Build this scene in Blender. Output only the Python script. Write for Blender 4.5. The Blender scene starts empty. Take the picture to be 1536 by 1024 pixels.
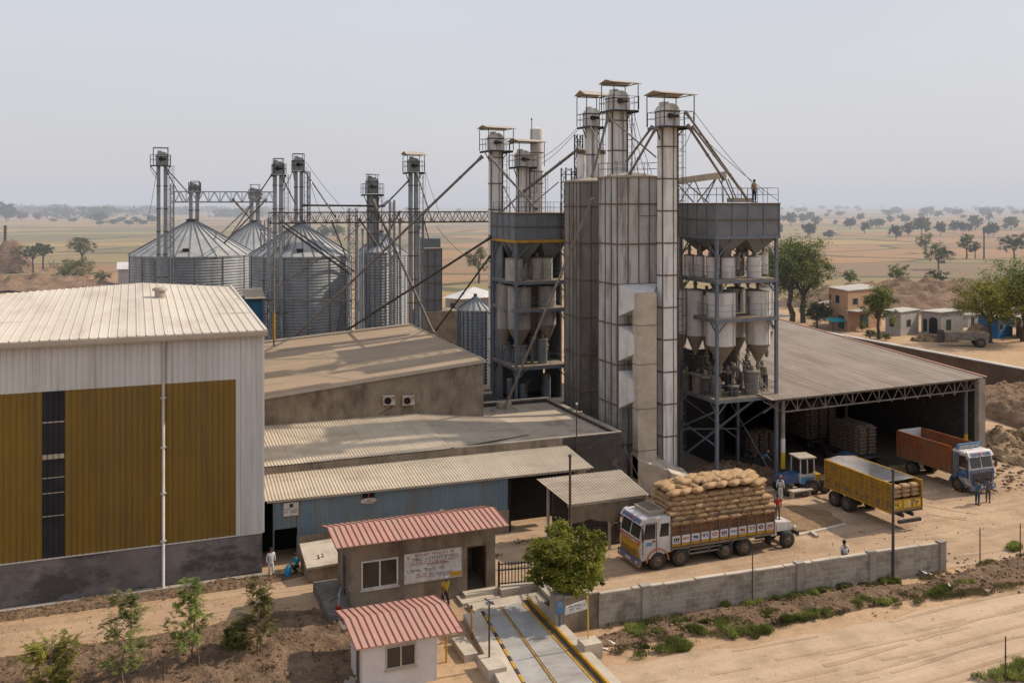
import bpy, bmesh, math, random
from math import sin, cos, pi, radians, sqrt, atan2
from mathutils import Vector, Matrix, noise
random.seed(7)
SC = bpy.context.scene
COL = SC.collection
# ---------------------------------------------------------------- survey helpers
# sight lines of the survey station (the photograph's viewpoint): turn measured angles into places on known planes
YAW = radians(21.6); SA, CA = sin(YAW), cos(YAW); FL = 1436.0; EYE = 21.0
def ray(px):
    k = (px - 768) / FL
    return SA + CA * k, CA - SA * k
def onZ(px, py, z=0.0):
    t = (EYE - z) * FL / (py - 305); r = ray(px); return Vector((t * r[0], t * r[1], z))
def onY(px, py, Y):
    r = ray(px); t = Y / r[1]; return Vector((t * r[0], Y, EYE - (py - 305) * t / FL))
def onX(px, py, X):
    r = ray(px); t = X / r[0]; return Vector((X, t * r[1], EYE - (py - 305) * t / FL))
def at(px, py, d):
    r = ray(px); return Vector((d * r[0], d * r[1], EYE - (py - 305) * d / FL))
def zat(py, d): return EYE - (py - 305) * d / FL
# ---------------------------------------------------------------- scene objects
def tag(o, label=None, cat=None, group=None, kind=None):
    if label: o['label'] = label
    if cat: o['category'] = cat
    if group: o['group'] = group
    if kind: o['kind'] = kind
    return o
def thing(name, label, cat, loc=(0, 0, 0), rotz=0, group=None):
    o = bpy.data.objects.new(name, None); COL.objects.link(o)
    o.location = loc; o.rotation_euler = (0, 0, rotz); o.empty_display_size = .3
    return tag(o, label, cat, group)
def wloc(o):
    v = Vector((0, 0, 0))
    while o is not None:
        v = v + o.location; o = o.parent
    return v
def dup(root, loc=None, rotz=None, label=None, group=None, scale=None, parent=None):
    r = root.copy(); COL.objects.link(r)
    if loc is not None: r.location = loc
    if rotz is not None: r.rotation_euler = (0, 0, rotz)
    if scale is not None: r.scale = scale if hasattr(scale, '__len__') else (scale,) * 3
    if label: r['label'] = label
    if group: r['group'] = group
    if parent is not None: r.parent = parent
    def kids(a, b):
        for ch in list(a.children):
            c = ch.copy(); COL.objects.link(c); c.parent = b; kids(ch, c)
    kids(root, r)
    return r
class MB:
    def __init__(s, local=False):
        s.v = []; s.f = []; s.mi = []; s.sm = []; s.cur = 0; s.local = local
    def poly(s, pts, smooth=False):
        b = len(s.v); s.v += [tuple(p) for p in pts]; s.f.append(tuple(range(b, b + len(pts)))); s.mi.append(s.cur); s.sm.append(smooth)
    def hexa(s, p):
        b = len(s.v); s.v += [tuple(q) for q in p]
        for q in ((0, 3, 2, 1), (4, 5, 6, 7), (0, 1, 5, 4), (1, 2, 6, 5), (2, 3, 7, 6), (3, 0, 4, 7)):
            s.f.append(tuple(b + i for i in q)); s.mi.append(s.cur); s.sm.append(False)
        return s
    def box(s, x0, x1, y0, y1, z0, z1):
        return s.hexa([(x0, y0, z0), (x1, y0, z0), (x1, y1, z0), (x0, y1, z0), (x0, y0, z1), (x1, y0, z1), (x1, y1, z1), (x0, y1, z1)])
    def bar(s, a, b, w, h=None):
        a = Vector(a); b = Vector(b); h = w if h is None else h
        d = (b - a)
        if d.length < 1e-6: return s
        d.normalize(); up = Vector((0, 0, 1)) if abs(d.z) < .95 else Vector((0, 1, 0))
        x = d.cross(up).normalized() * (w / 2); y = x.cross(d).normalized() * (h / 2)
        return s.hexa([a - x - y, a + x - y, a + x + y, a - x + y, b - x - y, b + x - y, b + x + y, b - x + y])
    def loft(s, rings, smooth=True, cap=True, closed=True):
        b = len(s.v); n = len(rings[0])
        for r in rings: s.v += [tuple(p) for p in r]
        for i in range(len(rings) - 1):
            for j in range(n if closed else n - 1):
                k = (j + 1) % n
                s.f.append((b + i * n + j, b + i * n + k, b + (i + 1) * n + k, b + (i + 1) * n + j)); s.mi.append(s.cur); s.sm.append(smooth)
        if cap:
            s.poly(list(reversed(rings[0]))); s.poly(rings[-1])
        return s
    def tube(s, pts, r, n=8, cap=True):
        pts = [Vector(p) for p in pts]; rings = []
        rr = r if hasattr(r, '__len__') else [r] * len(pts)
        ref = None
        for i, p in enumerate(pts):
            d = (pts[min(i + 1, len(pts) - 1)] - pts[max(i - 1, 0)]).normalized()
            if ref is None or abs(d.dot(ref)) > .99: ref = Vector((0, 0, 1)) if abs(d.z) < .9 else Vector((1, 0, 0))
            x = d.cross(ref).normalized(); y = d.cross(x).normalized()
            rings.append([p + (x * cos(2 * pi * k / n) + y * sin(2 * pi * k / n)) * rr[i] for k in range(n)])
        return s.loft(rings, True, cap)
    def lathe(s, cx, cy, prof, n=24, smooth=True, cap=True, a0=0, a1=None):
        rings = []
        for r, z in prof: rings.append([(cx + r * cos(a0 + 2 * pi * k / n), cy + r * sin(a0 + 2 * pi * k / n), z) for k in range(n)])
        return s.loft(rings, smooth, cap)
    def cyl(s, cx, cy, z0, z1, r0, r1=None, n=20): return s.lathe(cx, cy, [(r0, z0), (r0 if r1 is None else r1, z1)], n)
    def hcyl(s, a, b, r, n=20): return s.tube([a, b], r, n)
    def corr(s, A, B, Cc, D, pitch, amp, kind='sine'):
        A, B, Cc, D = map(Vector, (A, B, Cc, D)); L = (B - A).length; n = max(1, int(round(L / pitch)))
        nor = (B - A).cross(D - A).normalized()
        prof = {'sine': [(0, 0), (.25, 1), (.5, 0), (.75, -1)], 'sine6': [(0, .0), (.17, .87), (.33, .87), (.5, 0), (.67, -.87), (.83, -.87)],
                'trap': [(0, 0), (.62, 0), (.7, 1), (.92, 1)], 'rib': [(0, 0), (.86, 0), (.89, 1), (.97, 1)]}[kind]
        us = [((i + u) / n, h) for i in range(n) for u, h in prof] + [(1, 0)]
        lo = [A.lerp(B, u) + nor * (h * amp) for u, h in us]; hi = [D.lerp(Cc, u) + nor * (h * amp) for u, h in us]
        b = len(s.v); m = len(us); s.v += [tuple(p) for p in lo + hi]
        for j in range(m - 1):
            s.f.append((b + j, b + j + 1, b + m + j + 1, b + m + j)); s.mi.append(s.cur); s.sm.append(kind.startswith('sine'))
        return s
    def slab(s, A, B, Cc, D, t):
        A, B, Cc, D = map(Vector, (A, B, Cc, D)); nor = (B - A).cross(D - A).normalized() * t
        return s.hexa([A - nor, B - nor, Cc - nor, D - nor, A, B, Cc, D])
    def build(s, name, mats, parent=None, label=None):
        me = bpy.data.meshes.new(name)
        off = Vector((0, 0, 0)) if (s.local or parent is None) else wloc(parent)
        me.from_pydata([(x - off.x, y - off.y, z - off.z) for x, y, z in s.v], [], s.f)
        mats = mats if isinstance(mats, (list, tuple)) else [mats]
        for m in mats: me.materials.append(m)
        me.polygons.foreach_set('material_index', s.mi); me.polygons.foreach_set('use_smooth', s.sm)
        me.update()
        o = bpy.data.objects.new(name, me); COL.objects.link(o)
        if parent is not None: o.parent = parent
        if label: o['label'] = label
        return o
def settle(o):      # move a single mesh's origin to its own base so that it sits where it stands
    me = o.data; n = len(me.vertices)
    xs = [v.co.x for v in me.vertices]; ys = [v.co.y for v in me.vertices]; zs = [v.co.z for v in me.vertices]
    c = Vector(((min(xs) + max(xs)) / 2, (min(ys) + max(ys)) / 2, min(zs)))
    me.transform(Matrix.Translation(-c)); o.location = o.location + c
    return o
# ---------------------------------------------------------------- materials
def rgb(h):   # sRGB 0-255 triple to linear
    return tuple(((c / 255) / 12.92 if c / 255 <= .04045 else ((c / 255 + .055) / 1.055) ** 2.4) for c in h) + (1,)
class NT:
    def __init__(s, m):
        m.use_nodes = True; s.t = m.node_tree; s.t.nodes.clear()
        s.out = s.t.nodes.new('ShaderNodeOutputMaterial'); s.b = s.t.nodes.new('ShaderNodeBsdfPrincipled')
        s.t.links.new(s.b.outputs[0], s.out.inputs[0]); s.tc = s.t.nodes.new('ShaderNodeTexCoord')
    def n(s, typ, **kw):
        x = s.t.nodes.new(typ)
        for k, v in kw.items():
            if k.startswith('i_'):
                key = k[2:]; key = int(key) if key.isdigit() else key.replace('_', ' ')
                x.inputs[key].default_value = v
            else: setattr(x, k, v)
        return x
    def l(s, a, b): s.t.links.new(a, b)
    def coords(s, scale=(1, 1, 1), rot=(0, 0, 0), src='Object'):
        mp = s.n('ShaderNodeMapping'); mp.inputs['Scale'].default_value = scale; mp.inputs['Rotation'].default_value = rot
        if src == 'World':
            g = s.n('ShaderNodeNewGeometry'); s.l(g.outputs['Position'], mp.inputs[0])
        else: s.l(s.tc.outputs[src], mp.inputs[0])
        return mp.outputs[0]
    def noise(s, vec, scale, detail=5, rough=.6, lo=.35, hi=.65, dist=0):
        x = s.n('ShaderNodeTexNoise'); x.inputs['Scale'].default_value = scale; x.inputs['Detail'].default_value = detail
        x.inputs['Roughness'].default_value = rough; x.inputs['Distortion'].default_value = dist; s.l(vec, x.inputs['Vector'])
        r = s.n('ShaderNodeMapRange'); r.inputs[1].default_value = lo; r.inputs[2].default_value = hi; s.l(x.outputs[0], r.inputs[0])
        return r.outputs[0]
    def mix(s, fac, a, b, mode='MIX'):
        x = s.n('ShaderNodeMix', data_type='RGBA', blend_type=mode)
        for sock, val in ((x.inputs[0], fac), (x.inputs[6], a), (x.inputs[7], b)):
            if hasattr(val, 'links'): s.l(val, sock)
            elif isinstance(val, (int, float)): sock.default_value = val if sock.type == 'VALUE' else (val, val, val, 1)
            else: sock.default_value = tuple(val) if len(val) == 4 else tuple(val) + (1,)
        return x.outputs[2]
    def math(s, op, a, b=0.0, clamp=False):
        x = s.n('ShaderNodeMath', operation=op, use_clamp=clamp)
        for i, v in enumerate((a, b)):
            if hasattr(v, 'links'): s.l(v, x.inputs[i])
            else: x.inputs[i].default_value = v
        return x.outputs[0]
    def bump(s, h, strength=.3, dist=.05):
        x = s.n('ShaderNodeBump'); x.inputs['Strength'].default_value = strength; x.inputs['Distance'].default_value = dist
        s.l(h, x.inputs['Height']); s.l(x.outputs[0], s.b.inputs['Normal']); return x
MC = {}
def mat(name, c1, c2=None, rough=.85, metal=0.0, sc=.6, grime=None, gamt=.5, gsc=(1.2, 1.2, .15), glo=.5, ghi=.72, bump=.25, bsc=12, bd=.02, src='Object', fine=.25, spec=.3, sheet=None, low=None):
    if name in MC: return MC[name]
    m = bpy.data.materials.new(name); k = NT(m); MC[name] = m
    c2 = c2 or tuple(v * .7 for v in c1[:3])
    v = k.coords(src=src)
    c = k.mix(k.noise(v, sc, 6, .62), c1, c2)
    if sheet:      # separate sheets weather differently: a tone step per sheet width, plus a dark lap line
        sp = k.n('ShaderNodeSeparateXYZ'); k.l(v, sp.inputs[0]); q = k.math('DIVIDE', sp.outputs[sheet[0]], sheet[1]); fl = k.math('FLOOR', q)
        wn = k.n('ShaderNodeTexWhiteNoise', noise_dimensions='1D'); k.l(fl, wn.inputs['W'])
        c = k.mix(k.math('MULTIPLY', wn.outputs['Value'], sheet[2]), c, tuple(x * .55 + .03 for x in c1[:3]))
        lap = k.math('LESS_THAN', k.math('FRACT', q), sheet[3] if len(sheet) > 3 else .03)
        c = k.mix(k.math('MULTIPLY', lap, .45), c, tuple(x * .4 for x in c1[:3]))
    if grime is not None:
        g = k.noise(k.coords(gsc, src=src), 1.0, 6, .7, glo, ghi)
        c = k.mix(k.math('MULTIPLY', g, gamt), c, grime)
    if fine:
        f = k.noise(v, bsc * 1.7, 3, .7, .25, .75)
        c = k.mix(k.math('MULTIPLY', f, fine), c, tuple(x * .45 for x in c1[:3]))
    if low:        # vehicle road dust, and shade painted into tower panels, thicken toward the ground: (height, amount, colour)
        s3 = k.n('ShaderNodeSeparateXYZ'); k.l(v, s3.inputs[0]); f = k.math('SUBTRACT', 1.0, k.math('DIVIDE', s3.outputs[2], low[0]), True)
        f = k.math('MULTIPLY', f, k.math('ADD', k.noise(v, 1.7, 5, .7, .3, .7), .35), True)
        c = k.mix(k.math('MULTIPLY', f, low[1]), c, low[2])
    k.l(c, k.b.inputs['Base Color'])
    k.b.inputs['Roughness'].default_value = rough; k.b.inputs['Metallic'].default_value = metal
    k.b.inputs['Specular IOR Level'].default_value = spec
    if bump: k.bump(k.noise(v, bsc, 5, .65, .2, .8), bump, bd)
    return m
DUST = (.30, .205, .125); RUST = (.19, .085, .035); SOOT = (.035, .03, .027)
M_white_wall = mat('warehouse_white_sheet', (.62, .60, .575), (.56, .545, .52), .55, 0, .3, (.30, .25, .2), .5, (2, 2, .14), .5, .72, bump=0, fine=.06, spec=.4, sheet=(0, 1.2, .16, .02))
M_brown_wall = mat('warehouse_brown_sheet', (.225, .13, .013), (.19, .108, .011), .42, 0, .25, (.07, .05, .025), .55, (2, 2, .12), .48, .7, bump=0, fine=.1, spec=.45, sheet=(0, 1.2, .3, .02))
M_cream_roof = mat('cream_roof_sheet', (.60, .53, .44), (.54, .47, .37), .6, 0, .25, (.34, .26, .18), .6, (.5, .12, 1), bump=0, fine=.12, spec=.3, sheet=(0, 1.44, .22, .02))
M_gutter = mat('gutter_paint', (.42, .36, .29), (.36, .3, .23), .6, 0, 1)
M_pvc = mat('pvc_pipe', (.50, .46, .44), (.38, .34, .31), .5, 0, 1, bump=0, fine=.05)
M_plaster = mat('grey_plaster', (.20, .175, .15), (.135, .115, .10), .93, 0, .55, SOOT, .65, (.9, .9, .35), .48, .75, .35, 9, .02)
M_plinth = mat('plinth_plaster', (.21, .185, .175), (.13, .112, .105), .93, 0, .6, (.05, .042, .038), .85, (.35, .35, .6), .48, .60, .3, 9, .02)
M_tanwall = mat('tan_plaster', (.30, .235, .17), (.19, .145, .105), .93, 0, .8, (.075, .055, .04), .8, (.9, .9, .35), .47, .68, .35, 8, .02)
M_concrete = mat('weathered_concrete', (.36, .31, .25), (.25, .21, .17), .92, 0, .8, (.13, .10, .08), .5, (1.2, 1.2, .5), .5, .75, .35, 10, .02)
M_pale_conc = mat('pale_concrete', (.52, .44, .35), (.40, .335, .26), .92, 0, .9, (.2, .15, .11), .5, (1, 1, 1), .5, .75, .3, 10, .02)
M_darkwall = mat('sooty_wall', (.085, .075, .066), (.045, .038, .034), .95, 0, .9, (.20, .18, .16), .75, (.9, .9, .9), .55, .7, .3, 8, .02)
M_asb = mat('asbestos_sheet', (.44, .36, .275), (.36, .29, .215), .92, 0, .35, (.20, .15, .10), .65, (.25, .9, 1), .48, .7, .12, 14, .01, fine=.2, sheet=(0, 1.0, .25, .03))
M_asb_lt = mat('asbestos_sheet_pale', (.52, .435, .33), (.44, .36, .265), .92, 0, .35, (.25, .19, .13), .6, (.25, .9, 1), .48, .7, .12, 14, .01, fine=.2, sheet=(0, 1.0, .2, .03))
M_flatroof = mat('dusty_flat_roof', (.44, .355, .27), (.36, .285, .21), .95, 0, .25, (.15, .105, .07), .6, (.35, .35, .35), .5, .64, .25, 6, .02)
M_brownroof = mat('dusty_brown_roof', (.37, .275, .19), (.31, .225, .15), .95, 0, .2, (.2, .145, .095), .6, (.08, .7, .5), .45, .7, .15, 5, .02)
M_blue_sheet = mat('faded_blue_sheet', (.155, .22, .26), (.115, .165, .20), .6, 0, .5, (.16, .135, .10), .7, (1.5, 1.5, .12), .42, .66, bump=0, fine=.12)
M_redroof = mat('faded_red_roof', (.47, .235, .18), (.40, .205, .155), .7, 0, .5, (.36, .26, .19), .65, (.9, .5, 1), .45, .7, bump=0, fine=.15, sheet=(0, 1.5, .3, .02))
M_redseam = mat('red_roof_seam', (.16, .055, .045), (.13, .045, .04), .7, 0, 1, bump=0)
M_whitewash = mat('whitewashed_wall', (.58, .545, .52), (.50, .46, .43), .9, 0, .7, (.33, .27, .22), .45, (1.4, 1.4, .3), .55, .8, .15, 10, .01, fine=.08)
M_galv = mat('galvanised_steel', (.33, .345, .355), (.24, .25, .26), .6, .12, .8, (.085, .085, .09), .6, (.9, .9, .1), .5, .7, .08, 8, .01, fine=.15, spec=.4)
M_galv_roof = mat('galvanised_roof', (.40, .395, .38), (.29, .29, .285), .65, .05, .7, (.20, .155, .12), .5, (.6, .6, .6), .5, .7, .1, 6, .01, spec=.4)
M_panel = mat('dryer_panel', (.47, .455, .43), (.38, .36, .335), .7, 0, .5, (.12, .09, .065), .8, (1.3, 1.3, .16), .47, .66, .15, 6, .02, fine=.2, low=(13, .75, (.10, .085, .07)))  # low term paints shade into the lower casing
M_panel_lt = mat('pale_steel_casing', (.74, .72, .69), (.62, .595, .56), .6, .0, .8, (.16, .11, .07), .8, (2.2, 2.2, .12), .49, .68, .1, 8, .01, fine=.2)
M_rustband = mat('rust_streaked_flange', (.15, .115, .085), (.10, .075, .055), .85, 0, 2, RUST, .5, (2, 2, 2))
M_hopper = mat('grey_painted_steel', (.18, .19, .20), (.14, .148, .155), .6, .1, .8, (.14, .12, .10), .35, (1.2, 1.2, .15), .55, .75, .1, 8, .01, fine=.18)
M_bluegrey = mat('blue_grey_steel', (.17, .195, .225), (.125, .145, .17), .6, .2, 2, (.15, .11, .08), .4, (2, 2, .4))
M_dksteel = mat('dark_steel', (.075, .07, .068), (.045, .042, .04), .7, .2, 2, RUST, .4, (2, 2, 1), .5, .8)
M_pipe = mat('dusty_pipe', (.23, .205, .18), (.14, .122, .105), .7, .1, 1.5, (.10, .07, .05), .5, (1, 1, 1))
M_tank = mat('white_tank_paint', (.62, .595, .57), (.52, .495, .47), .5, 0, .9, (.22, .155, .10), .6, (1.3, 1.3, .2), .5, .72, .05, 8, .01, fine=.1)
M_panel_dk = mat('shaded_dryer_panel', (.27, .25, .23), (.20, .183, .168), .75, 0, .5, (.09, .07, .05), .75, (.9, .9, .22), .46, .68, .15, 6, .02, fine=.2, low=(17, .8, (.07, .058, .048)))  # darker copy of the dryer panel, shade painted in, deepest low down
M_tank_dk = mat('shaded_dusty_tank_paint', (.40, .375, .345), (.30, .28, .255), .65, 0, .9, (.14, .105, .075), .7, (1.3, 1.3, .3), .46, .68, .1, 8, .01, fine=.15, low=(12, .6, (.1, .085, .07)))  # tank paint dimmed by dust and by shade painted into the colour
M_tankcone = mat('dusty_cone', (.25, .215, .175), (.19, .155, .12), .75, .1, 1)
M_floorplate = mat('dusty_deck_plate', (.30, .235, .17), (.2, .155, .11), .9, 0, 1.5)
M_yellow = mat('yellow_paint', (.50, .26, .02), (.38, .19, .02), .7, 0, 2, (.16, .11, .06), .6, (2, 2, 2))
M_yellowlt = mat('bright_yellow_paint', (.62, .40, .03), (.5, .3, .03), .6, 0, 2, bump=0)
M_black = mat('black_rubber', (.028, .026, .025), (.05, .043, .036), .85, 0, 4, (.12, .09, .065), .5, (3, 3, 3))
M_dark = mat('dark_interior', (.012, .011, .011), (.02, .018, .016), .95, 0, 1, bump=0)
M_wheelhub = mat('wheel_rim_paint', (.17, .125, .085), (.1, .075, .055), .7, .2, 8)
M_soil = mat('dark_turned_soil', (.215, .135, .08), (.32, .21, .13), .97, 0, .9, (.09, .055, .035), .75, (.7, .7, .7), .45, .62, .9, 3.5, .25, src='World', fine=.4)
M_bank = mat('clay_bank', (.30, .19, .115), (.20, .12, .07), .97, 0, .3, (.12, .07, .04), .7, (.4, .4, 1.5), .47, .62, .9, 2.2, .3, src='World', fine=.35)
M_straw = mat('straw_heap', (.50, .35, .20), (.34, .22, .125), .97, 0, .8, (.13, .08, .045), .7, (.8, .8, .8), .5, .62, 1.0, 4, .25, src='World', fine=.4)
M_grain = mat('spread_grain', (.34, .215, .115), (.24, .15, .08), .97, 0, 1.2, (.13, .09, .05), .6, (1, 1, 1), .45, .65, .8, 6, .08, src='World', fine=.4)
M_wood = mat('brown_wood', (.18, .08, .035), (.095, .045, .022), .75, 0, 1.5, (.26, .17, .10), .5, (.5, .5, 7), .5, .7)
M_jute = mat('jute_sack', (.44, .28, .15), (.33, .205, .105), .95, 0, 4, (.15, .09, .05), .6, (5, 5, 5), .5, .68, .9, 11, .035, fine=.25)
M_jute2 = mat('jute_sack_dark', (.40, .25, .125), (.31, .19, .095), .95, 0, 2.5, (.42, .28, .17), .5, (4, 4, 4), .55, .7, .9, 11, .035, fine=.25)
M_tarp = mat('grey_tarpaulin', (.30, .27, .25), (.22, .195, .18), .85, 0, 1.2, (.15, .12, .10), .5, (1, 3, 1), bump=.5, bsc=4, bd=.06)
M_white = mat('white_vehicle_paint', (.60, .57, .55), (.5, .46, .43), .45, 0, 2, (.28, .20, .13), .65, (2, 2, 1.2), .48, .7, 0, fine=.12, spec=.4, low=(1.9, .8, (.25, .18, .12)))
M_orange = mat('orange_vehicle_paint', (.50, .135, .025), (.36, .095, .02), .5, 0, 2.5, (.24, .15, .09), .65, (2, 2, 2), .46, .68, bump=0, spec=.4, low=(1.6, .8, (.25, .18, .12)))
M_orangeside = mat('faded_orange_boards', (.28, .085, .022), (.20, .06, .02), .7, 0, 1.5, (.16, .11, .075), .75, (.5, 3, 3), .45, .66, low=(2.2, .8, (.2, .145, .095)))
M_yellowside = mat('faded_yellow_boards', (.40, .215, .015), (.29, .15, .012), .7, 0, 1.2, (.14, .10, .055), .75, (1.5, 1, 1.5), .43, .66, low=(2.2, .8, (.2, .145, .095)))
M_blue = mat('blue_vehicle_paint', (.02, .10, .26), (.02, .065, .16), .5, 0, 2.5, (.2, .15, .10), .65, (3, 3, 3), .46, .68, bump=0, spec=.4, low=(1.5, .7, (.22, .16, .11)))
M_red = mat('red_paint', (.42, .05, .03), (.3, .04, .03), .6, 0, 3, bump=0)
M_skyblue = mat('light_blue_paint', (.10, .25, .42), (.08, .19, .32), .6, 0, 3, bump=0)
M_paper = mat('white_sign_board', (.60, .57, .53), (.5, .46, .41), .8, 0, 2, (.28, .2, .14), .6, (3, 3, 1), .5, .7, 0, fine=.1)
M_ink = mat('black_sign_paint', (.03, .028, .03), (.08, .06, .05), .8, 0, 6, bump=0)
M_inkred = mat('red_sign_paint', (.36, .07, .045), (.28, .09, .06), .8, 0, 6, bump=0)
M_inkblue = mat('blue_sign_paint', (.04, .10, .25), (.05, .08, .17), .8, 0, 6, bump=0)
M_villagewhite = mat('village_grey_wash', (.42, .39, .36), (.33, .30, .28), .9, 0, .6, (.2, .16, .13), .5, (.5, .5, .5))
M_peach = mat('peach_wash', (.50, .295, .165), (.42, .24, .14), .9, 0, .6, (.2, .14, .1), .4, (.6, .6, .4))
M_vblue = mat('blue_wash', (.025, .16, .36), (.02, .11, .25), .85, 0, .6)
M_brickwall = mat('long_wall_render', (.16, .105, .072), (.105, .066, .046), .95, 0, .25, (.27, .2, .15), .5, (.3, .3, .6), .55, .7, .4, 4, .03)
def glass(name='dark_window_glass'):
    m = bpy.data.materials.new(name); k = NT(m)
    k.b.inputs['Base Color'].default_value = (.03, .026, .022, 1); k.b.inputs['Roughness'].default_value = .12; k.b.inputs['Specular IOR Level'].default_value = .6
    return m
M_glass = glass()
def block_wall():
    m = bpy.data.materials.new('concrete_block_wall'); k = NT(m)
    # world X-Z face of a wall running along X: courses of blocks with pale smeared mortar
    g = k.n('ShaderNodeNewGeometry'); sp = k.n('ShaderNodeSeparateXYZ'); k.l(g.outputs['Position'], sp.inputs[0]); cb = k.n('ShaderNodeCombineXYZ')
    k.l(k.math('ADD', sp.outputs[0], sp.outputs[1]), cb.inputs[0]); k.l(sp.outputs[2], cb.inputs[1])
    br = k.n('ShaderNodeTexBrick'); br.inputs['Scale'].default_value = 1; br.inputs['Brick Width'].default_value = .62; br.inputs['Row Height'].default_value = .27
    br.inputs['Mortar Size'].default_value = .022; br.inputs['Mortar Smooth'].default_value = .6; k.l(cb.outputs[0], br.inputs['Vector'])
    br.inputs['Color1'].default_value = (.36, .305, .24, 1); br.inputs['Color2'].default_value = (.24, .195, .15, 1); br.inputs['Mortar'].default_value = (.42, .37, .31, 1)
    v = k.coords(src='World')
    c = k.mix(k.math('MULTIPLY', k.noise(v, 1.6, 6, .7, .42, .66), .7), br.outputs[0], (.33, .275, .21))
    c = k.mix(k.math('MULTIPLY', k.noise(v, .9, 6, .75, .48, .64), .7), c, (.12, .092, .068))
    k.l(c, k.b.inputs['Base Color']); k.b.inputs['Roughness'].default_value = .95
    h = k.math('ADD', k.math('MULTIPLY', br.outputs[1], -.6), k.noise(v, 9, 5, .7, .2, .8)); k.bump(h, .5, .02)
    return m
M_block = block_wall()
def leafmat(name, dark, light, sub=.35):
    m = bpy.data.materials.new(name); k = NT(m)
    g = k.n('ShaderNodeNewGeometry'); oi = k.n('ShaderNodeObjectInfo')
    c = k.mix(g.outputs['Random Per Island'], dark, light)
    c = k.mix(k.noise(k.coords(), .55, 3, .6, .38, .62), c, tuple(v * .55 for v in dark))
    hs = k.n('ShaderNodeHueSaturation'); k.l(c, hs.inputs['Color'])
    k.l(k.math('ADD', k.math('MULTIPLY', oi.outputs['Random'], .06), .47), hs.inputs['Hue']); k.l(k.math('ADD', k.math('MULTIPLY', oi.outputs['Random'], .4), .8), hs.inputs['Value'])
    c = hs.outputs[0]
    k.l(c, k.b.inputs['Base Color']); k.b.inputs['Roughness'].default_value = .7; k.b.inputs['Specular IOR Level'].default_value = .2
    tr = k.n('ShaderNodeBsdfTranslucent'); k.l(c, tr.inputs[0]); mx = k.n('ShaderNodeMixShader'); mx.inputs[0].default_value = sub
    k.l(k.b.outputs[0], mx.inputs[1]); k.l(tr.outputs[0], mx.inputs[2]); k.l(mx.outputs[0], k.out.inputs[0])
    return m
M_leaf = leafmat('neem_leaves', (.09, .115, .022), (.32, .33, .08))
M_leaf_dk = leafmat('dense_leaves', (.055, .075, .025), (.16, .19, .065))
M_leaf_br = leafmat('bright_leaves', (.15, .18, .025), (.50, .49, .10), .4)
M_leaf_dry = leafmat('dusty_leaves', (.10, .09, .035), (.27, .24, .10), .35)
M_grass = leafmat('verge_grass', (.12, .14, .03), (.36, .36, .11), .4)
M_bark = mat('bark', (.10, .072, .05), (.06, .042, .03), .95, 0, 3, bump=.6, bsc=8, bd=.03)
M_bark_lt = mat('pale_bark', (.22, .165, .11), (.13, .095, .065), .95, 0, 3, bump=.5, bsc=8)
# ---------------------------------------------------------------- camera, light, air
cam = bpy.data.objects.new('camera', bpy.data.cameras.new('camera')); COL.objects.link(cam)
cam.location = (0, 0, EYE); cam.rotation_euler = (pi / 2, 0, -YAW)
cam.data.sensor_width = 36; cam.data.lens = 36 * FL / 1536; cam.data.shift_y = -(512 - 305) / 1536
cam.data.clip_start = .5; cam.data.clip_end = 40000
SC.camera = cam
SUN_EL, SUN_AZ = radians(40), atan2(1, -.02)      # azimuth clockwise from +Y
sdir = Vector((sin(SUN_AZ) * cos(SUN_EL), cos(SUN_AZ) * cos(SUN_EL), sin(SUN_EL)))
sl = bpy.data.lights.new('sun', 'SUN'); sl.energy = 4.5; sl.angle = radians(.8); sl.color = (1, .88, .72)
so = bpy.data.objects.new('sun', sl); COL.objects.link(so); so.location = (60, 0, 60); so.rotation_euler = sdir.to_track_quat('Z', 'Y').to_euler()
w = bpy.data.worlds.new('World'); SC.world = w; w.use_nodes = True; t = w.node_tree; t.nodes.clear()
wo = t.nodes.new('ShaderNodeOutputWorld'); bg = t.nodes.new('ShaderNodeBackground'); sky = t.nodes.new('ShaderNodeTexSky')
sky.sky_type = 'NISHITA'; sky.sun_disc = False; sky.sun_elevation = SUN_EL; sky.sun_rotation = SUN_AZ; sky.air_density = 1.2; sky.dust_density = 6.0; sky.ozone_density = 1.5; sky.altitude = 200
tc = t.nodes.new('ShaderNodeTexCoord'); sp = t.nodes.new('ShaderNodeSeparateXYZ'); t.links.new(tc.outputs['Generated'], sp.inputs[0])
cr = t.nodes.new('ShaderNodeValToRGB'); t.links.new(sp.outputs[2], cr.inputs[0])
HZ = 1 / .13
cr.color_ramp.elements[0].position = 0; cr.color_ramp.elements[0].color = (.72, .71, .725, 1)
cr.color_ramp.elements[1].position = .8; cr.color_ramp.elements[1].color = (.74, .80, .93, 1)
e = cr.color_ramp.elements.new(.22); e.color = (.68, .705, .775, 1)
vm = t.nodes.new('ShaderNodeVectorMath'); vm.operation = 'SCALE'; vm.inputs['Scale'].default_value = HZ; t.links.new(cr.outputs[0], vm.inputs[0])
nz = t.nodes.new('ShaderNodeTexNoise'); nz.inputs['Scale'].default_value = 2.2; nz.inputs['Detail'].default_value = 4
mp = t.nodes.new('ShaderNodeMapping'); mp.inputs['Scale'].default_value = (1, 1, 4); t.links.new(tc.outputs['Generated'], mp.inputs[0]); t.links.new(mp.outputs[0], nz.inputs['Vector'])
mr = t.nodes.new('ShaderNodeMapRange'); mr.inputs[3].default_value = .93; mr.inputs[4].default_value = 1.09; t.links.new(nz.outputs[0], mr.inputs[0])
v2 = t.nodes.new('ShaderNodeVectorMath'); v2.operation = 'SCALE'; t.links.new(vm.outputs[0], v2.inputs[0]); t.links.new(mr.outputs[0], v2.inputs['Scale'])
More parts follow.
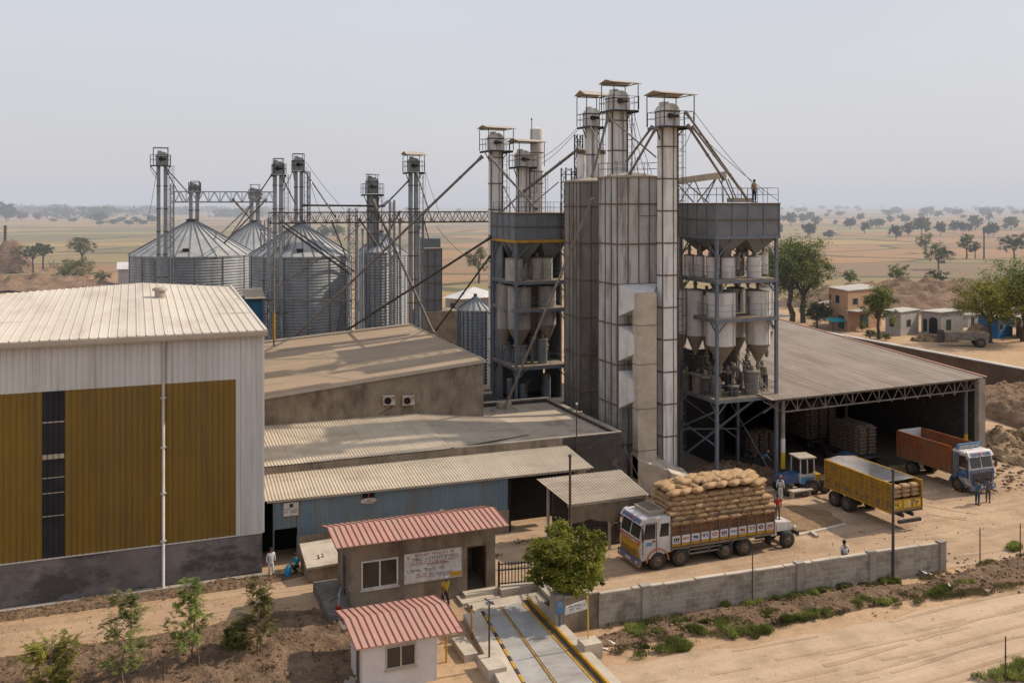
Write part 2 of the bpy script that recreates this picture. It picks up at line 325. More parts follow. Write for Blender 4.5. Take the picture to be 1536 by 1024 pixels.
mx = t.nodes.new('ShaderNodeMix'); mx.data_type = 'RGBA'; mx.inputs[0].default_value = .88      # thin high haze veils the blue
t.links.new(sky.outputs[0], mx.inputs[6]); t.links.new(v2.outputs[0], mx.inputs[7])
t.links.new(mx.outputs[2], bg.inputs[0]); bg.inputs[1].default_value = .13; t.links.new(bg.outputs[0], wo.inputs[0])
SC.view_settings.view_transform = 'Standard'; SC.view_settings.look = 'None'; SC.view_settings.exposure = 0
SC.cycles.max_bounces = 5; SC.cycles.diffuse_bounces = 3; SC.cycles.glossy_bounces = 2; SC.cycles.transparent_max_bounces = 6; SC.cycles.volume_bounces = 0
SC.cycles.use_denoising = True; SC.cycles.sample_clamp_indirect = 4
# haze beyond the plant: homogeneous volume whose paleness is its own emission
hm = bpy.data.materials.new('emissive_haze'); hm.use_nodes = True; ht = hm.node_tree; ht.nodes.clear(); ho = ht.nodes.new('ShaderNodeOutputMaterial')
SIG = 1 / 2000.0
ab = ht.nodes.new('ShaderNodeVolumeAbsorption'); ab.inputs[0].default_value = (0, 0, 0, 1); ab.inputs[1].default_value = SIG
em = ht.nodes.new('ShaderNodeEmission'); em.inputs[0].default_value = (.58, .59, .645, 1); em.inputs[1].default_value = SIG
ad = ht.nodes.new('ShaderNodeAddShader'); ht.links.new(ab.outputs[0], ad.inputs[0]); ht.links.new(em.outputs[0], ad.inputs[1]); ht.links.new(ad.outputs[0], ho.inputs['Volume'])
hz = MB().box(-9000, 12000, 96, 14000, -6, 62).build('haze', hm); tag(hz, 'pale self-lit haze lying over the plain beyond the plant', None, None, 'structure')
# ---------------------------------------------------------------- ground
def ground_mat():
    m = bpy.data.materials.new('plain_and_fields'); k = NT(m); v = k.coords(src='World')
    # field mosaic
    fv = k.coords((1 / 150, 1 / 62, 1), (0, 0, radians(17)), 'World')
    nd = k.n('ShaderNodeTexNoise'); nd.inputs['Scale'].default_value = .9; k.l(fv, nd.inputs['Vector'])
    va = k.n('ShaderNodeVectorMath', operation='MULTIPLY_ADD'); k.l(nd.outputs['Color'], va.inputs[0]); va.inputs[1].default_value = (.55, .55, 0); k.l(fv, va.inputs[2])
    vo = k.n('ShaderNodeTexVoronoi', distance='CHEBYCHEV', voronoi_dimensions='2D'); vo.inputs['Scale'].default_value = 1; vo.inputs['Randomness'].default_value = .8; k.l(va.outputs[0], vo.inputs['Vector'])
    ve = k.n('ShaderNodeTexVoronoi', feature='DISTANCE_TO_EDGE', voronoi_dimensions='2D'); ve.inputs['Randomness'].default_value = .8; ve.inputs['Scale'].default_value = 1; k.l(va.outputs[0], ve.inputs['Vector'])
    sr = k.n('ShaderNodeSeparateColor'); k.l(vo.outputs['Color'], sr.inputs[0])
    rp = k.n('ShaderNodeValToRGB'); rp.color_ramp.interpolation = 'CONSTANT'; k.l(sr.outputs[0], rp.inputs[0])
    els = [(0, (.33, .18, .088)), (.16, (.38, .225, .098)), (.32, (.24, .185, .08)), (.46, (.26, .145, .075)), (.58, (.36, .235, .09)), (.70, (.15, .14, .06)), (.84, (.20, .135, .085)), (.92, (.27, .225, .09))]
    rp.color_ramp.elements[0].color = els[0][1] + (1,); rp.color_ramp.elements[1].position = els[1][0]; rp.color_ramp.elements[1].color = els[1][1] + (1,)
    for p, c in els[2:]:
        e = rp.color_ramp.elements.new(p); e.color = c + (1,)
    c = k.mix(k.math('MULTIPLY', k.noise(k.coords((.02, .15, 1), (0, 0, radians(17)), 'World'), 1, 5, .7), .5), rp.outputs[0], (.24, .155, .095))
    c = k.mix(k.math('MULTIPLY', k.noise(v, .03, 6, .7, .45, .62), .45), c, (.16, .14, .07))
    el = k.n('ShaderNodeMapRange'); el.inputs[1].default_value = .014; el.inputs[2].default_value = .045; el.inputs[3].default_value = 1; el.inputs[4].default_value = 0; k.l(ve.outputs['Distance'], el.inputs[0])
    c = k.mix(k.math('MULTIPLY', el.outputs[0], .9), c, (.09, .085, .045))
    # bare yard dirt close to the plant
    dirt = k.mix(k.noise(v, .12, 7, .65, .35, .65), (.44, .29, .17), (.32, .205, .12))
    dirt = k.mix(k.math('MULTIPLY', k.noise(k.coords((.18, 1.6, 1), (0, 0, radians(-4)), 'World'), 1, 6, .7, .45, .7), .4), dirt, (.50, .345, .21))
    dirt = k.mix(k.math('MULTIPLY', k.noise(v, 1.3, 6, .75, .52, .66), .55), dirt, (.2, .13, .08))
    ln = k.n('ShaderNodeVectorMath', operation='DISTANCE'); ln.inputs[1].default_value = (55, 80, 0); g = k.n('ShaderNodeNewGeometry'); k.l(g.outputs['Position'], ln.inputs[0])
    dd = k.math('ADD', ln.outputs['Value'], k.math('MULTIPLY', k.noise(v, .02, 5, .6, .3, .7), 50))
    mrg = k.n('ShaderNodeMapRange'); mrg.inputs[1].default_value = 112; mrg.inputs[2].default_value = 126; k.l(dd, mrg.inputs[0])
    c = k.mix(mrg.outputs[0], dirt, c)
    k.l(c, k.b.inputs['Base Color']); k.b.inputs['Roughness'].default_value = .97; k.b.inputs['Specular IOR Level'].default_value = .15
    k.bump(k.math('ADD', k.noise(v, 1.1, 8, .7, .2, .8), k.math('MULTIPLY', k.noise(v, .25, 4, .6, .2, .8), 2)), .5, .12)
    return m
def dirt_mat(name, a, b, cc, along, tracks=.5):
    m = bpy.data.materials.new(name); k = NT(m); v = k.coords(src='World')
    c = k.mix(k.noise(v, .2, 7, .68, .35, .65), a, b)
    c = k.mix(k.math('MULTIPLY', k.noise(k.coords((.05, 1.25, 1), (0, 0, radians(along)), 'World'), 1, 6, .62, .45, .65), tracks * .7), c, cc)
    c = k.mix(k.math('MULTIPLY', k.noise(k.coords((.09, 3.3, 1), (0, 0, radians(along)), 'World'), 1, 5, .7, .52, .7), .2), c, tuple(x * .62 for x in b))
    c = k.mix(k.math('MULTIPLY', k.noise(v, 2.2, 7, .78, .55, .70), .5), c, tuple(x * .55 for x in b))
    c = k.mix(k.math('MULTIPLY', k.noise(v, .45, 4, .6, .5, .68), .4), c, tuple(x * .6 for x in b))
    c = k.mix(k.math('MULTIPLY', k.noise(v, 14, 3, .8, .6, .72), .5), c, tuple(x * .5 for x in b))
    k.l(c, k.b.inputs['Base Color']); k.b.inputs['Roughness'].default_value = .96; k.b.inputs['Specular IOR Level'].default_value = .15
    k.bump(k.math('ADD', k.noise(v, 3.5, 8, .75, .2, .8), k.math('MULTIPLY', k.noise(k.coords((.09, 2.3, 1), (0, 0, radians(along)), 'World'), 1, 4, .6, .2, .8), 1.2)), .55, .07)
    return m
M_ground = ground_mat()
gm = MB(); L = [-9000, -1500, -300, -40, 0, 30, 60, 100, 200, 500, 1500, 5000, 12000]; K = [-600, 0, 30, 60, 100, 200, 500, 1500, 5000, 14000]
for i in range(len(L) - 1):
    for j in range(len(K) - 1): gm.poly([(L[i], K[j], 0), (L[i + 1], K[j], 0), (L[i + 1], K[j + 1], 0), (L[i], K[j + 1], 0)])
tag(gm.build('ground', M_ground), None, None, None, 'structure')
def wob(x, s, a): return a * (noise.noise(Vector((x * .35, s, 0))) + .5 * noise.noise(Vector((x * 1.3, s + 9, 0))))
def strip(name, mat_, top, bot, x0, x1, z, n=160, amp=.35):
    mb = MB(); P = []
    def itp(pl, x):
        for (a, ya), (b, yb) in zip(pl, pl[1:]):
            if a <= x <= b: return ya + (yb - ya) * (x - a) / (b - a)
        return pl[-1][1] if x > pl[-1][0] else pl[0][1]
    for i in range(n):
        xa = x0 + (x1 - x0) * i / n; xb = x0 + (x1 - x0) * (i + 1) / n
        mb.poly([(xa, itp(bot, xa) + wob(xa, 3, amp), z), (xb, itp(bot, xb) + wob(xb, 3, amp), z), (xb, itp(top, xb) + wob(xb, 7, amp), z), (xa, itp(top, xa) + wob(xa, 7, amp), z)])
    return tag(mb.build(name, mat_), None, None, None, 'structure')
M_road = dirt_mat('sandy_road', (.475, .345, .23), (.39, .272, .178), (.54, .40, .28), -5, .75)
M_track = dirt_mat('sandy_track', (.44, .30, .19), (.34, .225, .14), (.51, .36, .235), -2, .6)
M_yard = dirt_mat('packed_yard', (.44, .305, .195), (.31, .205, .128), (.52, .37, .24), 4, .65)
strip('dirt_road', M_road, [(14, 37.5), (20, 38.8), (30, 38.0), (40, 38.2), (60, 37.5), (90, 35)], [(14, 26), (100, 20)], 15, 110, .008)
strip('dirt_track', M_track, [(-30, 54.2), (-6, 53.6), (2, 53.6), (8, 54.2), (11, 53.2)], [(-30, 50.0), (-6, 50.0), (0, 50.4), (6, 50.6), (11, 50.9)], -30, 11, .008)
strip('yard_ground', M_yard, [(14, 57), (20, 57), (24, 60), (45, 64), (66, 64), (90, 60)], [(14, 49), (20, 43), (44, 42.2), (50, 41.0), (90, 39)], 14, 90, .004)
HG = []
# lumpy soil relief: a height sheet on a rough outline
def heap(name, mat_, cx, cy, rx, ry, h, seed, rot=0, n=44, rough=.3, power=1.2, z0=-.03, label=None, cat=None, kind='structure', lump=.2):
    mb = MB(); g = {}
    for i in range(n + 1):
        for j in range(n + 1):
            u = i / n * 2 - 1; v = j / n * 2 - 1; r = sqrt(u * u + v * v)
            edge = 1 + .25 * noise.noise(Vector((u * 1.7 + seed, v * 1.7, 3)))
            q = max(0, 1 - (r / edge) ** 2)
            x = u * rx; y = v * ry; X = cx + x * cos(rot) - y * sin(rot); Y = cy + x * sin(rot) + y * cos(rot)
            hh = h * q ** power * (1 + rough * noise.noise(Vector((X * .35, Y * .35, seed)))) + q * min(lump * h, lump * 1.6) * (noise.fractal(Vector((X * .9, Y * .9, seed)), 1, 2, 4))
            g[i, j] = (X, Y, z0 + max(0, hh) if q > 0 else z0 - .05)
    b = len(mb.v)
    mb.v += [g[i, j] for i in range(n + 1) for j in range(n + 1)]
    for i in range(n):
        for j in range(n):
            mb.f.append(tuple(i_ * (n + 1) + j_ for i_, j_ in ((i, j), (i + 1, j), (i + 1, j + 1), (i, j + 1)))); mb.mi.append(0); mb.sm.append(True)
    HG.append((name, [p for p in g.values() if p[2] > z0 + .03], (rx + ry) / 2))
    o = mb.build(name, mat_)
    return tag(o, label, cat, None, kind)

M_rut = dirt_mat('tyre_rut', (.42, .295, .188), (.33, .225, .14), (.50, .36, .235), -4, .6)
def rut(pts, w_=.26, z=.014, gap=1.7):
    pts = [Vector((x, y, 0)) for x, y in pts]; P = []
    for i in range(len(pts) - 1):
        p0 = pts[max(i - 1, 0)]; p1, p2 = pts[i], pts[i + 1]; p3 = pts[min(i + 2, len(pts) - 1)]
        for k_ in range(14):
            t_ = k_ / 14; P.append(.5 * ((2 * p1) + (p2 - p0) * t_ + (2 * p0 - 5 * p1 + 4 * p2 - p3) * t_ * t_ + (3 * p1 - p0 - 3 * p2 + p3) * t_ ** 3))
    mb = MB()
    for s_ in (-gap / 2, gap / 2):
        prev = None
        for i in range(len(P) - 1):
            d = (P[i + 1] - P[i]).normalized(); n = Vector((-d.y, d.x, 0)); ww = w_ * (.5 + .9 * abs(noise.noise(Vector((P[i].x * .6, P[i].y * .6, s_))))); c = P[i] + n * (s_ + .08 * noise.noise(Vector((i * .2, s_, 1)))); e = (c - n * ww / 2 + Vector((0, 0, z)), c + n * ww / 2 + Vector((0, 0, z)))
            if prev and noise.noise(Vector((P[i].x * .25, P[i].y * .25, s_ + 3))) > -.12: mb.poly([prev[0], e[0], e[1], prev[1]])
            prev = e
    tag(mb.build('tyre_track', M_rut), None, None, None, 'structure')
for i, q in enumerate(([(21, 46.2), (30, 45.4), (40, 45.6), (50, 47), (62, 49)], [(22, 45.0), (32, 44.6), (42, 44.6), (52, 43.5), (68, 42)], [(42, 47), (48, 46), (54, 47), (58, 50), (60, 53)], [(44, 46.2), (50, 44.6), (58, 46.5), (66, 47.5), (76, 46)],
        [(16, 33.5), (30, 33.2), (45, 33.6), (70, 31)], [(18, 36.2), (32, 35.5), (48, 35.7), (75, 33.4)], [(20, 31.6), (36, 31.0), (55, 30.2), (80, 28)], [(-12, 52.2), (-3, 51.8), (4, 52.2), (10, 51.6)], [(24, 37.3), (34, 36.8), (44, 37.2), (60, 36)], [(50, 56), (50.5, 51), (54, 47), (62, 45)], [(20, 34.6), (30, 34.4), (42, 34.9), (66, 32.6)])):
    rut(q, .3, .0125 + i * .0011)
# ================================================================ large warehouse on the left
WX, WY = 6.87, 55.61
wh = thing('warehouse', 'tall warehouse with white and mustard brown ribbed walls above a grey plinth', 'warehouse', (-4, 65, 0))
mb = MB(); mb.box(-16, WX - .06, WY + .06, 76, 0, 2.35)
mb.build('plinth', M_plinth, wh)
mb = MB(); mb.box(-16, WX - .02, WY - .02, WY + .1, 2.35, 2.42).build('plinth_flashing', M_white_wall, wh)
mb = MB(); z0, z1 = 2.42, 13.75; bz0, bz1 = 2.42, 11.15; bx = 5.36
mb.corr((-16, WY, bz1), (bx, WY, bz1), (bx, WY, z1), (-16, WY, z1), .30, .085, 'rib')
mb.corr((bx, WY, z0), (WX, WY, z0), (WX, WY, z1), (bx, WY, z1), .30, .085, 'rib')
mb.corr((WX, WY, z0), (WX, 76, z0), (WX, 76, z1), (WX, WY, z1), .30, .085, 'rib'); mb.box(-16, WX - .05, WY + .12, 75.9, 2.42, 13.7)
mb.build('wall', M_white_wall, wh)
for a, b in ((-16, -4.42), (-3.33, bx)):
    MB().corr((a, WY, bz0), (b, WY, bz0), (b, WY, bz1), (a, WY, bz1), .30, .085, 'rib').build('brown_panel', M_brown_wall, wh)
M_trans = mat('smoked_translucent_sheet', (.028, .028, .034), (.015, .015, .018), .6, 0, .6, (.045, .04, .035), .5, (2, 2, .2), bump=0, fine=0, spec=.25)
sk = MB().corr((-4.42, WY, bz0), (-3.33, WY, bz0), (-3.33, WY, bz1), (-4.42, WY, bz1), .30, .07, 'rib').build('skylight_strip', M_trans, wh)
for zz, hh in ((4.6, .05), (5.8, .05), (7.6, .25), (6.6, .05), (9.5, .07)):
    MB().box(-4.40, -3.35, WY - .05, WY - .046, zz, zz + hh).build('purlin_line', M_gutter, sk)
MB().box(WX - .12, WX + .05, WY - .07, WY + .1, 2.42, 13.8).build('corner_trim', M_white_wall, wh)
YR = 76.0; ZR = 14.62
rp = [(-16, ZR - .25), (-8, ZR - .05), (onY(0, 431, YR).x, ZR - .02), (onY(215, 424, YR).x, onY(215, 424, YR).z), (WX + .1, ZR)]
mb = MB(); ez = 13.86
for (xa, za), (xb, zb) in zip(rp, rp[1:]):
    ym = 66.0
    def zm(z): return ez + (z - ez) * ((ym - WY) / (YR - WY)) ** .8
    mb.corr((xa, WY - .35, ez), (xb, WY - .35, ez), (xb, ym, zm(zb)), (xa, ym, zm(za)), .48, .04, 'rib')
    mb.corr((xa, ym, zm(za)), (xb, ym, zm(zb)), (xb, YR, zb), (xa, YR, za), .48, .04, 'rib')
    mb.corr((xa, YR, za), (xb, YR, zb), (xb, YR + 14, zb - 1.4), (xa, YR + 14, za - 1.4), .48, .06, 'rib')
for fy in (.3, .62):
    yy = WY + (YR - WY) * fy
    mb.bar((-16, yy, ez + (ZR - ez) * fy ** .85 + .03), (WX, yy, ez + (ZR - ez) * fy ** .85 + .05), .05, .03)
rf = mb.build('roof', M_cream_roof, wh)
MB().box(-16, WX + .18, WY - .52, WY - .34, 13.62, 13.84).box(-16, WX + .18, WY - .50, WY - .3, 13.55, 13.63).build('gutter', M_gutter, wh)
mb = MB(); mb.bar((WX + .1, WY - .35, 13.84), (WX + .1, YR, ZR + .03), .14, .16); mb.build('rake_trim', M_cream_roof, rf)
dp = MB(); dp.tube([(1.54, WY - .42, 13.6), (1.54, WY - .2, 13.2), (1.54, WY - .16, .15), (1.54, WY - .3, .05)], .085, 10)
for zz in (2.6, 5.2, 7.7, 10.4): dp.box(1.38, 1.70, WY - .26, WY - .02, zz, zz + .06)
dp.build('downpipe', M_pvc, wh)
v = onY(240, 449, 68.5); v.z = 14.78; mb = MB(); mb.lathe(v.x, v.y, [(.34, v.z - .9), (.34, v.z + .42)], 20).lathe(v.x, v.y, [(.48, v.z + .36), (.5, v.z + .5), (.3, v.z + .6)], 20)
o = mb.build('roof_vent', M_gutter, wh)
mb = MB(); mb.box(-16, WX + .3, WY - .4, WY - .02, .0, .12); tag(settle(mb.build('drain_kerb', M_concrete)), 'low concrete drain kerb along the foot of the grey warehouse plinth', 'kerb')
# ================================================================ sheds between warehouse and towers
us = thing('process_building', 'plastered building with a dusty brown sloping roof behind the long corrugated roof', 'building', (16, 77, 0))
X0, X1, Y0, Y1 = 7.2, 24.35, 67.3, 88.0
zf0, zf1, zb0, zb1 = 7.45, 9.12, 8.15, 9.35
mb = MB(); mb.hexa([(X0, Y0, 0), (X1, Y0, 0), (X1, Y1, 0), (X0, Y1, 0), (X0, Y0, zf0), (X1, Y0, zf1), (X1, Y1, zb1), (X0, Y1, zb0)]); mb.build('wall', M_tanwall, us)
mb = MB(); mb.slab((X0 - .2, Y0 - .12, zf0 + .12), (X1 + .15, Y0 - .12, zf1 + .12), (X1 + .15, Y1, zb1 + .12), (X0 - .2, Y1, zb0 + .12), .11)
mb.build('roof', M_brownroof, us)
mb = MB(); mb.bar((X0 - .2, Y0 - .15, zf0 + .1), (X1 + .15, Y0 - .15, zf1 + .1), .07, .17); mb.bar((X1 + .17, Y0 - .12, zf1 + .1), (X1 + .17, Y1, zb1 + .1), .07, .18); mb.bar((X0, Y1 - .3, zb0 + .2), (X1, Y1 - .3, zb1 + .2), .5, .18)
mb.build('roof_edging', M_gutter, us)
for i, px in enumerate((582, 611)):
    p = onY(px, 599, Y0); lab = ('white outdoor air conditioner unit on the plastered wall, nearer the white warehouse', 'white outdoor air conditioner unit on the plastered wall, nearer the flat roof corner')[i]
    a = thing('air_conditioner', lab, 'air conditioner', (p.x, Y0, p.z), 0, 'air conditioners on the plastered wall')
    c = MB(True).box(-.44, .44, -.42, -.08, -.33, .33).build('casing', M_white, a)
    g = MB(True); g.lathe(0, 0, [(.26, 0), (.26, .03), (.2, .03), (.2, 0)], 20); g.cyl(0, 0, 0, .05, .06)
    for k in range(8): g.bar((0, 0, .02), (.25 * cos(k * pi / 4), .25 * sin(k * pi / 4), .02), .015)
    g.v = [(x - .12, -.42 - z, y) for x, y, z in g.v]; g.build('fan_grille', M_ink, a)
    MB(True).box(.24, .38, -.426, -.421, .12, .24).build('badge', M_inkred, a)
    for bx0_ in (-.36, .30): MB(True).box(bx0_, bx0_ + .06, -.4, 0, -.40, -.34).build('bracket', M_dksteel, a)
    if i == 0: MB(True).tube([(.3, -.3, -.33), (.2, -.1, -.6), (-.2, -.06, -.8), (-.6, -.06, -.95)], .02, 6).build('drain_hose', M_ink, a)
# long low building: corrugated roof left, flat concrete roof right
lb = thing('long_low_building', 'long low building with pale corrugated roof running into a flat concrete roof', 'building', (20, 65, 0))
FY, FX, BY = 59.5, 31.75, 72.2
mb = MB(); mb.box(7.2, FX, FY, FY + .25, 0, 4.98); mb.box(FX - .25, FX, FY + .25, BY, 0, 4.98); mb.box(X1, FX - .25, BY - .25, BY, 0, 4.98)
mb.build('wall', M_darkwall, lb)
mb = MB(); mb.box(7.2, FX - 4.5, FY - .04, FY - .005, 4.42, 4.99); mb.build('wall_band', M_tanwall, lb)
mb = MB(); mb.corr((7.2, FY - .08, 5.06), (19.2, FY - .08, 5.06), (19.2, Y0, 5.76), (7.2, Y0, 5.76), .2, .03, 'sine6'); mb.build('corrugated_roof', M_asb_lt, lb)
mb = MB(); mb.corr((19.2, FY + .1, 5.03), (25.8, FY + 2.4, 4.83), (25.6, Y0, 4.95), (19.2, Y0, 5.74), .2, .025, 'sine6'); mb.build('roof_extension', M_asb, lb)
mb = MB(); mb.box(X1 - .3, FX - .25, Y0, BY - .25, 4.55, 4.72).hexa([(19.2, FY + .25, 4.5), (FX - .25, FY + .25, 4.5), (FX - .25, Y0, 4.5), (19.2, Y0, 4.5), (19.2, FY + .25, 4.85), (FX - .25, FY + .25, 4.72), (FX - .25, Y0, 4.72), (19.2, Y0, 5.3)]); mb.build('flat_roof', M_flatroof, lb)
mb = MB(); mb.box(FX - .34, FX + .04, FY - .04, BY + .04, 4.98, 5.08).box(19.5, FX - .34, FY - .04, FY + .28, 4.985, 5.05).box(X1, FX - .34, BY - .28, BY + .04, 4.98, 5.08); mb.build('parapet_coping', M_concrete, lb)
p = onZ(756, 612, 4.9); mb = MB(); mb.lathe(p.x, p.y, [(1.15, 4.7), (1.05, 4.86), (.72, 4.92)], 18).lathe(p.x, p.y, [(.62, 4.9), (.6, 5.42)], 16); pb = mb.build('pipe_base', M_concrete, lb)
v0 = onY(865, 690, FY - .12); vt = onY(865, 607, FY - .12)
pl = thing('vent_pole', 'thin rusty pole with crossarm standing against the sooty wall', 'pole', (v0.x, FY - .12, 0))
MB().tube([(v0.x, FY - .12, 0), (v0.x, FY - .12, vt.z)], .045, 8).build('pole', M_bark, pl)
MB().bar((v0.x - .42, FY - .12, vt.z - .55), (v0.x + .42, FY - .12, vt.z - .6), .07).build('crossarm', M_bark, pl)
mb = MB(); mb.lathe(v0.x, FY - .12, [(.07, vt.z), (.09, vt.z + .1), (.03, vt.z + .16)], 8).lathe(v0.x + .35, FY - .12, [(.05, vt.z - .55), (.07, vt.z - .46)], 8); mb.build('insulator', M_pvc, pl)
# blue sheet shed
bs = thing('blue_sheet_shed', 'lean-to shed of faded blue corrugated sheet under a pale corrugated roof', 'shed', (15, 57, 0))
BYF = 57.0; bzt = 3.72
mb = MB(); mb.corr((8.98, BYF, 1.45), (22.35, BYF, 1.45), (22.35, BYF, bzt), (8.98, BYF, bzt), .28, .035, 'sine'); mb.corr((7.62, BYF, 1.98), (8.95, BYF, 1.98), (8.95, BYF, bzt), (7.62, BYF, bzt), .28, .035, 'sine'); mb.build('sheet_wall', M_blue_sheet, bs)
mb = MB(); mb.box(8.98, 22.35, BYF - .02, BYF + .2, 0, 1.45); mb.build('base_wall', M_tanwall, bs)
mb = MB(); mb.box(8.95, 9.05, BYF - .05, BYF + .1, 0, 1.45).box(7.58, 7.66, BYF - .05, BYF + .05, 0, bzt); mb.build('door_frame', M_bluegrey, bs)
mb = MB(); mb.box(22.3, 22.5, BYF, 59.4, 0, bzt).box(7.0, 22.3, 59.2, 59.4, 0, 4.3).box(22.5, 28.0, 58.9, 59.3, 0, 3.7); mb.build('back_wall', M_dark, bs)
a = onY(396, 752, 56.6); b = onY(891, 701, 56.6); c = onY(845, 668, 59.4); d = onY(396, 712, 59.4)
mb = MB(); mb.corr((6.9, 56.6, a.z), (b.x, 56.6, b.z), (c.x + .25, 59.42, c.z), (6.9, 59.42, d.z), .2, .03, 'sine6'); mb.build('roof', M_asb_lt, bs)
mb = MB(); mb.bar((7.2, 56.75, a.z - .1), (b.x - .2, 56.75, b.z - .1), .08, .12); mb.box(b.x - .9, b.x - .3, 57.2, 57.8, b.z - .8, b.z + .05); mb.build('eave_beam', M_pale_conc, bs)
# signs on the blue sheets
def strokes(mb, x0, x1, z0, z1, y, rows, seed, gap=.35, slant=0):
    r = random.Random(seed); hgt = (z1 - z0) / rows
    for i in range(rows):
        x = x0 + r.uniform(0, .05) * (x1 - x0); zc = z1 - hgt * (i + .5); ww = hgt * .55
        while x < x1 - ww:
            if r.random() < .86:
                hh = hgt * r.uniform(.25, .36)
                k = r.random()
                if k < .75: mb.box(x, x + ww * .22, y, y + .004, zc - hh, zc + hh)
                if k > .2: mb.box(x, x + ww * .8, y - .001, y + .003, zc + hh * .6, zc + hh)
                if k > .5: mb.box(x + ww * .5, x + ww * .72, y - .002, y + .002, zc - hh, zc + hh * .9)
                if k < .4: mb.box(x, x + ww * .75, y - .003, y + .001, zc - hh, zc - hh * .6)
            x += ww * (1 + r.random() * gap)
sg = thing('notice_board', 'small square notice board on the blue sheet above the dark doorway', 'sign', (8.6, BYF, 2.8), 0)
MB().box(8.16, 9.08, BYF - .08, BYF - .045, 2.68, 3.52).build('board', M_paper, sg)
mb = MB(); mb.box(8.52, 8.74, BYF - .09, BYF - .081, 3.2, 3.42); strokes(mb, 8.24, 9.0, 2.86, 3.18, BYF - .09, 2, 3); mb.build('lettering', M_ink, sg)
mb = MB(); mb.box(8.16, 9.08, BYF - .086, BYF - .081, 3.49, 3.52).box(8.16, 9.08, BYF - .086, BYF - .081, 2.68, 2.71).box(8.16, 8.19, BYF - .0865, BYF - .0815, 2.7, 3.5).box(9.05, 9.08, BYF - .0865, BYF - .0815, 2.7, 3.5); mb.build('red_border', M_inkred, sg)
q = onY(553, 750, BYF - .05)
so_ = thing('oval_sign', 'small white oval sign under a dark vent on the blue sheet wall', 'sign', (q.x, BYF, q.z))
mb = MB(); ov = lambda n=20: [(q.x + .5 * cos(2 * pi * i / n), q.z - .02 + .17 * sin(2 * pi * i / n)) for i in range(n)]
mb.loft([[(x, BYF - .10, z) for x, z in ov()], [(x, BYF - .05, z) for x, z in ov()]], False); mb.build('board', M_paper, so_)
mb = MB(); mb.box(q.x - .38, q.x + .38, BYF - .112, BYF - .104, q.z - .12, q.z - .09); strokes(mb, q.x - .36, q.x + .4, q.z - .08, q.z + .08, BYF - .113, 1, 5); mb.build('lettering', M_inkred, so_)
mb = MB(); mb.box(q.x - .38, q.x + .35, BYF - .07, BYF - .04, q.z + .16, q.z + .48); vb = mb.build('vent', M_dark, bs)
MB().box(q.x - .03, q.x + .03, BYF - .085, BYF - .072, q.z + .14, q.z + .46).build('red_mark', M_inkred, vb)
# concrete tank with a sloping lid
ct = thing('concrete_tank', 'concrete tank with a sloping slab lid beside the dark doorway', 'tank', (9.8, 54.6, 0))
mb = MB(); mb.hexa([(9.0, 53.35, 0), (10.75, 53.35, 0), (10.75, 55.9, 0), (9.0, 55.9, 0), (9.0, 53.35, .78), (10.75, 53.35, .84), (10.75, 55.9, 1.25), (9.0, 55.9, 1.2)]); mb.build('body', M_tanwall, ct)
mb = MB(); mb.slab((8.9, 53.2, .92), (10.85, 53.2, .98), (10.8, 56.0, 1.4), (8.95, 56.0, 1.34), .12); lid = mb.build('lid', M_pale_conc, ct)
mb = MB()
for x_, y_ in ((9.7, 54.0), (9.95, 54.1), (9.72, 54.3), (9.98, 54.4)): mb.cyl(x_, y_, 1.0, 1.16, .06, .05, 8)
mb.build('bolt', M_dksteel, lid)
# small lean-to store
ls = thing('lean_to_store', 'small store with corrugated roof and tattered sacking hung across its front', 'shed', (26.5, 53, 0))
A_ = onZ(853, 756, 3.2); B_ = onZ(975, 738, 3.2); yF, yB = 51.6, 55.3
aL = onY(853, 757, yF); aR = onY(974, 738, yF); bR = onY(936, 703, yB); bL = onY(807, 718, yB)
mb = MB(); mb.corr((aL.x, yF, aL.z), (aR.x, yF, aL.z + .02), (aR.x, yB, bL.z), (aL.x - .5, yB, bL.z), .2, .03, 'sine6'); mb.build('roof', M_asb, ls)
mb = MB()
for x_ in (aL.x + .2, (aL.x + aR.x) / 2 + .1, aR.x - .25): MB().box(x_ - .07, x_ + .07, yF + .15, yF + .29, 0, aL.z - .06).build('post', M_pale_conc, ls)
for x_ in (aL.x + .2, aR.x - .25): MB().box(x_ - .07, x_ + .07, yB - .3, yB - .16, 0, bL.z - .06).build('post', M_pale_conc, ls)
mb.box(aL.x, aR.x, yF + .1, yF + .2, aL.z - .17, aL.z - .06); mb.build('eave_beam', M_pale_conc, ls)
mb = MB(); rr = random.Random(4)
pts = []; n = 24
for i in range(n + 1):
    u = i / n; x_ = aL.x + .25 + (aR.x - aL.x - .5) * u
    bot = aL.z - 1.25 + .12 * sin(u * 9) - (.35 if i == 13 else 0) + .1 * rr.random()
    pts.append(((x_, yF + .12 + .05 * sin(u * 30), aL.z - .15), (x_, yF + .1 + .07 * sin(u * 30 + 1), bot)))
for a1, b1 in zip(pts, pts[1:]): mb.poly([a1[1], b1[1], b1[0], a1[0]], True)
mb.build('sacking', M_tarp, ls).data.materials[0] = mat('old_sacking', (.25, .185, .125), (.17, .12, .08), .95, 0, 1.5, (.09, .06, .04), .6, (2, 2, 1))
mb = MB(); mb.box(aL.x + .4, aR.x - .4, yB - .5, yB - .35, 0, bL.z - .2).box(aL.x + 1.2, aR.x - .4, yF + .9, yF + 1.1, 0, 1.3); mb.build('back_wall', M_darkwall, ls)
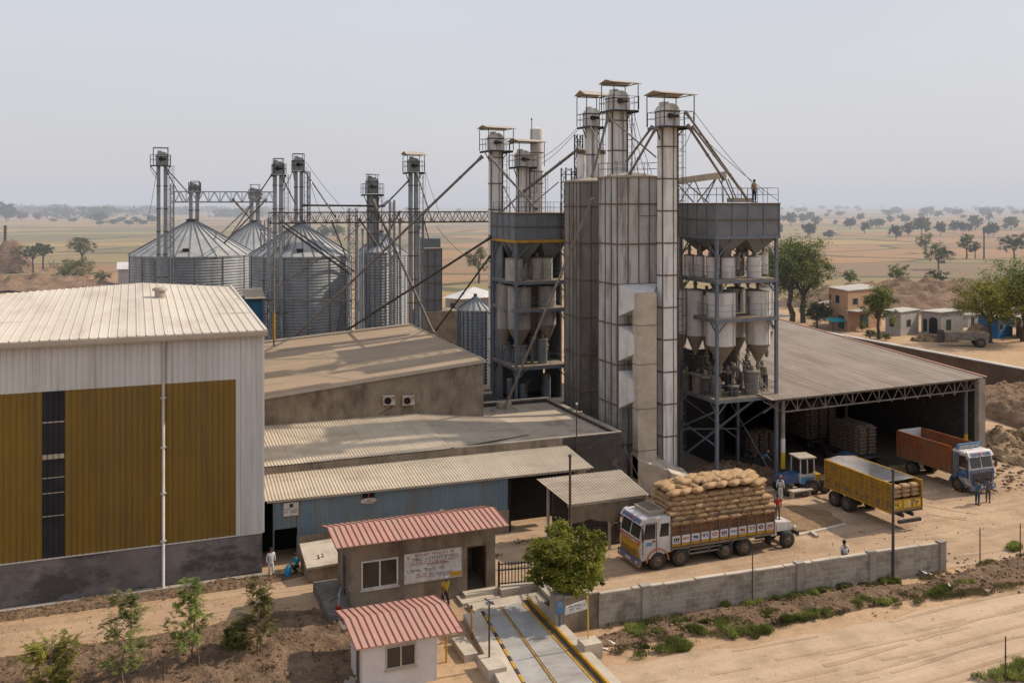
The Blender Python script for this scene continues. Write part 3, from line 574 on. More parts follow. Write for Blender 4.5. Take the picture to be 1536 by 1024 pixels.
def pole(name, label, x, y, h, r, m, group=None, lean=0, cap=True):
    o = thing(name, label, 'pole', (x, y, 0), 0, group)
    MB().tube([(x, y, -.1), (x + lean * h, y, h)], [r, r * .8], 8).build('shaft', m, o)
    if cap:
        MB().lathe(x + lean * h, y, [(r * 1.5, h - .02), (r * 1.2, h + .08), (r * .4, h + .14)], 8).build('finial', M_dksteel, o)
    return o
e1 = onZ(838, 830); pole('utility_pole', 'tall dark utility pole in front of the small lean-to store', 23.95, 51.2, 6.1, .09, M_bark)
# ================================================================ plinth floor behind, left process tower stands on it
mb = MB(); mb.box(X1 + .2, 37.6, BY + .3, 84, 0, 4.1); tag(settle(mb.build('machine_floor', M_darkwall)), 'raised dark concrete machine floor behind the flat roof', 'platform')
# ================================================================ generic plant pieces
def railing(mb, pts, h=1.0, r=.03, step=1.5, closed=False):
    pts = [Vector(p) for p in pts]
    if closed: pts = pts + [pts[0]]
    for a, b in zip(pts, pts[1:]):
        n = max(1, int(round((b - a).length / step)))
        for k in range(n + 1):
            p = a.lerp(b, k / n); mb.bar(p, p + Vector((0, 0, h)), r * 1.3)
        for f in (1, .55): mb.bar(a + Vector((0, 0, h * f)), b + Vector((0, 0, h * f)), r * 1.2)
def ladder(mb, x, y, z0, z1, w=.4, dx=1, dy=0, cage=False):
    for s in (-1, 1): mb.bar((x + dx * s * w / 2, y + dy * s * w / 2, z0), (x + dx * s * w / 2, y + dy * s * w / 2, z1), .045)
    z = z0
    while z < z1: mb.bar((x - dx * w / 2, y - dy * w / 2, z), (x + dx * w / 2, y + dy * w / 2, z), .03); z += .5
    if cage:
        z = z0 + 2
        while z < z1:
            for a in range(5):
                a0 = pi + a * pi / 5; a1 = a0 + pi / 5
                mb.bar((x + .38 * cos(a0), y - .05 + .45 * sin(a0), z), (x + .38 * cos(a1), y - .05 + .45 * sin(a1), z), .03)
            z += 1.2
        for a in (1, 2.5, 4): mb.bar((x + .38 * cos(pi + a * pi / 5), y - .05 + .45 * sin(pi + a * pi / 5), z0 + 2), (x + .38 * cos(pi + a * pi / 5), y - .05 + .45 * sin(pi + a * pi / 5), z1), .025)
def elevator(label, px, d, wpx, base, plat, head, pspan, canopy, cspan, twin=False, m=None, group=None, motor=1, lad=1, name='bucket_elevator', ch=None):
    c = at(px, plat, d); w_ = wpx * d / FL / 1.18; dp_ = w_ * .62; zp = c.z; zh = zat(head, d)
    m = m or M_panel_lt
    o = thing(name, label, 'elevator tower', (c.x, c.y, base), 0, group)
    mb = MB()
    legs = [(-w_ * .32, w_ * .34), (w_ * .32, w_ * .34)] if twin else [(0, w_)]
    for ox, lw in legs: mb.box(c.x + ox - lw / 2, c.x + ox + lw / 2, c.y - dp_ / 2, c.y + dp_ / 2, base, zp - .02)
    mb.cur = 1; z = base + 1.6
    while z < zp - .6:
        for ox, lw in legs:
            e = .045
            mb.box(c.x + ox - lw / 2 - e, c.x + ox + lw / 2 + e, c.y - dp_ / 2 - e, c.y + dp_ / 2 + e, z, z + .09)
        z += 2.35
    if not twin:
        for sx in (-1, 1): mb.box(c.x + sx * w_ / 2 - .05, c.x + sx * w_ / 2 + .05, c.y - dp_ / 2 - .03, c.y - dp_ / 2 + .03, base, zp - .03)
        mb.box(c.x + w_ * .2, c.x + w_ * .24, c.y - dp_ / 2 - .03, c.y - dp_ / 2 + .01, base, zp - .03)
    mb.build('casing', [m, M_rustband], o)
    # rounded head
    hw = w_ * .58; hd = dp_ * .75; n = 10; prof = [(-hw, zp + .03), (hw, zp + .03)]
    zz = max(zp + .4, zh - hw * .8)
    prof += [(hw * cos(pi * i / n), zz + (zh - zz) * sin(pi * i / n)) for i in range(n + 1)]
    mb = MB(); mb.loft([[(c.x + x, c.y - hd, z) for x, z in prof], [(c.x + x, c.y + hd, z) for x, z in prof]], False)
    mb.cur = 1; mb.box(c.x - hw - .03, c.x + hw + .03, c.y - hd - .03, c.y + hd + .03, zz - .06, zz + .02)
    mb.cur = 0; mb.hexa([(c.x - hw * .75, c.y - hd * .6, zh - .25), (c.x - hw * .1, c.y - hd * .6, zh - .1), (c.x - hw * .1, c.y + hd * .6, zh - .1), (c.x - hw * .75, c.y + hd * .6, zh - .25),
                         (c.x - hw * .7, c.y - hd * .6, zh + .12), (c.x - hw * .1, c.y - hd * .6, zh + .12), (c.x - hw * .1, c.y + hd * .6, zh + .12), (c.x - hw * .7, c.y + hd * .6, zh + .12)])
    mb.build('head', [m, M_rustband], o)
    if motor:
        mb = MB(); zz2 = zp + (zh - zp) * .45; mb.tube([(c.x - .1, c.y - hd - .28, zz2), (c.x + .34 * w_, c.y - hd - .26, zz2)], .12, 10); mb.box(c.x - .25, c.x + .05, c.y - hd - .32, c.y - hd, zz2 - .15, zz2 + .14); mb.tube([(c.x - .14, c.y - hd - .06, zz2), (c.x - .14, c.y - hd + .1, zz2)], .2, 12)
        mb.build('motor', M_dark if twin else M_ink, o)
    if pspan:
        xl = at(pspan[0], plat, d); xr = at(pspan[1], plat, d); s = (xr - xl).length / 1.31; cx = (xl.x + xr.x) / 2; cy = (xl.y + xr.y) / 2; x0, x1, y0, y1 = cx - s / 2, cx + s / 2, cy - s / 2, cy + s / 2
        mb = MB(); mb.box(x0, x1, y0, y1, zp - .1, zp - .03)
        for a_ in (x0, x1 - .1): mb.box(a_, a_ + .1, y0 - .02, y1 + .02, zp - .22, zp - .1)
        mb.bar((x0 + .1, c.y, zp - .2), (c.x - w_ * .5, c.y, zp - 1.0), .07); mb.bar((x1 - .1, c.y, zp - .2), (c.x + w_ * .5, c.y, zp - 1.0), .07)
        mb.build('platform', M_dksteel, o)
        mb = MB(); railing(mb, [(x0, y0, zp), (x1, y0, zp), (x1, y1, zp), (x0, y1, zp)], 1.05, .028, s / 2.5, True); mb.build('railing', M_dksteel, o)
        if canopy:
            zc = zat(canopy, d); xl = at(cspan[0], plat, d); xr = at(cspan[1], plat, d); s2 = (xr - xl).length / 1.31 / 2; cx = (xl.x + xr.x) / 2; cy = (xl.y + xr.y) / 2
            mb = MB()
            e_ = s2 - .08
            for sx, sy in ((-1, -1), (1, -1), (1, 1), (-1, 1)): mb.bar((cx + sx * e_, cy + sy * e_, zp), (cx + sx * e_, cy + sy * e_, zc), .055)
            for (ax, ay), (bx_, by_) in zip(((-1, -1), (1, -1), (1, 1), (-1, 1)), ((1, -1), (1, 1), (-1, 1), (-1, -1))): mb.bar((cx + ax * e_, cy + ay * e_, zc), (cx + bx_ * e_, cy + by_ * e_, zc), .06)
            cf = mb.build('canopy_frame', M_dksteel, o)
            if not twin or ch:
                A1, B1, C1, D1 = (cx - s2 - .1, cy - s2 - .1, zc + .05), (cx + s2 + .1, cy - s2 - .1, zc), (cx + s2 + .1, cy + s2 + .1, zc + .1), (cx - s2 - .1, cy + s2 + .1, zc + .12)
                hi = (ch or .35)
                mid0 = (cx - s2 - .1, cy, zc + hi); mid1 = (cx + s2 + .1, cy, zc + hi * .8)
                mb = MB(); mb.slab(A1, B1, mid1, mid0, .05); mb.slab(mid0, mid1, C1, D1, .05)
                mb.build('canopy_sheet', M_gutter, cf)
    if lad:
        mb = MB(); ladder(mb, c.x + w_ * .5 + .35, c.y - dp_ * .2, base, zp, .38, 1, 0, cage=True); mb.build('ladder', M_bluegrey if twin else M_dksteel, o)
    return o, c
def spout(label, a, b, r=.11, m=None, name='spout_pipe', cat='pipe', group=None, kinks=True, sag=0):
    a = Vector(a); b = Vector(b); mb = MB(); m = m or M_pipe
    n = 2 if not sag else 10
    pts = [a.lerp(b, i / (n - 1)) + Vector((0, 0, -sag * 4 * (i / (n - 1)) * (1 - i / (n - 1)))) for i in range(n)]
    mb.tube(pts, r, 10 if r > .04 else 5)
    if kinks and r > .06:
        L_ = (b - a).length; k = 2.6
        while k < L_ - .5:
            p = a.lerp(b, k / L_); q = a.lerp(b, (k + .09) / L_); mb.tube([p, q], r * 1.35, 10); k += 3.1
        d_ = (b - a).normalized(); mb.tube([a - d_ * .15, a + d_ * .5], [r * 1.7, r * 1.05], 10); mb.tube([b - d_ * .25, b], r * 1.45, 10)
    o = mb.build(name, m); settle(o)
    return tag(o, label, cat, group)
def lattice(label, px, d, wpx, ztop, zbot, m=None, cat='lattice tower', name='lattice_tower', group=None):
    c = at(px, 400, d); w_ = wpx * d / FL / 1.3 / 2; o = thing(name, label, cat, (c.x, c.y, zbot), 0, group)
    mb = MB(); q = [(-1, -1), (1, -1), (1, 1), (-1, 1)]
    for sx, sy in q: mb.bar((c.x + sx * w_, c.y + sy * w_, zbot), (c.x + sx * w_, c.y + sy * w_, ztop), .085)
    mb.build('post_frame', m or M_bluegrey, o)
    mb = MB(); z = zbot; st = max(.9, w_ * 1.8); k = 0
    while z < ztop - st * .5:
        for i in range(4):
            a = q[i]; b = q[(i + 1) % 4]
            mb.bar((c.x + a[0] * w_, c.y + a[1] * w_, z), (c.x + b[0] * w_, c.y + b[1] * w_, z), .045)
            s0, s1 = (a, b) if k % 2 else (b, a)
            mb.bar((c.x + s0[0] * w_, c.y + s0[1] * w_, z), (c.x + s1[0] * w_, c.y + s1[1] * w_, min(z + st, ztop)), .04)
        z += st; k += 1
    mb.build('bracing', m or M_bluegrey, o)
    return o, c, w_
def truss_bridge(label, a, b, h, w_, m=None, rail=True):
    a = Vector(a); b = Vector(b); d = (b - a).normalized(); s = Vector((-d.y, d.x, 0)) * (w_ / 2); up = Vector((0, 0, h))
    o = thing('catwalk_bridge', label, 'catwalk', ((a + b) / 2))
    mb = MB(); L_ = (b - a).length; n = int(L_ / (h * 1.0))
    for sg_ in (-1, 1):
        mb.bar(a + s * sg_, b + s * sg_, .09); mb.bar(a + s * sg_ + up, b + s * sg_ + up, .10)
        for i in range(n):
            p = a.lerp(b, i / n) + s * sg_; q = a.lerp(b, (i + 1) / n) + s * sg_; mid = p.lerp(q, .5) + up
            mb.bar(p, mid, .05); mb.bar(mid, q, .05); mb.bar(p, p + up, .035)
    mb.build('truss', m or M_dksteel, o)
    mb = MB(); mb.hexa([a - s * .9 + Vector((0, 0, .05)), b - s * .9 + Vector((0, 0, .05)), b + s * .9 + Vector((0, 0, .05)), a + s * .9 + Vector((0, 0, .05)), a - s * .9 + Vector((0, 0, .1)), b - s * .9 + Vector((0, 0, .1)), b + s * .9 + Vector((0, 0, .1)), a + s * .9 + Vector((0, 0, .1))]); mb.build('deck', M_pipe, o)
    return o
def silo(label, px, rim, wpx, d, peak, base=0, hatch=True, stiff=0, name='grain_silo', m=None, ribs=30, cap=True):
    c = at(px, rim, d); r = wpx * d / FL / 2; zr = c.z; zp = zat(peak, d)
    o = thing(name, label, 'silo', (c.x, c.y, base))
    mb = MB(); n = 72; rings = []; z = base; p = .30
    nst = int((zr - base) / p); p = (zr - base) / nst
    for i in range(nst):
        for u, a in ((0, 0), (.3, .045), (.7, .045)):
            rr_ = r + a; rings.append([(c.x + rr_ * cos(2 * pi * k / n), c.y + rr_ * sin(2 * pi * k / n), base + (i + u) * p) for k in range(n)])
    rings.append([(c.x + r * cos(2 * pi * k / n), c.y + r * sin(2 * pi * k / n), zr) for k in range(n)])
    mb.loft(rings, False, False); mb.build('wall', m or M_galv, o)
    mb = MB(); ns = stiff or 14
    for k in range(ns):
        a = 2 * pi * k / ns + .2; x, y = c.x + (r + .07) * cos(a), c.y + (r + .07) * sin(a); mb.bar((x, y, base), (x, y, zr), .07 if not stiff else .14)
    mb.build('stiffener', M_bluegrey, o)
    mb = MB(); m2 = ribs; rt = r * .09
    mb.lathe(c.x, c.y, [(r + .12, zr - .05), (r + .1, zr + .06), (rt, zp)], m2, False, False)
    mb.cur = 1
    for k in range(m2):
        a = 2 * pi * k / m2; mb.bar((c.x + (r + .12) * cos(a), c.y + (r + .12) * sin(a), zr + .06), (c.x + rt * cos(a), c.y + rt * sin(a), zp + .05), .06, .12)
    rf_ = mb.build('roof', [M_galv_roof, M_bluegrey], o)
    if cap:
        mb = MB(); mb.cyl(c.x, c.y, zp - .1, zp + .35, rt * 1.15, rt * 1.15, 16); mb.build('peak_collar', M_dksteel, rf_)
    if hatch:
        mb = MB(); a = -1.75; rr_ = r * .85; zz = zr + (zp - zr) * .15
        mb.box(c.x + rr_ * cos(a) - .3, c.x + rr_ * cos(a) + .3, c.y + rr_ * sin(a) - .3, c.y + rr_ * sin(a) + .3, zz, zz + .35); mb.build('roof_hatch', M_ink, rf_)
        mb = MB(); ladder(mb, c.x + (r + .25) * cos(-2.25), c.y + (r + .25) * sin(-2.25), base, zr, .45, 1, 0, True); mb.build('ladder', M_galv, o)
    return o, c, r, zr, zp
sA = silo('broad corrugated grain silo standing apart at the far left, elevator tower at its side', 289, 381, 178, 108, 333)
sC = silo('corrugated grain silo tucked behind the gap between the two broad silos', 381, 380, 136, 128, 334, hatch=False)
sB = silo('broad corrugated grain silo crossed by the long diagonal pipe', 451, 382, 148, 100, 337)
sE = silo('grain silo with conical roof half hidden behind the narrow steel bin', 572, 381, 76, 122, 350, hatch=False)
sD = silo('narrow tall corrugated bin between the lattice tower and the twin leg elevator', 567, 378, 37, 99, 366, hatch=False, ribs=14, m=M_galv)
sG = silo('small round bin with bold vertical stiffeners beside the left process tower', 713, 464, 50, 92, 446, base=0, hatch=False, stiff=22, ribs=16)
# ---------------------------------------------------------------- elevators
EV = {}
def ev(key, *a, **k): EV[key] = elevator(*a, **k)
ev(1, 'twin leg elevator tower in front of the far left silo', 243, 99, 18, 0, 248, 228, (222, 259), 222, (226, 256), twin=True, m=M_galv)
ev(2, 'short elevator head on the peak of the far left silo', 291, 108, 17, 18.6, 288, 276, (281, 303), 272, (283, 302), twin=True, m=M_galv, lad=0, motor=0)
ev(3, 'short elevator head on the peak of the silo behind the two broad silos', 382, 128, 17, 18.2, 296, 283, (371, 394), 277, (373, 392), twin=True, m=M_galv, lad=0, motor=0)
ev(4, 'twin leg elevator tower rising between the two broad silos, its railing jutting right', 417, 96, 17, 0, 262, 242, (406, 431), 238, (407, 428), twin=True, m=M_galv)
ev(5, 'twin leg elevator on the peak of the silo crossed by the long pipe', 448, 100, 15, 18.7, 256, 236, (436, 458), 231, (436, 459), twin=True, m=M_galv)
ev(6, 'elevator tower with a side railing above the narrow corrugated bin', 558, 99, 17, zat(374, 99), 291, 266, (540, 577), 262, (548, 569), m=M_galv, ch=.1)
ev(7, 'twin leg elevator tower with peaked canopy between silos and box dryer', 620, 96, 16, 0, 258, 237, (603, 638), 233, (602, 639), twin=True, m=M_galv, ch=.4)
ev(8, 'white elevator shaft with flat canopy on the left corner of the left process tower', 743, 87, 21, 0, 226, 200, (719, 770), 194, (717, 772))
ev(9, 'grey elevator shaft beside the white chimney with a lopsided canopy', 784, 88, 21, 20, 250, 226, (763, 806), 214, (762, 818))
ev(10, 'elevator tower with peaked canopy behind the dark dryer', 887, 82, 21, 0, 190, 163, (866, 908), 145, (864, 911), twin=True, m=M_panel_lt, ch=.5)
ev(11, 'tallest elevator tower, rising over the pale dryer', 926, 75.5, 29, 0, 166, 137, (900, 957), 127, (901, 958))
ev(12, 'white elevator tower running down to the ground beside the right process tower', 1001, 70.3, 30, 0, 190, 156, (973, 1038), 144, (970, 1041))
# chimney and small vents
c = at(805, 250, 90); ch = thing('chimney', 'white round steel chimney with rusty rings and a thin rod', 'chimney', (c.x, c.y, 20)); r = 20 * 90 / FL / 2; zt = zat(194, 90)
mb = MB(); mb.cyl(c.x, c.y, 20, zt, r, r, 24); mb.lathe(c.x, c.y, [(r, zt), (.1, zt + .15)], 24); mb.cur = 1
for z in (zat(230, 90), zat(258, 90), zat(276, 90)): mb.cyl(c.x, c.y, z, z + .08, r + .04, r + .04, 24)
mb.build('stack', [M_tank, M_rustband], ch); p = at(795, 190, 90); mb = MB(); mb.tube([(p.x, p.y - .4, zt - 2), (p.x, p.y - .4, zat(180, 90))], .035, 6); mb.lathe(p.x, p.y - .4, [(.03, zat(181, 90)), (.1, zat(180, 90)), (.03, zat(178, 90))], 8); mb.build('rod', M_dksteel, ch)
mb = MB(); ladder(mb, c.x + r * .6, c.y - r - .1, 20, zt - 4, .4, 1, 0, True); mb.build('ladder', M_rustband, ch)
for lab, px, wpx, top, d in (('short capped vent stack left of the peaked canopy elevator on the dark dryer', 872, 13, 226, 79), ('short vent stack right of the peaked canopy elevator on the dark dryer', 903, 9, 226, 79)):
    c = at(px, 260, d); r = wpx * d / FL / 2; zt = zat(top, d); o = thing('vent_stack', lab, 'vent stack', (c.x, c.y, 22.6)); MB().cyl(c.x, c.y, 22.6, zt, r, r, 16).build('stack', M_panel_lt, o); MB().cyl(c.x, c.y, zt - .3, zt + .05, r * 1.2, r * 1.2, 16).build('cap', M_rustband, o)
# ---------------------------------------------------------------- panel-clad dryers
def dryer(name, label, x0, x1, y0, y1, zt, vx, vy, hb, m, base=0):
    o = thing(name, label, 'dryer', ((x0 + x1) / 2, (y0 + y1) / 2, base))
    mb = MB(); mb.box(x0, x1, y0, y1, base, zt); e = .05; mb.cur = 1
    for f in vx:
        x = x0 + (x1 - x0) * f; mb.box(x - .035, x + .035, y0 - e, y0, base, zt)
    for f in vy:
        y = y0 + (y1 - y0) * f; mb.box(x0 - e, x0, y - .035, y + .035, base, zt); mb.box(x1, x1 + e, y - .035, y + .035, base, zt)
    z = zt - 2.0 if hb > 1.9 else zt - hb
    while z > base + .5: mb.box(x0 - .07, x1 + .07, y0 - .07, y1 + .07, z, z + .09); z -= hb
    mb.build('casing', [m, M_rustband], o)
    mb = MB(); mb.box(x0 - .12, x1 + .12, y0 - .12, y1 + .12, zt, zt + .12); mb.hexa([(x0, y0, zt + .12), (x1, y0, zt + .12), (x1, y1, zt + .12), (x0, y1, zt + .12)] + [((x0 + x1) / 2 + a * .6, (y0 + y1) / 2 + b * .6, zt + .4) for a, b in ((-1, -1), (1, -1), (1, 1), (-1, 1))])
    mb.build('cap', M_concrete, o)
    return o
D1x0 = onY(926, 264, 62.35).x; D1x1 = onY(987, 266, 62.35).x; D1y1 = 65.4; zt1 = onY(926, 266, 62.35).z
d1 = dryer('grain_dryer', 'pale panel-clad grain dryer with three hoods feeding a square duct', D1x0, D1x1, 62.35, D1y1, zt1, (0, .26, .52, .78, 1), (0, .3, .62, 1), 2.95, M_panel)
D2x0 = onY(870, 272, 69).x
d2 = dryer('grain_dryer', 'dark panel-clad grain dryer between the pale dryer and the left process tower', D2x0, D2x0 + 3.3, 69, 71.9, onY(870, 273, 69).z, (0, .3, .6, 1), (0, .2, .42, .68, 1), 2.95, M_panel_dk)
# hoods and duct on the pale dryer
dk = thing('duct', 'tall square dusty duct with three pyramid hoods on the pale dryer', 'duct', (35, 61, 0))
dX0, dX1, dY0, dY1 = onY(957, 430, 60.5).x, onY(985, 430, 60.5).x, 60.5, 61.3
zT = onY(957, 440, 60.5).z; zB = onY(957, 704, 60.5).z
mb = MB(); mb.box(dX0, dX1, dY0, dY1, 1.2, zT); mb.cur = 1; z = 2.6
for z in (3.2, 6.2, 9.4, 12.2): mb.box(dX0 - .03, dX1 + .03, dY0 - .03, dY1 + .03, z, z + .05)
mb.build('shaft', [M_pale_conc, M_pipe], dk)
for ya, yb, ia, ib in ((427, 474, 439, 463), (489, 541, 503, 530), (556, 612, 573, 601)):
    a0 = onY(928, ya, 62.28); a1 = onY(928, yb, 62.28); i0 = onY(956, ia, 61.0).z; i1 = onY(956, ib, 61.0).z
    MB().hexa([(a0.x, 62.28, a1.z), (D1x1 - .02, 62.28, a1.z), (dX1 - .02, dY1 - .3, i1), (dX0 + .02, dY1 - .3, i1), (a0.x, 62.28, a0.z), (D1x1 - .02, 62.28, a0.z), (dX1 - .02, dY1 - .3, i0), (dX0 + .02, dY1 - .3, i0)]).build('hood', M_tank, dk)
mb = MB(); g0 = 1.0
mb.hexa([(dX0, dY0, .2), (dX1 + .5, dY0 - 1.2, .2), (dX1 + .9, dY1, .2), (dX0, dY1 + .3, .2), (dX0, dY0, 2.6), (dX1 + .5, dY0 - 1.2, 1.9), (dX1 + .9, dY1, 2.5), (dX0, dY1 + .3, 2.9)])
mb.hexa([(dX1 + .3, dY0 - 1.5, .2), (dX1 + 2.1, dY0 - 1.7, .2), (dX1 + 2.1, dY0, .2), (dX1 + .3, dY0, .2), (dX1 + .3, dY0 - 1.5, 1.9), (dX1 + 2.1, dY0 - 1.7, 1.25), (dX1 + 2.1, dY0, 1.7), (dX1 + .3, dY0, 2.35)])
mb.build('fan_housing', M_pale_conc, dk)
mb = MB(); railing(mb, [(D1x0, 62.4, zt1 + .12), (D1x1, 62.4, zt1 + .12), (D1x1, D1y1, zt1 + .12), (D1x0, D1y1, zt1 + .12)], 1.0, .022, 1.2, True); mb.build('top_railing', M_dksteel, d1)
mb = MB(); zz = onY(1020, 0, 62).z; mb.tube([(D1x0 + 1.8, 62.1, onY(960, 324, 62).z), (D1x1 + .1, 62.05, onY(960, 324, 62).z)], .04, 6); mb.tube([(D1x1 - .2, 61.95, onY(960, 324, 62).z - .1), (D1x1 - .2, 61.95, onY(960, 324, 62).z + .12)], .1, 8); mb.build('sensor_arm', M_dksteel, d1)
# left box dryer on its block house
q = at(632, 467, 106); dl = dryer('box_dryer', 'grey box dryer with rust stained panels on a tan block base near the silos', q.x, q.x + 2.35, q.y, q.y + 2.1, zat(374, 106), (0, .33, .67, 1), (0, .5, 1), 1.9, M_hopper, base=zat(467, 106))
MB().box(q.x + .1, q.x + 2.25, q.y + .1, q.y + 2, zat(374, 106) + .1, zat(358, 106)).build('upper_casing', M_hopper, dl)
mb = MB(); mb.box(q.x - .05, q.x + .03, q.y - .09, q.y - .05, zat(467, 106), zat(375, 106)); mb.build('yellow_edge', M_yellow, dl)
bh = MB(); z_ = zat(467, 106); bh.box(q.x - .1, q.x + 4.3, q.y - .3, q.y + 3.2, 0, z_ - .05); bh = bh.build('block_house', M_tanwall); tag(settle(bh), 'tan rendered block house under the grey box dryer', 'building')
MB(True).box(.3, 1.3, -1.83, -1.76, 2.5, 5.6).build('door', M_darkwall, bh)
# ---------------------------------------------------------------- process towers
def tank(mb, x, y, z0, z1, r, cone=0, n=24):
    mb.cur = 0; mb.cyl(x, y, z0, z1, r, r, n); mb.cur = 1; mb.lathe(x, y, [(r + .02, z1), (r + .02, z1 + .06), (r * .5, z1 + .12)], n)
    if cone: mb.cur = 1; mb.lathe(x, y, [(.09, z0 - cone), (r, z0)], n)
def proc_tower(name, label, x0, x1, y0, y1, base, zh0, zh1, levels, nx, ny, mcol, band=None, hx=.15, ribs=4, ribsy=4, cone=1.3):
    o = thing(name, label, 'process tower', ((x0 + x1) / 2, (y0 + y1) / 2, base))
    hp_ = MB().box(x0 - hx, x1 + hx, y0 - hx, y1 + hx, zh0, zh1); zm = (zh0 + zh1) / 2
    mb = hp_; mb.cur = 1; e = .06
    for i in range(ribs + 1):
        x = x0 - hx + (x1 - x0 + 2 * hx) * i / ribs; mb.box(x - .05, x + .05, y0 - hx - e, y0 - hx, zh0, zh1); mb.box(x - .05, x + .05, y1 + hx, y1 + hx + e, zh0, zh1)
    for i in range(ribsy + 1):
        y = y0 - hx + (y1 - y0 + 2 * hx) * i / ribsy; mb.box(x0 - hx - e, x0 - hx, y - .05, y + .05, zh0, zh1); mb.box(x1 + hx, x1 + hx + e, y - .05, y + .05, zh0, zh1)
    hp = mb.build('hopper_bin', [M_hopper, M_bluegrey], o)
    mb = MB(); q = hx + .08
    for z, h in ((zh1 - .02, .1), (zm, .07)): mb.box(x0 - q, x1 + q, y0 - q, y1 + q, z, z + h)
    mb.build('rim_band', M_rustband, hp)
    mb = MB(); mb.box(x0 - q, x1 + q, y0 - q, y1 + q, zh0 - .18, zh0 + .04); mb.build('bin_beam', band or mcol, hp)
    mb = MB()
    for i in range(nx):
        for j in range(ny):
            xa = x0 + (x1 - x0) * i / nx; xb = x0 + (x1 - x0) * (i + 1) / nx; ya = y0 + (y1 - y0) * j / ny; yb = y0 + (y1 - y0) * (j + 1) / ny; xc, yc = (xa + xb) / 2, (ya + yb) / 2; g = .12
            mb.hexa([(xc - g, yc - g, zh0 - cone), (xc + g, yc - g, zh0 - cone), (xc + g, yc + g, zh0 - cone), (xc - g, yc + g, zh0 - cone), (xa, ya, zh0 - .19), (xb, ya, zh0 - .19), (xb, yb, zh0 - .19), (xa, yb, zh0 - .19)])
            mb.cyl(xc, yc, zh0 - cone - .5, zh0 - cone, .12, .12, 10)
    mb.build('bin_cone', M_hopper, hp)
    c_ = .11
    xm = [x0, x1]; cols = [(x0, y0), (x1, y0), (x1, y1), (x0, y1)]
    for x, y in cols:
        mb = MB()
        mb.box(x - c_, x + c_, y - c_, y + c_, base, zh0 - .2)
        for z in levels: mb.box(x - c_ - .06, x + c_ + .06, y - c_ - .06, y + c_ + .06, z - .3, z - .27)
        mb.build('column', mcol, o)
    mb = MB()
    for z in levels + [zh0 - .1]:
        s = .95 if z != zh0 - .1 else 1.3
        for x, y in cols:
            dx = 1 if x == x0 else -1; dy = 1 if y == y0 else -1
            MB().bar((x, y, z - s - .2), (x + dx * s, y, z - .15), .08).build('knee_brace', mcol, o); MB().bar((x, y, z - s - .2), (x, y + dy * s, z - .15), .08).build('knee_brace', mcol, o)
    for z in levels:
        MB().box(x0 - .12, x1 + .12, y0 - .12, y1 + .12, z - .04, z + .03).build('deck', M_floorplate, o)
        mb = MB()
        for a, b, cc, dd_ in ((x0 - .14, x1 + .14, y0 - .14, y0 - .02), (x0 - .14, x1 + .14, y1 + .02, y1 + .14), (x0 - .14, x0 - .02, y0, y1), (x1 + .02, x1 + .14, y0, y1)): mb.box(a, b, cc, dd_, z - .26, z - .045)
        mb.bar(((x0 + x1) / 2, y0, z - .15), ((x0 + x1) / 2, y1, z - .15), .1, .16)
        mb.build('floor_beam', mcol, o)
        mb = MB(); railing(mb, [(x0, y0, z), (x1, y0, z), (x1, y1, z), (x0, y1, z)], 1.0, .022, 1.35, True); mb.build('railing', mcol, o)
    return o
TX0, TX1, TY0, TY1 = 39.75, 45.0, 59.65, 64.6
LV = [6.6, 12.5, 15.35]
rt = proc_tower('process_tower', 'open steel process tower with white tanks under a grey bin, worker on its roof', TX0, TX1, TY0, TY1, 0, 18.55, 20.95, LV, 2, 3, M_bluegrey)
mb = MB(); railing(mb, [(TX0 - .1, TY0 - .1, 21.05), (TX1 + .1, TY0 - .1, 21.05), (TX1 + .1, TY1 + .1, 21.05), (TX0 - .1, TY1 + .1, 21.05)], 1.1, .022, 1.4, True); mb.build('roof_railing', M_bluegrey, rt)
def put(parent, Y, px, z0, z1, wpx, cone=0, m=M_tank, nm='tank', lid=0, pipe_up=0, pipe_dn=0):
    v = onY(px, 400, Y); d = (v.x * SA + v.y * CA); r = wpx * d / FL / 2; mb = MB(); tank(mb, v.x, v.y, z0, z1, r, cone); mb.cur = 1
    if lid: mb.cyl(v.x, v.y, z1 + .02, z1 + .14, r * lid, r * lid, 20)
    if pipe_up: mb.cyl(v.x, v.y, z1, z1 + pipe_up, .13, .13, 10); mb.cyl(v.x, v.y, z1 + pipe_up * .5, z1 + pipe_up * .5 + .08, .2, .2, 10)
    if pipe_dn: mb.cyl(v.x, v.y, z0 - cone - pipe_dn, z0 - cone + .02, .14, .14, 10); mb.cyl(v.x, v.y, z0 - cone - pipe_dn * .4, z0 - cone - pipe_dn * .3, .24, .24, 10)
    for k in range(3): mb.bar((v.x + r * cos(k * 2.1 - 1.2), v.y + r * sin(k * 2.1 - 1.2), z0), (v.x + r * cos(k * 2.1 - 1.2), v.y + r * sin(k * 2.1 - 1.2), z1), .03)
    return mb.build(nm, [m, M_tankcone], parent)
for Y, px, w_ in ((60.6, 1092, 21), (60.7, 1131, 21), (62.9, 1108, 15), (61.6, 1066, 15), (62.8, 1050, 14), (63.9, 1034, 16), (63.6, 1145, 14)): put(rt, Y, px, 15.4, 16.95, w_, 0, pipe_up=.9, nm='aspirator')
for Y, px, w_, zc in ((61.0, 1081, 44, 10.4), (61.2, 1137, 36, 10.3), (63.1, 1043, 27, 10.9), (64.0, 1022, 22, 11.0), (63.4, 1105, 30, 10.6), (63.9, 1150, 20, 10.8)): put(rt, Y, px, zc, 14.35, w_, 1.5, pipe_up=.9, pipe_dn=.6)
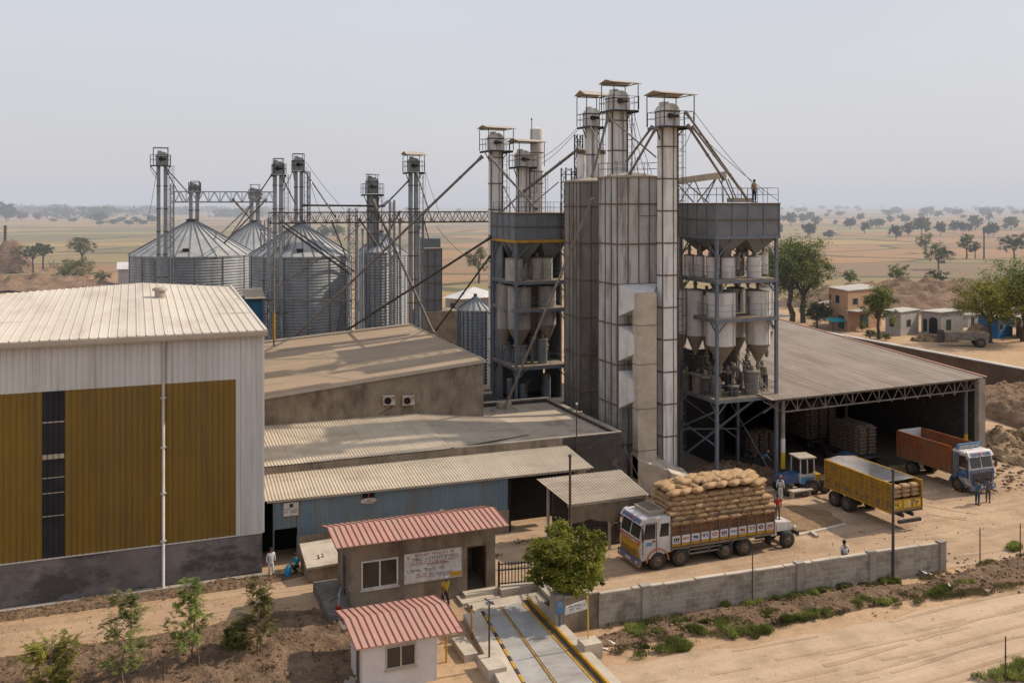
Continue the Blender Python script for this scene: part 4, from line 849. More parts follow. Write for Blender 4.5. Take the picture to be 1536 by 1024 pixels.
for Y, px, z1, w_, l in ((60.6, 1128, 8.25, 21, 1.15), (62.4, 1048, 8.0, 20, 1.35), (60.5, 1078, 7.6, 8, 2.2), (63.0, 1063, 8.3, 9, 1.9), (63.2, 1098, 8.1, 9, 1.3), (62.8, 1113, 7.2, 20, 1.0), (63.8, 1030, 7.9, 12, 1.2), (63.9, 1143, 7.9, 12, 1.3)): put(rt, Y, px, 6.65, z1, w_, 0, m=M_pipe, nm='machine', lid=l, pipe_up=.5)
mb = MB(); rr = random.Random(8)
for i in range(64):
    x = rr.uniform(TX0 + .3, TX1 - .3); y = rr.uniform(TY0 + 1.2, TY1 - .2); z = rr.choice([6.65, 6.65, 6.65, 12.55, 15.4, 16.9]); h = rr.uniform(.4, 2.0)
    mb = MB(); mb.cyl(x, y, z, z + h, rr.uniform(.05, .16), rr.uniform(.05, .2), 8)
    if i % 2: mb.tube([(x, y, z + h - .04), (x + rr.uniform(-.6, .6), y + rr.uniform(-.4, .4), z + h + .5)], .06, 6)
    mb.build('pipe', M_pipe, rt)
mb = MB(); e = onY(1186, 477, TY0); mb.box(TX1 + .12, TX1 + 1.2, TY0 - .1, TY1 - 1, 12.46, 12.53); railing(mb, [(TX1 + .14, TY0, 12.5), (TX1 + 1.2, TY0, 12.5), (TX1 + 1.2, TY1 - 1, 12.5)], 1, .022, 1.2); mb.build('side_landing', M_bluegrey, rt)
mb = MB()
for a, b, w_ in (((TX0, TY1, 1.2), (TX1 - 1.6, TY0 + .6, 6.2), .17), ((TX0, TY0, 5.8), (TX0, TY1, 3.6), .12), ((TX0, TY1, 3.4), (TX1, TY1, 3.0), .1), ((TX0, TY1, 6), (TX1, TY1, 2.2), .08), ((TX1, TY0, 6.0), (TX1, TY1, 3.0), .09), ((TX0, TY1, 4), (TX0, TY0, 3.2), .1), ((TX1 - .1, TY0 + .1, .3), (TX1 - 2.3, TY1 - 2, 6), .05)): mb.bar(a, b, w_)
mb.build('cross_brace', M_bluegrey, rt)
mb = MB()
for s in (-.35, .35): mb.bar((TX1 - .1 + s * 0, TY0 + 1 + s, 6.65), (TX1 - 1.1, TY0 + 2.4 + s, 9.0), .07)
for i in range(9): f = i / 9; mb.bar((TX1 - .1 - f, TY0 + .65 + f * 1.4, 6.65 + f * 2.35), (TX1 - .1 - f, TY0 + 1.35 + f * 1.4, 6.65 + f * 2.35), .12, .04)
mb.build('stair', M_pipe, rt)
for q_ in ((TX0 + .3, TX1 - .6, TY1 - .5, TY1 - .35, 6.65, 9.6), (TX0 + .2, TX0 + .35, TY0 + 2.2, TY1 - .5, 6.65, 9.4), (TX0 + .4, TX1 - .8, TY1 - .45, TY1 - .3, 12.6, 14.2)): MB().box(*q_).build('dark_backing', M_dksteel, rt)  # dark sheets added behind the machinery so the tower reads darker
for Y, px, z1_, w_, l in ((61.6, 1058, 7.9, 13, 1.3), (62.0, 1092, 8.0, 12, 1.2), (61.4, 1148, 7.8, 8, 1.3), (63.0, 1120, 8.6, 11, 1.1), (60.4, 1100, 7.3, 16, 1.1)): put(rt, Y, px, 6.65, z1_, w_, 0, m=M_dksteel, nm='machine', lid=l, pipe_up=.6)
for Y, px, z1_, w_ in ((64.0, 1070, 14.2, 16), (64.1, 1122, 14.2, 18), (62.6, 1060, 14.0, 14)): put(rt, Y, px, 10.9, z1_, w_, 1.3, pipe_up=.7, pipe_dn=.8)
# roof conveyor on the right tower
cv = thing('roof_conveyor', 'tan box conveyor on trestle legs above the right process tower bin', 'conveyor', (41, 62.5, 21.1))
a = onY(1016, 272, 63.2); b = onY(1088, 262, 62.2); MB().bar(a, b, .5, .5).build('trough', M_pale_conc, cv)
mb = MB()
for px, py, qx, qy in ((1041, 268, 1020, 303), (1041, 268, 1056, 303), (1075, 266, 1046, 303), (1075, 266, 1057, 303), (1083, 270, 1084, 303), (1087, 265, 1103, 303), (1092, 268, 1107, 300), (1018, 278, 1040, 303), (1030, 275, 1062, 303), (1078, 268, 1098, 285)):
    p1 = onY(px, py, 62.4); p2 = onY(qx, qy, 61.4 + (px % 3)); p2.z = 21.08; mb.tube([p1, p2], .05, 6)
mb.build('trestle', M_pipe, cv)
p = onY(1111, 302, 60.6); mb = MB(); mb.box(p.x - .75, p.x + 1.0, 60.3, 61.3, 21.08, 21.4); tag(settle(mb.build('inlet_box', M_gutter)), 'flat inlet box at the foot of the twin spouts on the bin roof', 'inlet box')
p = onY(1112, 290, 61); lp = thing('roof_lamp', 'small white lamp on a short post behind the bin roof railing', 'lamp', (p.x, 61, 21.1)); MB().tube([(p.x, 61, 21.08), (p.x, 61, 22.0)], .03, 6).build('post', M_dksteel, lp); mb = MB(); mb.lathe(p.x, 61, [(.05, 21.95), (.16, 22.05), (.16, 22.2), (.04, 22.3)], 12); mb.build('lamp_head', M_tank, lp)
# left tower
LX0, LX1, LY0, LY1 = 29.75, 34.4, 74.2, 79.6
LL = [7.3, 12.1, 14.45]
z1 = zat(321, 80); z0 = zat(361, 80)
lt = proc_tower('process_tower', 'shadowed process tower with a yellow banded bin beside the dark dryer', LX0, LX1, LY0, LY1, 4.1, z0, z1, LL, 2, 2, M_bluegrey, M_yellow, ribs=5, ribsy=4, cone=2.0)
mb = MB(); railing(mb, [(LX0, LY0, z1), (LX1, LY0, z1), (LX1, LY1, z1), (LX0, LY1, z1)], 1.0, .022, 1.5, True); mb.build('roof_railing', M_dksteel, lt)
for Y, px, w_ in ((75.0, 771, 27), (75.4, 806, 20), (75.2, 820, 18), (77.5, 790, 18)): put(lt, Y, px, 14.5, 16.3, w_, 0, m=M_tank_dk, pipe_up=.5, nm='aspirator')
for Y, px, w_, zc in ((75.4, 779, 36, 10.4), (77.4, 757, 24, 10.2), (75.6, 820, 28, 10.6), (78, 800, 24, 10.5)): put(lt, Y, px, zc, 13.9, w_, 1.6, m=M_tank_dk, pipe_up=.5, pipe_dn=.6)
for Y, px, z_, w_, l in ((75.3, 814, 9.3, 14, 1.1), (75.8, 781, 8.8, 20, 1.2), (77.5, 762, 8.6, 14, 1.2), (77.8, 800, 9.2, 14, 1.2)): put(lt, Y, px, 7.35, z_, w_, 0, m=M_hopper, nm='machine', lid=l, pipe_up=.5)
for Y, px, z_, w_, l in ((75.0, 784, 5.6, 9, 1.0), (75.6, 765, 6.0, 9, 1), (75.6, 820, 6.2, 12, 1.1)): put(lt, Y, px, 4.15, z_, w_, 0, m=M_bluegrey, nm='machine', lid=l)
mb = MB()
for i in range(30):
    x = rr.uniform(LX0 + .3, LX1 - .3); y = rr.uniform(LY0 + .8, LY1 - .2); z = rr.choice([4.2, 7.35, 12.15, 14.5]); h = rr.uniform(.4, 1.6)
    mb = MB(); mb.cyl(x, y, z, z + h, rr.uniform(.05, .14), rr.uniform(.05, .18), 8)
    if i % 2: mb.tube([(x, y, z + h - .04), (x + rr.uniform(-.6, .6), y + rr.uniform(-.4, .4), z + h + .6)], .06, 6)
    mb.build('pipe', M_pipe, lt)
for q_ in ((LX0 + .2, LX1 - .2, LY1 - .3, LY1 - .15, 4.1, z0 - 1), (LX1 + .3, LX1 + .45, LY0 + 2, LY1, 4.1, z0), (LX0 + .1, LX0 + .25, LY0 + 3.6, LY1, 4.1, z0 - .5)): MB().box(*q_).build('dark_backing', M_hopper, lt)
# support frame between dark dryer and left tower (stairs cage seen against the sky)
for lab, px, d, w_, t_, b_ in (('tall stair cage on the left of the dark dryer roof', 853, 80, 22, zat(252, 80), 18), ('slim ladder cage behind the peaked canopy elevator', 868, 83, 12, zat(202, 83), 20),
        ('thin lattice mast right of the far left elevator', 258, 98, 6, zat(276, 98), 0), ('thick lattice tower standing between the two broad silos', 413, 92, 22, zat(326, 92), 0),
        ('lattice tower carrying the long catwalk right of the broad silo', 529, 93, 15, zat(312, 93), 0), ('slim lattice mast between the narrow bin and the twin leg elevator', 588, 95, 9, zat(300, 95), 0),
        ('lattice mast hugging the right side of the twin leg elevator', 631, 97, 9, zat(318, 97), 0), ('slender lattice mast on the right flank of the elevator over the pipe-crossed silo', 463, 103, 5, zat(258, 103), 15), ('narrow lattice mast left of the thick lattice tower', 394, 97, 7, zat(330, 97), 0)):
    lattice(lab, px, d, w_, t_, b_, M_galv if d > 90 else M_dksteel)
# bridges
a = onY(404, 331, 90); b = onY(738, 331, 90); zc = 19.15; truss_bridge('long truss catwalk running from the broad silos to the left process tower', (a.x, 90, zc), (b.x, 90, zc), 1.0, 1.1)
a = onY(262, 303, 100); b = onY(412, 303, 100); truss_bridge('shorter truss catwalk linking the heads of the left silos', (a.x, 100, 21.1), (b.x, 100, 21.1), 1.05, 1.1, M_galv)
spout('thin horizontal conveyor tube behind the long catwalk', onY(455, 308, 97), onY(575, 309, 97), .1, M_dksteel)
# ---------------------------------------------------------------- spouts, braces and wires
roofz = lambda px, py: None
SP = [('long thick spout from the white elevator to the brown roof far edge', (722, 236, 86), (437, 509, 88), .15),
      ('light spout from the narrow bin elevator to the brown roof corner', (560, 302, 96), (650, 499, 93), .17),
      ('dark spout from the left process tower down to the brown roof edge', (735, 357, 84), (508, 503, 90), .13),
      ('short dark strut from the left process tower to the brown roof corner', (734, 386, 84), (654, 495, 92), .10),
      ('long pale pole leaning across the dark dryer onto the flat roof block', (888, 300, 67.5), (757, 612, 74.4), .12),
      ('spout from the white elevator down to the foot of the chimney', (735, 236, 85.5), (805, 314, 82), .13),
      ('thick spout from the peaked canopy elevator to the base of the chimney', (868, 223, 80), (786, 287, 86), .16),
      ('lower spout end bending onto the left process tower roof', (786, 287, 86), (754, 316, 83), .10),
      ('upper one of the twin spouts left of the white elevator beside the right tower', (977, 192, 69.5), (940, 242, 73), .11),
      ('lower one of the twin spouts left of the white elevator beside the right tower', (983, 194, 69), (944, 262, 71), .12),
      ('steep spout from the tallest elevator to the top of the dark dryer', (912, 176, 74), (888, 266, 73), .13),
      ('thin tie pipe from the tallest elevator across to the white elevator', (913, 176, 74), (984, 236, 70), .07),
      ('outer of the twin spouts running from the white elevator to the bin roof', (1030, 170, 68.5), (1122, 300, 70.6), .11),
      ('inner of the twin spouts running from the white elevator to the bin roof', (1033, 190, 68.5), (1086, 270, 70.2), .12),
      ('middle strut along the twin spouts above the bin roof', (1040, 192, 68.5), (1119, 296, 70.6), .09),
      ('thin brace from the pale dryer top over the neighbouring canopy', (905, 226, 76), (886, 190, 80), .06),
      ('black spout sloping across the conical roof of the broad silo', (420, 336, 93), (527, 412, 93), .12),
      ('second black spout just above the first on the broad silo', (423, 332, 93.5), (531, 407, 93.5), .09),
      ('thin dusty pipe sloping up across the corrugated wall of the broad silo', (398, 443, 90), (487, 383, 92), .08),
      ('horizontal dusty pipe across the broad silo wall', (398, 449, 91), (528, 451, 91), .09),
      ('spout from the far left elevator to the peak of its silo', (247, 250, 99), (283, 290, 105), .08),
      ('second spout from the far left elevator toward the catwalk', (249, 254, 99), (275, 304, 102), .07),
      ('left spout of the pair under the elevator between the broad silos', (407, 263, 96), (345, 355, 105), .08),
      ('inclined tube from the back silo down to the far left silo roof', (399, 300, 98), (337, 364, 104), .10),
      ('spout crossing from the elevator between the silos to the silo peak', (423, 265, 96), (445, 310, 100), .08),
      ('spout from the silo peak elevator toward the long catwalk', (458, 258, 99), (503, 325, 94), .09),
      ('spout falling left from the silo peak elevator', (438, 260, 99), (424, 288, 97), .07),
      ('black hanging hose at the right of the broad silo', (514, 455, 89), (505, 500, 89), .06),
      ('diagonal spout from the peaked canopy tower to the narrow bin', (614, 270, 96), (575, 310, 97), .10),
      ('spout right of the peaked canopy tower down to the catwalk', (626, 262, 95), (648, 330, 92), .10),
      ('rusty spout from the white elevator shaft to the left tower roof', (754, 277, 85), (774, 317, 82), .07),
      ('thin dusty pipe over the left tower roof toward the stair cage', (800, 305, 80), (838, 273, 80), .06),
      ('lighter tube leaning from the catwalk to the box dryer top', (637, 335, 96), (643, 358, 104), .08),
      ('slanted pipe behind the long catwalk above the narrow bin', (516, 360, 97), (582, 300, 99), .06)]
for lab, a, b, r in SP: spout(lab, at(*a), at(*b), r * .8, M_dksteel if ('dark' in lab.split()[:2] or 'black' in lab) else M_pipe)
WR = [('guy wire from the silo peak elevator to the long catwalk', (459, 243, 99), (516, 314, 92)), ('second guy wire under the first from the silo peak elevator', (459, 250, 99), (480, 318, 95)),
      ('long guy wire from the white elevator to the worker on the bin roof', (1041, 168, 69), (1146, 292, 70)), ('slack wire from the dark dryer canopy to the chimney', (866, 192, 80), (810, 238, 88)),
      ('second slack wire just under the first at the chimney', (866, 196, 80), (812, 246, 88)), ('guy wire right of the peaked canopy tower', (638, 258, 95), (664, 330, 92)), ('fine wire from the white elevator platform past the worker on the bin roof', (1038, 190, 69), (1166, 300, 72)),
      ('wire fan strand nearest the tallest elevator', (946, 168, 74), (968, 263, 71)), ('wire fan strand between tallest elevator and white elevator', (950, 166, 74), (978, 262, 71)), ('outermost wire fan strand right of the tallest elevator', (943, 170, 74), (958, 264, 71)),
      ('curved cable hanging from the white elevator platform', (1037, 196, 69), (1020, 226, 69.5)), ('power line dropping toward the box dryer', (655, 340, 95), (700, 385, 100)),
      ('long wire running down beside the sooty wall to the fan housing', (931, 655, 68), (966, 728, 64)), ('short wire between dark dryer and flat roof', (898, 604, 72), (888, 634, 70)), ('guy wire of the far left elevator', (236, 250, 99), (222, 330, 99)), ('guy wire from far left elevator head to the mast', (225, 252, 99), (240, 270, 98))]
for lab, a, b in WR: spout(lab, at(*a), at(*b), .022, M_dksteel, 'guy_wire', 'wire', None, False, .25)
p = at(411, 380, 84); spo = pole('standing_pipe', 'rusty upright pipe with an orange band rising from the brown roof edge', p.x, p.y, zat(364, 84), .1, M_pipe, cap=False)
MB().cyl(p.x, p.y, zat(508, 84), zat(470, 84), .115, .115, 10).build('orange_band', M_yellow, spo)
sb = thing('blue_lean_to', 'small blue sheet lean-to beside the far silo behind the warehouse', 'shed', (11, 80, 0)); a = at(362, 440, 92); b = at(396, 440, 90)
MB().box(a.x, b.x - .1, b.y, b.y + 2.4, 0, zat(446, 90)).build('wall', mat('blue_sheet_bright', (.03, .12, .22), (.02, .09, .17), .6, 0, 1), sb)
MB().slab((a.x, b.y - .5, zat(446, 90)), (b.x + .1, b.y - .5, zat(446, 90)), (b.x + .1, b.y + 2.6, zat(438, 90) + .2), (a.x, b.y + 2.6, zat(438, 90) + .2), .08).build('roof', M_asb, sb)

for lab, a, b, r in (('short cross pipe between the lattice towers beside the broad silos', (394, 420, 95), (432, 420, 92), .07), ('lower cross pipe between the lattice towers beside the broad silos', (394, 470, 95), (432, 468, 92), .07), ('drop pipe down the left edge of the thick lattice tower', (402, 330, 93), (402, 508, 92), .09),
    ('pale drop pipe inside the thick lattice tower', (420, 322, 93), (421, 506, 92), .13), ('drop pipe beside the lattice tower carrying the catwalk', (536, 335, 93), (537, 498, 93), .11), ('drop pipe on the left of the narrow corrugated bin', (544, 345, 96), (545, 495, 96), .1), ('dark drop pipe between narrow bin and twin leg elevator', (600, 330, 97), (601, 490, 97), .14), ('drop pipe right of the twin leg elevator by the box dryer', (628, 340, 96), (629, 498, 96), .12),
    ('slanted feed pipe into the narrow corrugated bin', (540, 330, 96), (566, 368, 99), .1), ('slanted pipe across the head of the narrow bin', (600, 318, 97), (572, 366, 99), .09), ('bent pipe from the catwalk to the broad silo rim', (498, 333, 93), (522, 392, 95), .08), ('pipe bundle strand leading to the back silo peak', (350, 300, 112), (378, 330, 125), .12), ('upper pipe bundle strand leading to the back silo', (392, 292, 110), (330, 352, 106), .08)):
    spout(lab, at(*a), at(*b), r, M_galv if 'drop' in lab else M_pipe)
# ================================================================ gate office and booth
def red_roof(parent, pf0, pf1, r0, r1, b0, b1, pitch=.3):
    mb = MB(); mb.slab(pf0, pf1, r1, r0, .05); mb.slab(r0, r1, b1, b0, .05)
    mb.cur = 1
    for (A, B, Cc, D) in ((pf0, pf1, r1, r0), (r0, r1, b1, b0)):
        A, B, Cc, D = map(Vector, (A, B, Cc, D)); n = int((B - A).length / pitch); nor = (B - A).cross(D - A).normalized()
        for i in range(n + 1):
            mb.bar(A.lerp(B, i / n) + nor * .012, D.lerp(Cc, i / n) + nor * .012, .05, .035)
    return mb.build('roof', [M_redroof, M_redseam], parent)
go = thing('gate_office', 'plastered gate office with pink red metal roof, wide notice board and open door', 'office', (14.3, 50.2, 0))
GX0, GX1, GY0, GY1 = 10.35, 18.2, 48.4, 51.9
mb = MB(); z_ = 3.75
D0, D1, W0, W1 = 16.56, 17.70, 10.86, 12.80
mb.box(GX0, W0, GY0, GY0 + .2, 0, z_).box(W0, W1, GY0, GY0 + .2, 0, 1.22).box(W0, W1, GY0, GY0 + .2, 2.68, z_).box(W1, D0, GY0, GY0 + .2, 0, z_).box(D0, D1, GY0, GY0 + .2, 2.7, z_).box(D0, D1, GY0, GY0 + .2, 0, .2).box(D1, GX1, GY0, GY0 + .2, 0, z_)
mb.box(GX0, GX0 + .2, GY0 + .2, GY0 + 1.3, 0, z_).box(GX0, GX0 + .2, GY0 + 2.1, GY1, 0, 3.2).box(GX0, GX0 + .2, GY0 + 1.3, GY0 + 2.1, 2.5, 3.6).box(GX1 - .2, GX1, GY0 + .2, GY1, 0, 3.2).box(GX0 + .2, GX1 - .2, GY1 - .2, GY1, 0, 3.2)
mb.box(W1 + 3.3, W1 + 3.45, GY0 + .2, GY1 - .2, 0, z_)
mb.build('wall', M_tanwall, go)
MB().box(GX0 + .2, GX1 - .2, GY0 + .2, GY1 - .2, .02, .12).build('floor', M_concrete, go)
wf = MB()
for a, b, c_, d_ in ((W0, W1, 1.22, 1.30), (W0, W1, 2.60, 2.68), (W0, W0 + .08, 1.3, 2.6), (W1 - .08, W1, 1.3, 2.6), ((W0 + W1) / 2 - .04, (W0 + W1) / 2 + .04, 1.3, 2.6)): wf.box(a, b, GY0 - .04, GY0 + .08, c_, d_)
wf.box(W0 - .06, W1 + .06, GY0 - .08, GY0 - .003, 1.14, 1.217)
wf = wf.build('window', M_paper, go)
MB().box(W0 + .08, (W0 + W1) / 2 - .04, GY0 + .02, GY0 + .03, 1.3, 2.6).build('pane', M_glass, wf); MB().box((W0 + W1) / 2 + .04, W1 - .08, GY0 + .04, GY0 + .05, 1.3, 2.6).build('pane', M_glass, wf)
f0 = onY(504, 820, 47.1); f1 = onY(764, 789, 47.1); zf = (f0.z + f1.z) / 2; xl, xr = f0.x, f1.x
r0 = onX(492, 788, xl); r1 = onX(739, 763, xr); ry = (r0.y + r1.y) / 2; rz = (r0.z + r1.z) / 2
bb = onX(478, 783, xl); by_ = ry + 1.6; bz_ = rz - .55
red_roof(go, (xl, 47.1, zf), (xr, 47.1, zf), (xl, ry, rz), (xr, ry, rz), (xl, by_ + .5, bz_), (xr, by_ + .5, bz_))
MB().box(GX0 + .2, GX1 - .2, GY0 + .2, GY1 - .3, 3.1, 3.19).build('ceiling_slab', M_tanwall, go)
for x_ in (15.3, 15.9, 14.7): pass
mb = MB(); mb.box(D0, D0 + .06, GY0 + .0, GY0 + .1, .2, 2.7).box(D1 - .06, D1, GY0 + .0, GY0 + .1, .2, 2.7).box(D0 + .06, D1 - .06, GY0, GY0 + .1, 2.63, 2.7); mb.build('door_frame', M_wood, go)
nb = thing('notice_board', 'wide stained white notice board with red and black writing on the gate office', 'sign', (14.7, GY0, 1.9))
B0, B1, Z0_, Z1_ = 13.13, 16.24, 1.22, 2.74; yb = GY0 - .06
MB().box(B0, B1, yb, GY0 - .004, Z0_, Z1_).build('board', M_paper, nb)
mb = MB(); mb.box(B0 - .03, B1 + .03, yb - .01, GY0 - .006, Z0_ - .04, Z0_ - .002).box(B0 - .03, B1 + .03, yb - .01, GY0 - .006, Z1_ + .002, Z1_ + .03).box(B0 - .035, B0 - .002, yb - .01, GY0 - .006, Z0_, Z1_).box(B1 + .002, B1 + .035, yb - .01, GY0 - .006, Z0_, Z1_); mb.build('frame', M_gutter, nb)
mb = MB(); strokes(mb, B0 + .4, B1 - .1, 2.28, 2.5, yb - .006, 1, 11, .3); strokes(mb, B0 + .1, B1 - .9, 1.72, 1.94, yb - .006, 1, 12, .3); strokes(mb, B0 + 1.2, B1 - .6, 1.98, 2.14, yb - .006, 1, 13, .3); strokes(mb, B0 + 1.3, B1 - .4, 1.36, 1.6, yb - .006, 2, 23, .3); mb.build('black_writing', M_ink, nb)
mb = MB(); strokes(mb, B0 + .5, B1 - .3, 2.52, 2.7, yb - .008, 1, 14, .3); strokes(mb, B0 + .25, B1 - .2, 2.14, 2.30, yb - .008, 1, 15, .1); mb.box(B0 + .25, B1 - .8, yb - .009, yb - .001, 2.12, 2.14); strokes(mb, B0 + .6, B1 - 1.6, 1.42, 1.68, yb - .008, 2, 16, .2); mb.build('red_writing', M_inkred, nb)
mb = MB(); mb.box(B1 - .62, B1 - .02, yb - .012, yb - .003, Z0_ + .04, Z0_ + .28); mb.poly([(B0 + .12, yb - .01, 2.52), (B0 + .2, yb - .01, 2.44), (B0 + .26, yb - .01, 2.54), (B0 + .19, yb - .01, 2.63)]); mb.build('ochre_patch', M_yellow, nb)
st = MB(); st.box(15.95, 18.1, 47.3, 48.36, -.02, .18).box(16.3, 18.15, 47.85, 48.38, .18, .36); st = st.build('door_step', M_pale_conc); tag(settle(st), 'two concrete steps below the open door of the gate office', 'step')
mb = MB(); mb.box(GX0 - 1.3, GX0 - .02, GY0 - .8, GY1 + .2, -.02, .55).box(GX0 - .9, GX0 + .6, GY0 - 2.2, GY0 - .8, -.02, .35).box(GX0 - .3, GX0 + .7, GY0 - 1.7, GY0 - .9, .35, .75); o = mb.build('side_steps', M_plaster); tag(settle(o), 'worn concrete ledge and steps on the left side of the gate office', 'step')
hp = thing('hand_pump', 'small grey hand pump with bent pipe on the ledge left of the gate office', 'hand pump', (GX0 - .7, GY0 - .3, .55))
mb = MB(); x_, y_ = GX0 - .7, GY0 - .3; mb.cyl(x_, y_, .55, 1.35, .07, .06, 10).build('body', M_galv, hp); MB().tube([(x_, y_, 1.3), (x_ + .1, y_, 1.6), (x_ + .5, y_, 1.65), (x_ + .6, y_, 1.35)], .03, 8).build('bent_pipe', M_galv, hp); MB().tube([(x_, y_, 1.2), (x_ - .45, y_ - .1, 1.05)], .03, 6).build('handle', M_dksteel, hp)
bu = MB(); bu.lathe(GX0 - .8, GY0 - .65, [(.12, .56), (.16, .85), (.17, .85), (.14, .84), (.1, .6)], 14, cap=False); tag(settle(bu.build('red_basin', M_red)), 'small red bucket beside the hand pump', 'bucket')
# guard booth
gb = thing('guard_booth', 'small white booth with pink red metal roof in the foreground', 'booth', (10.9, 42.2, 0))
BX0, BX1, BY0_, BY1_ = 9.12, 12.45, 40.45, 44.2
mb = MB(); Wl, Wr, Wb, Wt = 10.14, 11.50, .86, 1.86
mb.box(BX0, Wl, BY0_, BY0_ + .18, -.05, 2.02).box(Wr, BX1, BY0_, BY0_ + .18, -.05, 2.02).box(Wl, Wr, BY0_, BY0_ + .18, -.05, Wb).box(Wl, Wr, BY0_, BY0_ + .18, Wt, 2.02)
mb.box(BX0, BX0 + .18, BY0_ + .18, BY0_ + .5, -.05, 2.02).box(BX0, BX0 + .18, BY0_ + 1.3, BY1_ - 1.5, -.05, 2.15).box(BX1 - .18, BX1, BY0_ + .18, BY1_ - 1.5, -.05, 2.1).box(BX0 + .18, BX1 - .18, BY1_ - 1.68, BY1_ - 1.5, -.05, 2.1)
mb.build('wall', M_whitewash, gb)
wf = MB(); ym = BY0_
for a, b, c_, d_ in ((Wl, Wr, Wb, Wb + .07), (Wl, Wr, Wt - .07, Wt), (Wl, Wl + .07, Wb + .07, Wt - .07), (Wr - .07, Wr, Wb + .07, Wt - .07), ((Wl + Wr) / 2 - .035, (Wl + Wr) / 2 + .035, Wb + .07, Wt - .07)): wf.box(a, b, ym - .035, ym + .06, c_, d_)
wf.box(Wl - .05, Wr + .05, ym - .07, ym - .004, Wb - .08, Wb - .003)
wf = wf.build('window', M_gutter, gb); MB().box(Wl + .07, (Wl + Wr) / 2 - .035, ym + .02, ym + .03, Wb + .07, Wt - .07).build('pane', M_glass, wf); MB().box((Wl + Wr) / 2 + .035, Wr - .07, ym + .035, ym + .045, Wb + .07, Wt - .07).build('pane', M_glass, wf)
MB().box(BX0 + .03, BX0 + .08, BY0_ + .5, BY0_ + 1.3, 0, 2.1).build('door', M_wood, gb).scale.z = .95
f0 = onY(533.5, 973, 40.15); f1 = onY(696, 946, 40.15); zf = (f0.z + f1.z) / 2; xl, xr = f0.x, f1.x
r0 = onX(515.5, 929, xl); r1 = onX(670, 904, xr); ry = (r0.y + r1.y) / 2; rz = (r0.z + r1.z) / 2; b0 = onX(502, 914, xl); b1 = onX(652, 893, xr)
red_roof(gb, (xl, 40.15, zf), (xr, 40.15, zf), (xl, ry, rz), (xr, ry, rz), (xl, (b0.y + b1.y) / 2, (b0.z + b1.z) / 2), (xr, (b0.y + b1.y) / 2, (b0.z + b1.z) / 2))
print('roofs', r0, r1, b0, b1, zf)
# ================================================================ weighbridge, kerbs and fittings
wbr = thing('weighbridge', 'long concrete weighbridge deck with yellow edge rails leading out of the gate', 'weighbridge', (17, 41, 0))
P0, P1, P2, P3 = onZ(722, 918, .3), onZ(792, 899, .3), onZ(905, 1020, .3), onZ(783, 1024, .3)
dl_ = (P3 - P0).normalized(); dr_ = (P2 - P1).normalized(); P3 = P0 + dl_ * 15; P2 = P1 + dr_ * 15
M_deck = mat('scuffed_deck_concrete', (.37, .345, .315), (.28, .26, .24), .85, 0, .9, (.20, .145, .09), .6, (.35, 1.2, 1), .5, .72, .15, 10, .01)
mb = MB(); mb.slab(P3, P2, P1, P0, .32); mb.build('deck', M_deck, wbr)
mid0 = P0.lerp(P1, .40); mid1 = P3.lerp(P2, .40)
for nm, a, b, off in (('centre_strip', mid0, mid1, 0),):
    mb = MB(); mb.bar(a + Vector((0, 0, .02)), b + Vector((0, 0, .02)), .06, .05); mb.build(nm, M_yellow, wbr); mb = MB(); mb.bar(a + Vector((.07, 0, .012)), b + Vector((.07, 0, .012)), .05, .02); mb.build('deck_gap', M_ink, wbr)
mb = MB(); mb.bar(P1 + Vector((-.02, 0, .06)), P2 + Vector((-.02, 0, .06)), .12, .22); mb.bar(P1 + Vector((-.42, -.3, .01)), P2 + Vector((-.42, 0, .01)), .10, .03); mb.build('edge_rail', M_yellow, wbr)
MB().bar(P1 + Vector((-.2, 0, .012)), P2 + Vector((-.2, 0, .012)), .3, .02).build('rail_channel', M_ink, wbr).data.materials[0] = mat('oily_channel', (.10, .075, .045), (.06, .045, .03), .8, 0, 1)
mb = MB(); mb.bar(P1 + Vector((.28, .0, -.02)), P2 + Vector((.28, 0, -.02)), .46, .34); mb.build('side_kerb', M_pale_conc, wbr)
mb = MB(); mb.bar(P0 + Vector((-.5, 0, -.1)), P3 + Vector((-.5, 0, -.1)), .9, .32); mb.build('walk_strip', M_pale_conc, wbr)
mb = MB(); mb.bar(P0 + Vector((.06, 0, .01)), P3 + Vector((.06, 0, .01)), .13, .12)
mb.cur = 1; n = 24
for i in range(0, n, 2):
    a = P0.lerp(P3, i / n); b = P0.lerp(P3, (i + .8) / n); mb.bar(a + Vector((.06, 0, .014)), b + Vector((.06, 0, .014)), .14, .13)
mb.build('striped_kerb', [M_yellow, M_ink], wbr)
MB().box(16.2, 20.2, P0.y - .05 + .3, 47.2, .0, .2).build('approach_slab', M_pale_conc, wbr)
pole('camera_pole', 'rusty pole with a small camera head beside the striped weighbridge kerb', 14.95, 40.55, 2.95, .05, M_bark, None, 0, False)
c_ = thing('security_camera', 'small grey camera head on top of the rusty weighbridge pole', 'camera', (14.95, 40.55, 2.95)); MB().box(14.78, 15.1, 40.42, 40.58, 2.95, 3.1).build('housing', M_galv, c_); MB().bar((14.7, 40.5, 3.25), (15.1, 40.3, 3.0), .05).build('arm', M_dksteel, c_)
pole('bollard_post', 'short yellow based post near the gate office steps', 15.2, 43.7, 1.5, .05, M_yellow, None)
pole('bollard_post', 'yellow post beside the white booth wall', 13.35, 41.9, 1.75, .05, M_yellow, None)
MB_ = MB(); MB_.box(14.5, 15.35, 39.4, 40.9, 0, .55); tag(settle(MB_.build('concrete_block', M_pale_conc)), 'low concrete block under the camera pole', 'block')
MB_ = MB(); MB_.box(14.1, 14.75, 41.5, 43.4, 0, .35); tag(settle(MB_.build('concrete_bench', M_pale_conc)), 'long low concrete bench beside the walk strip', 'bench')
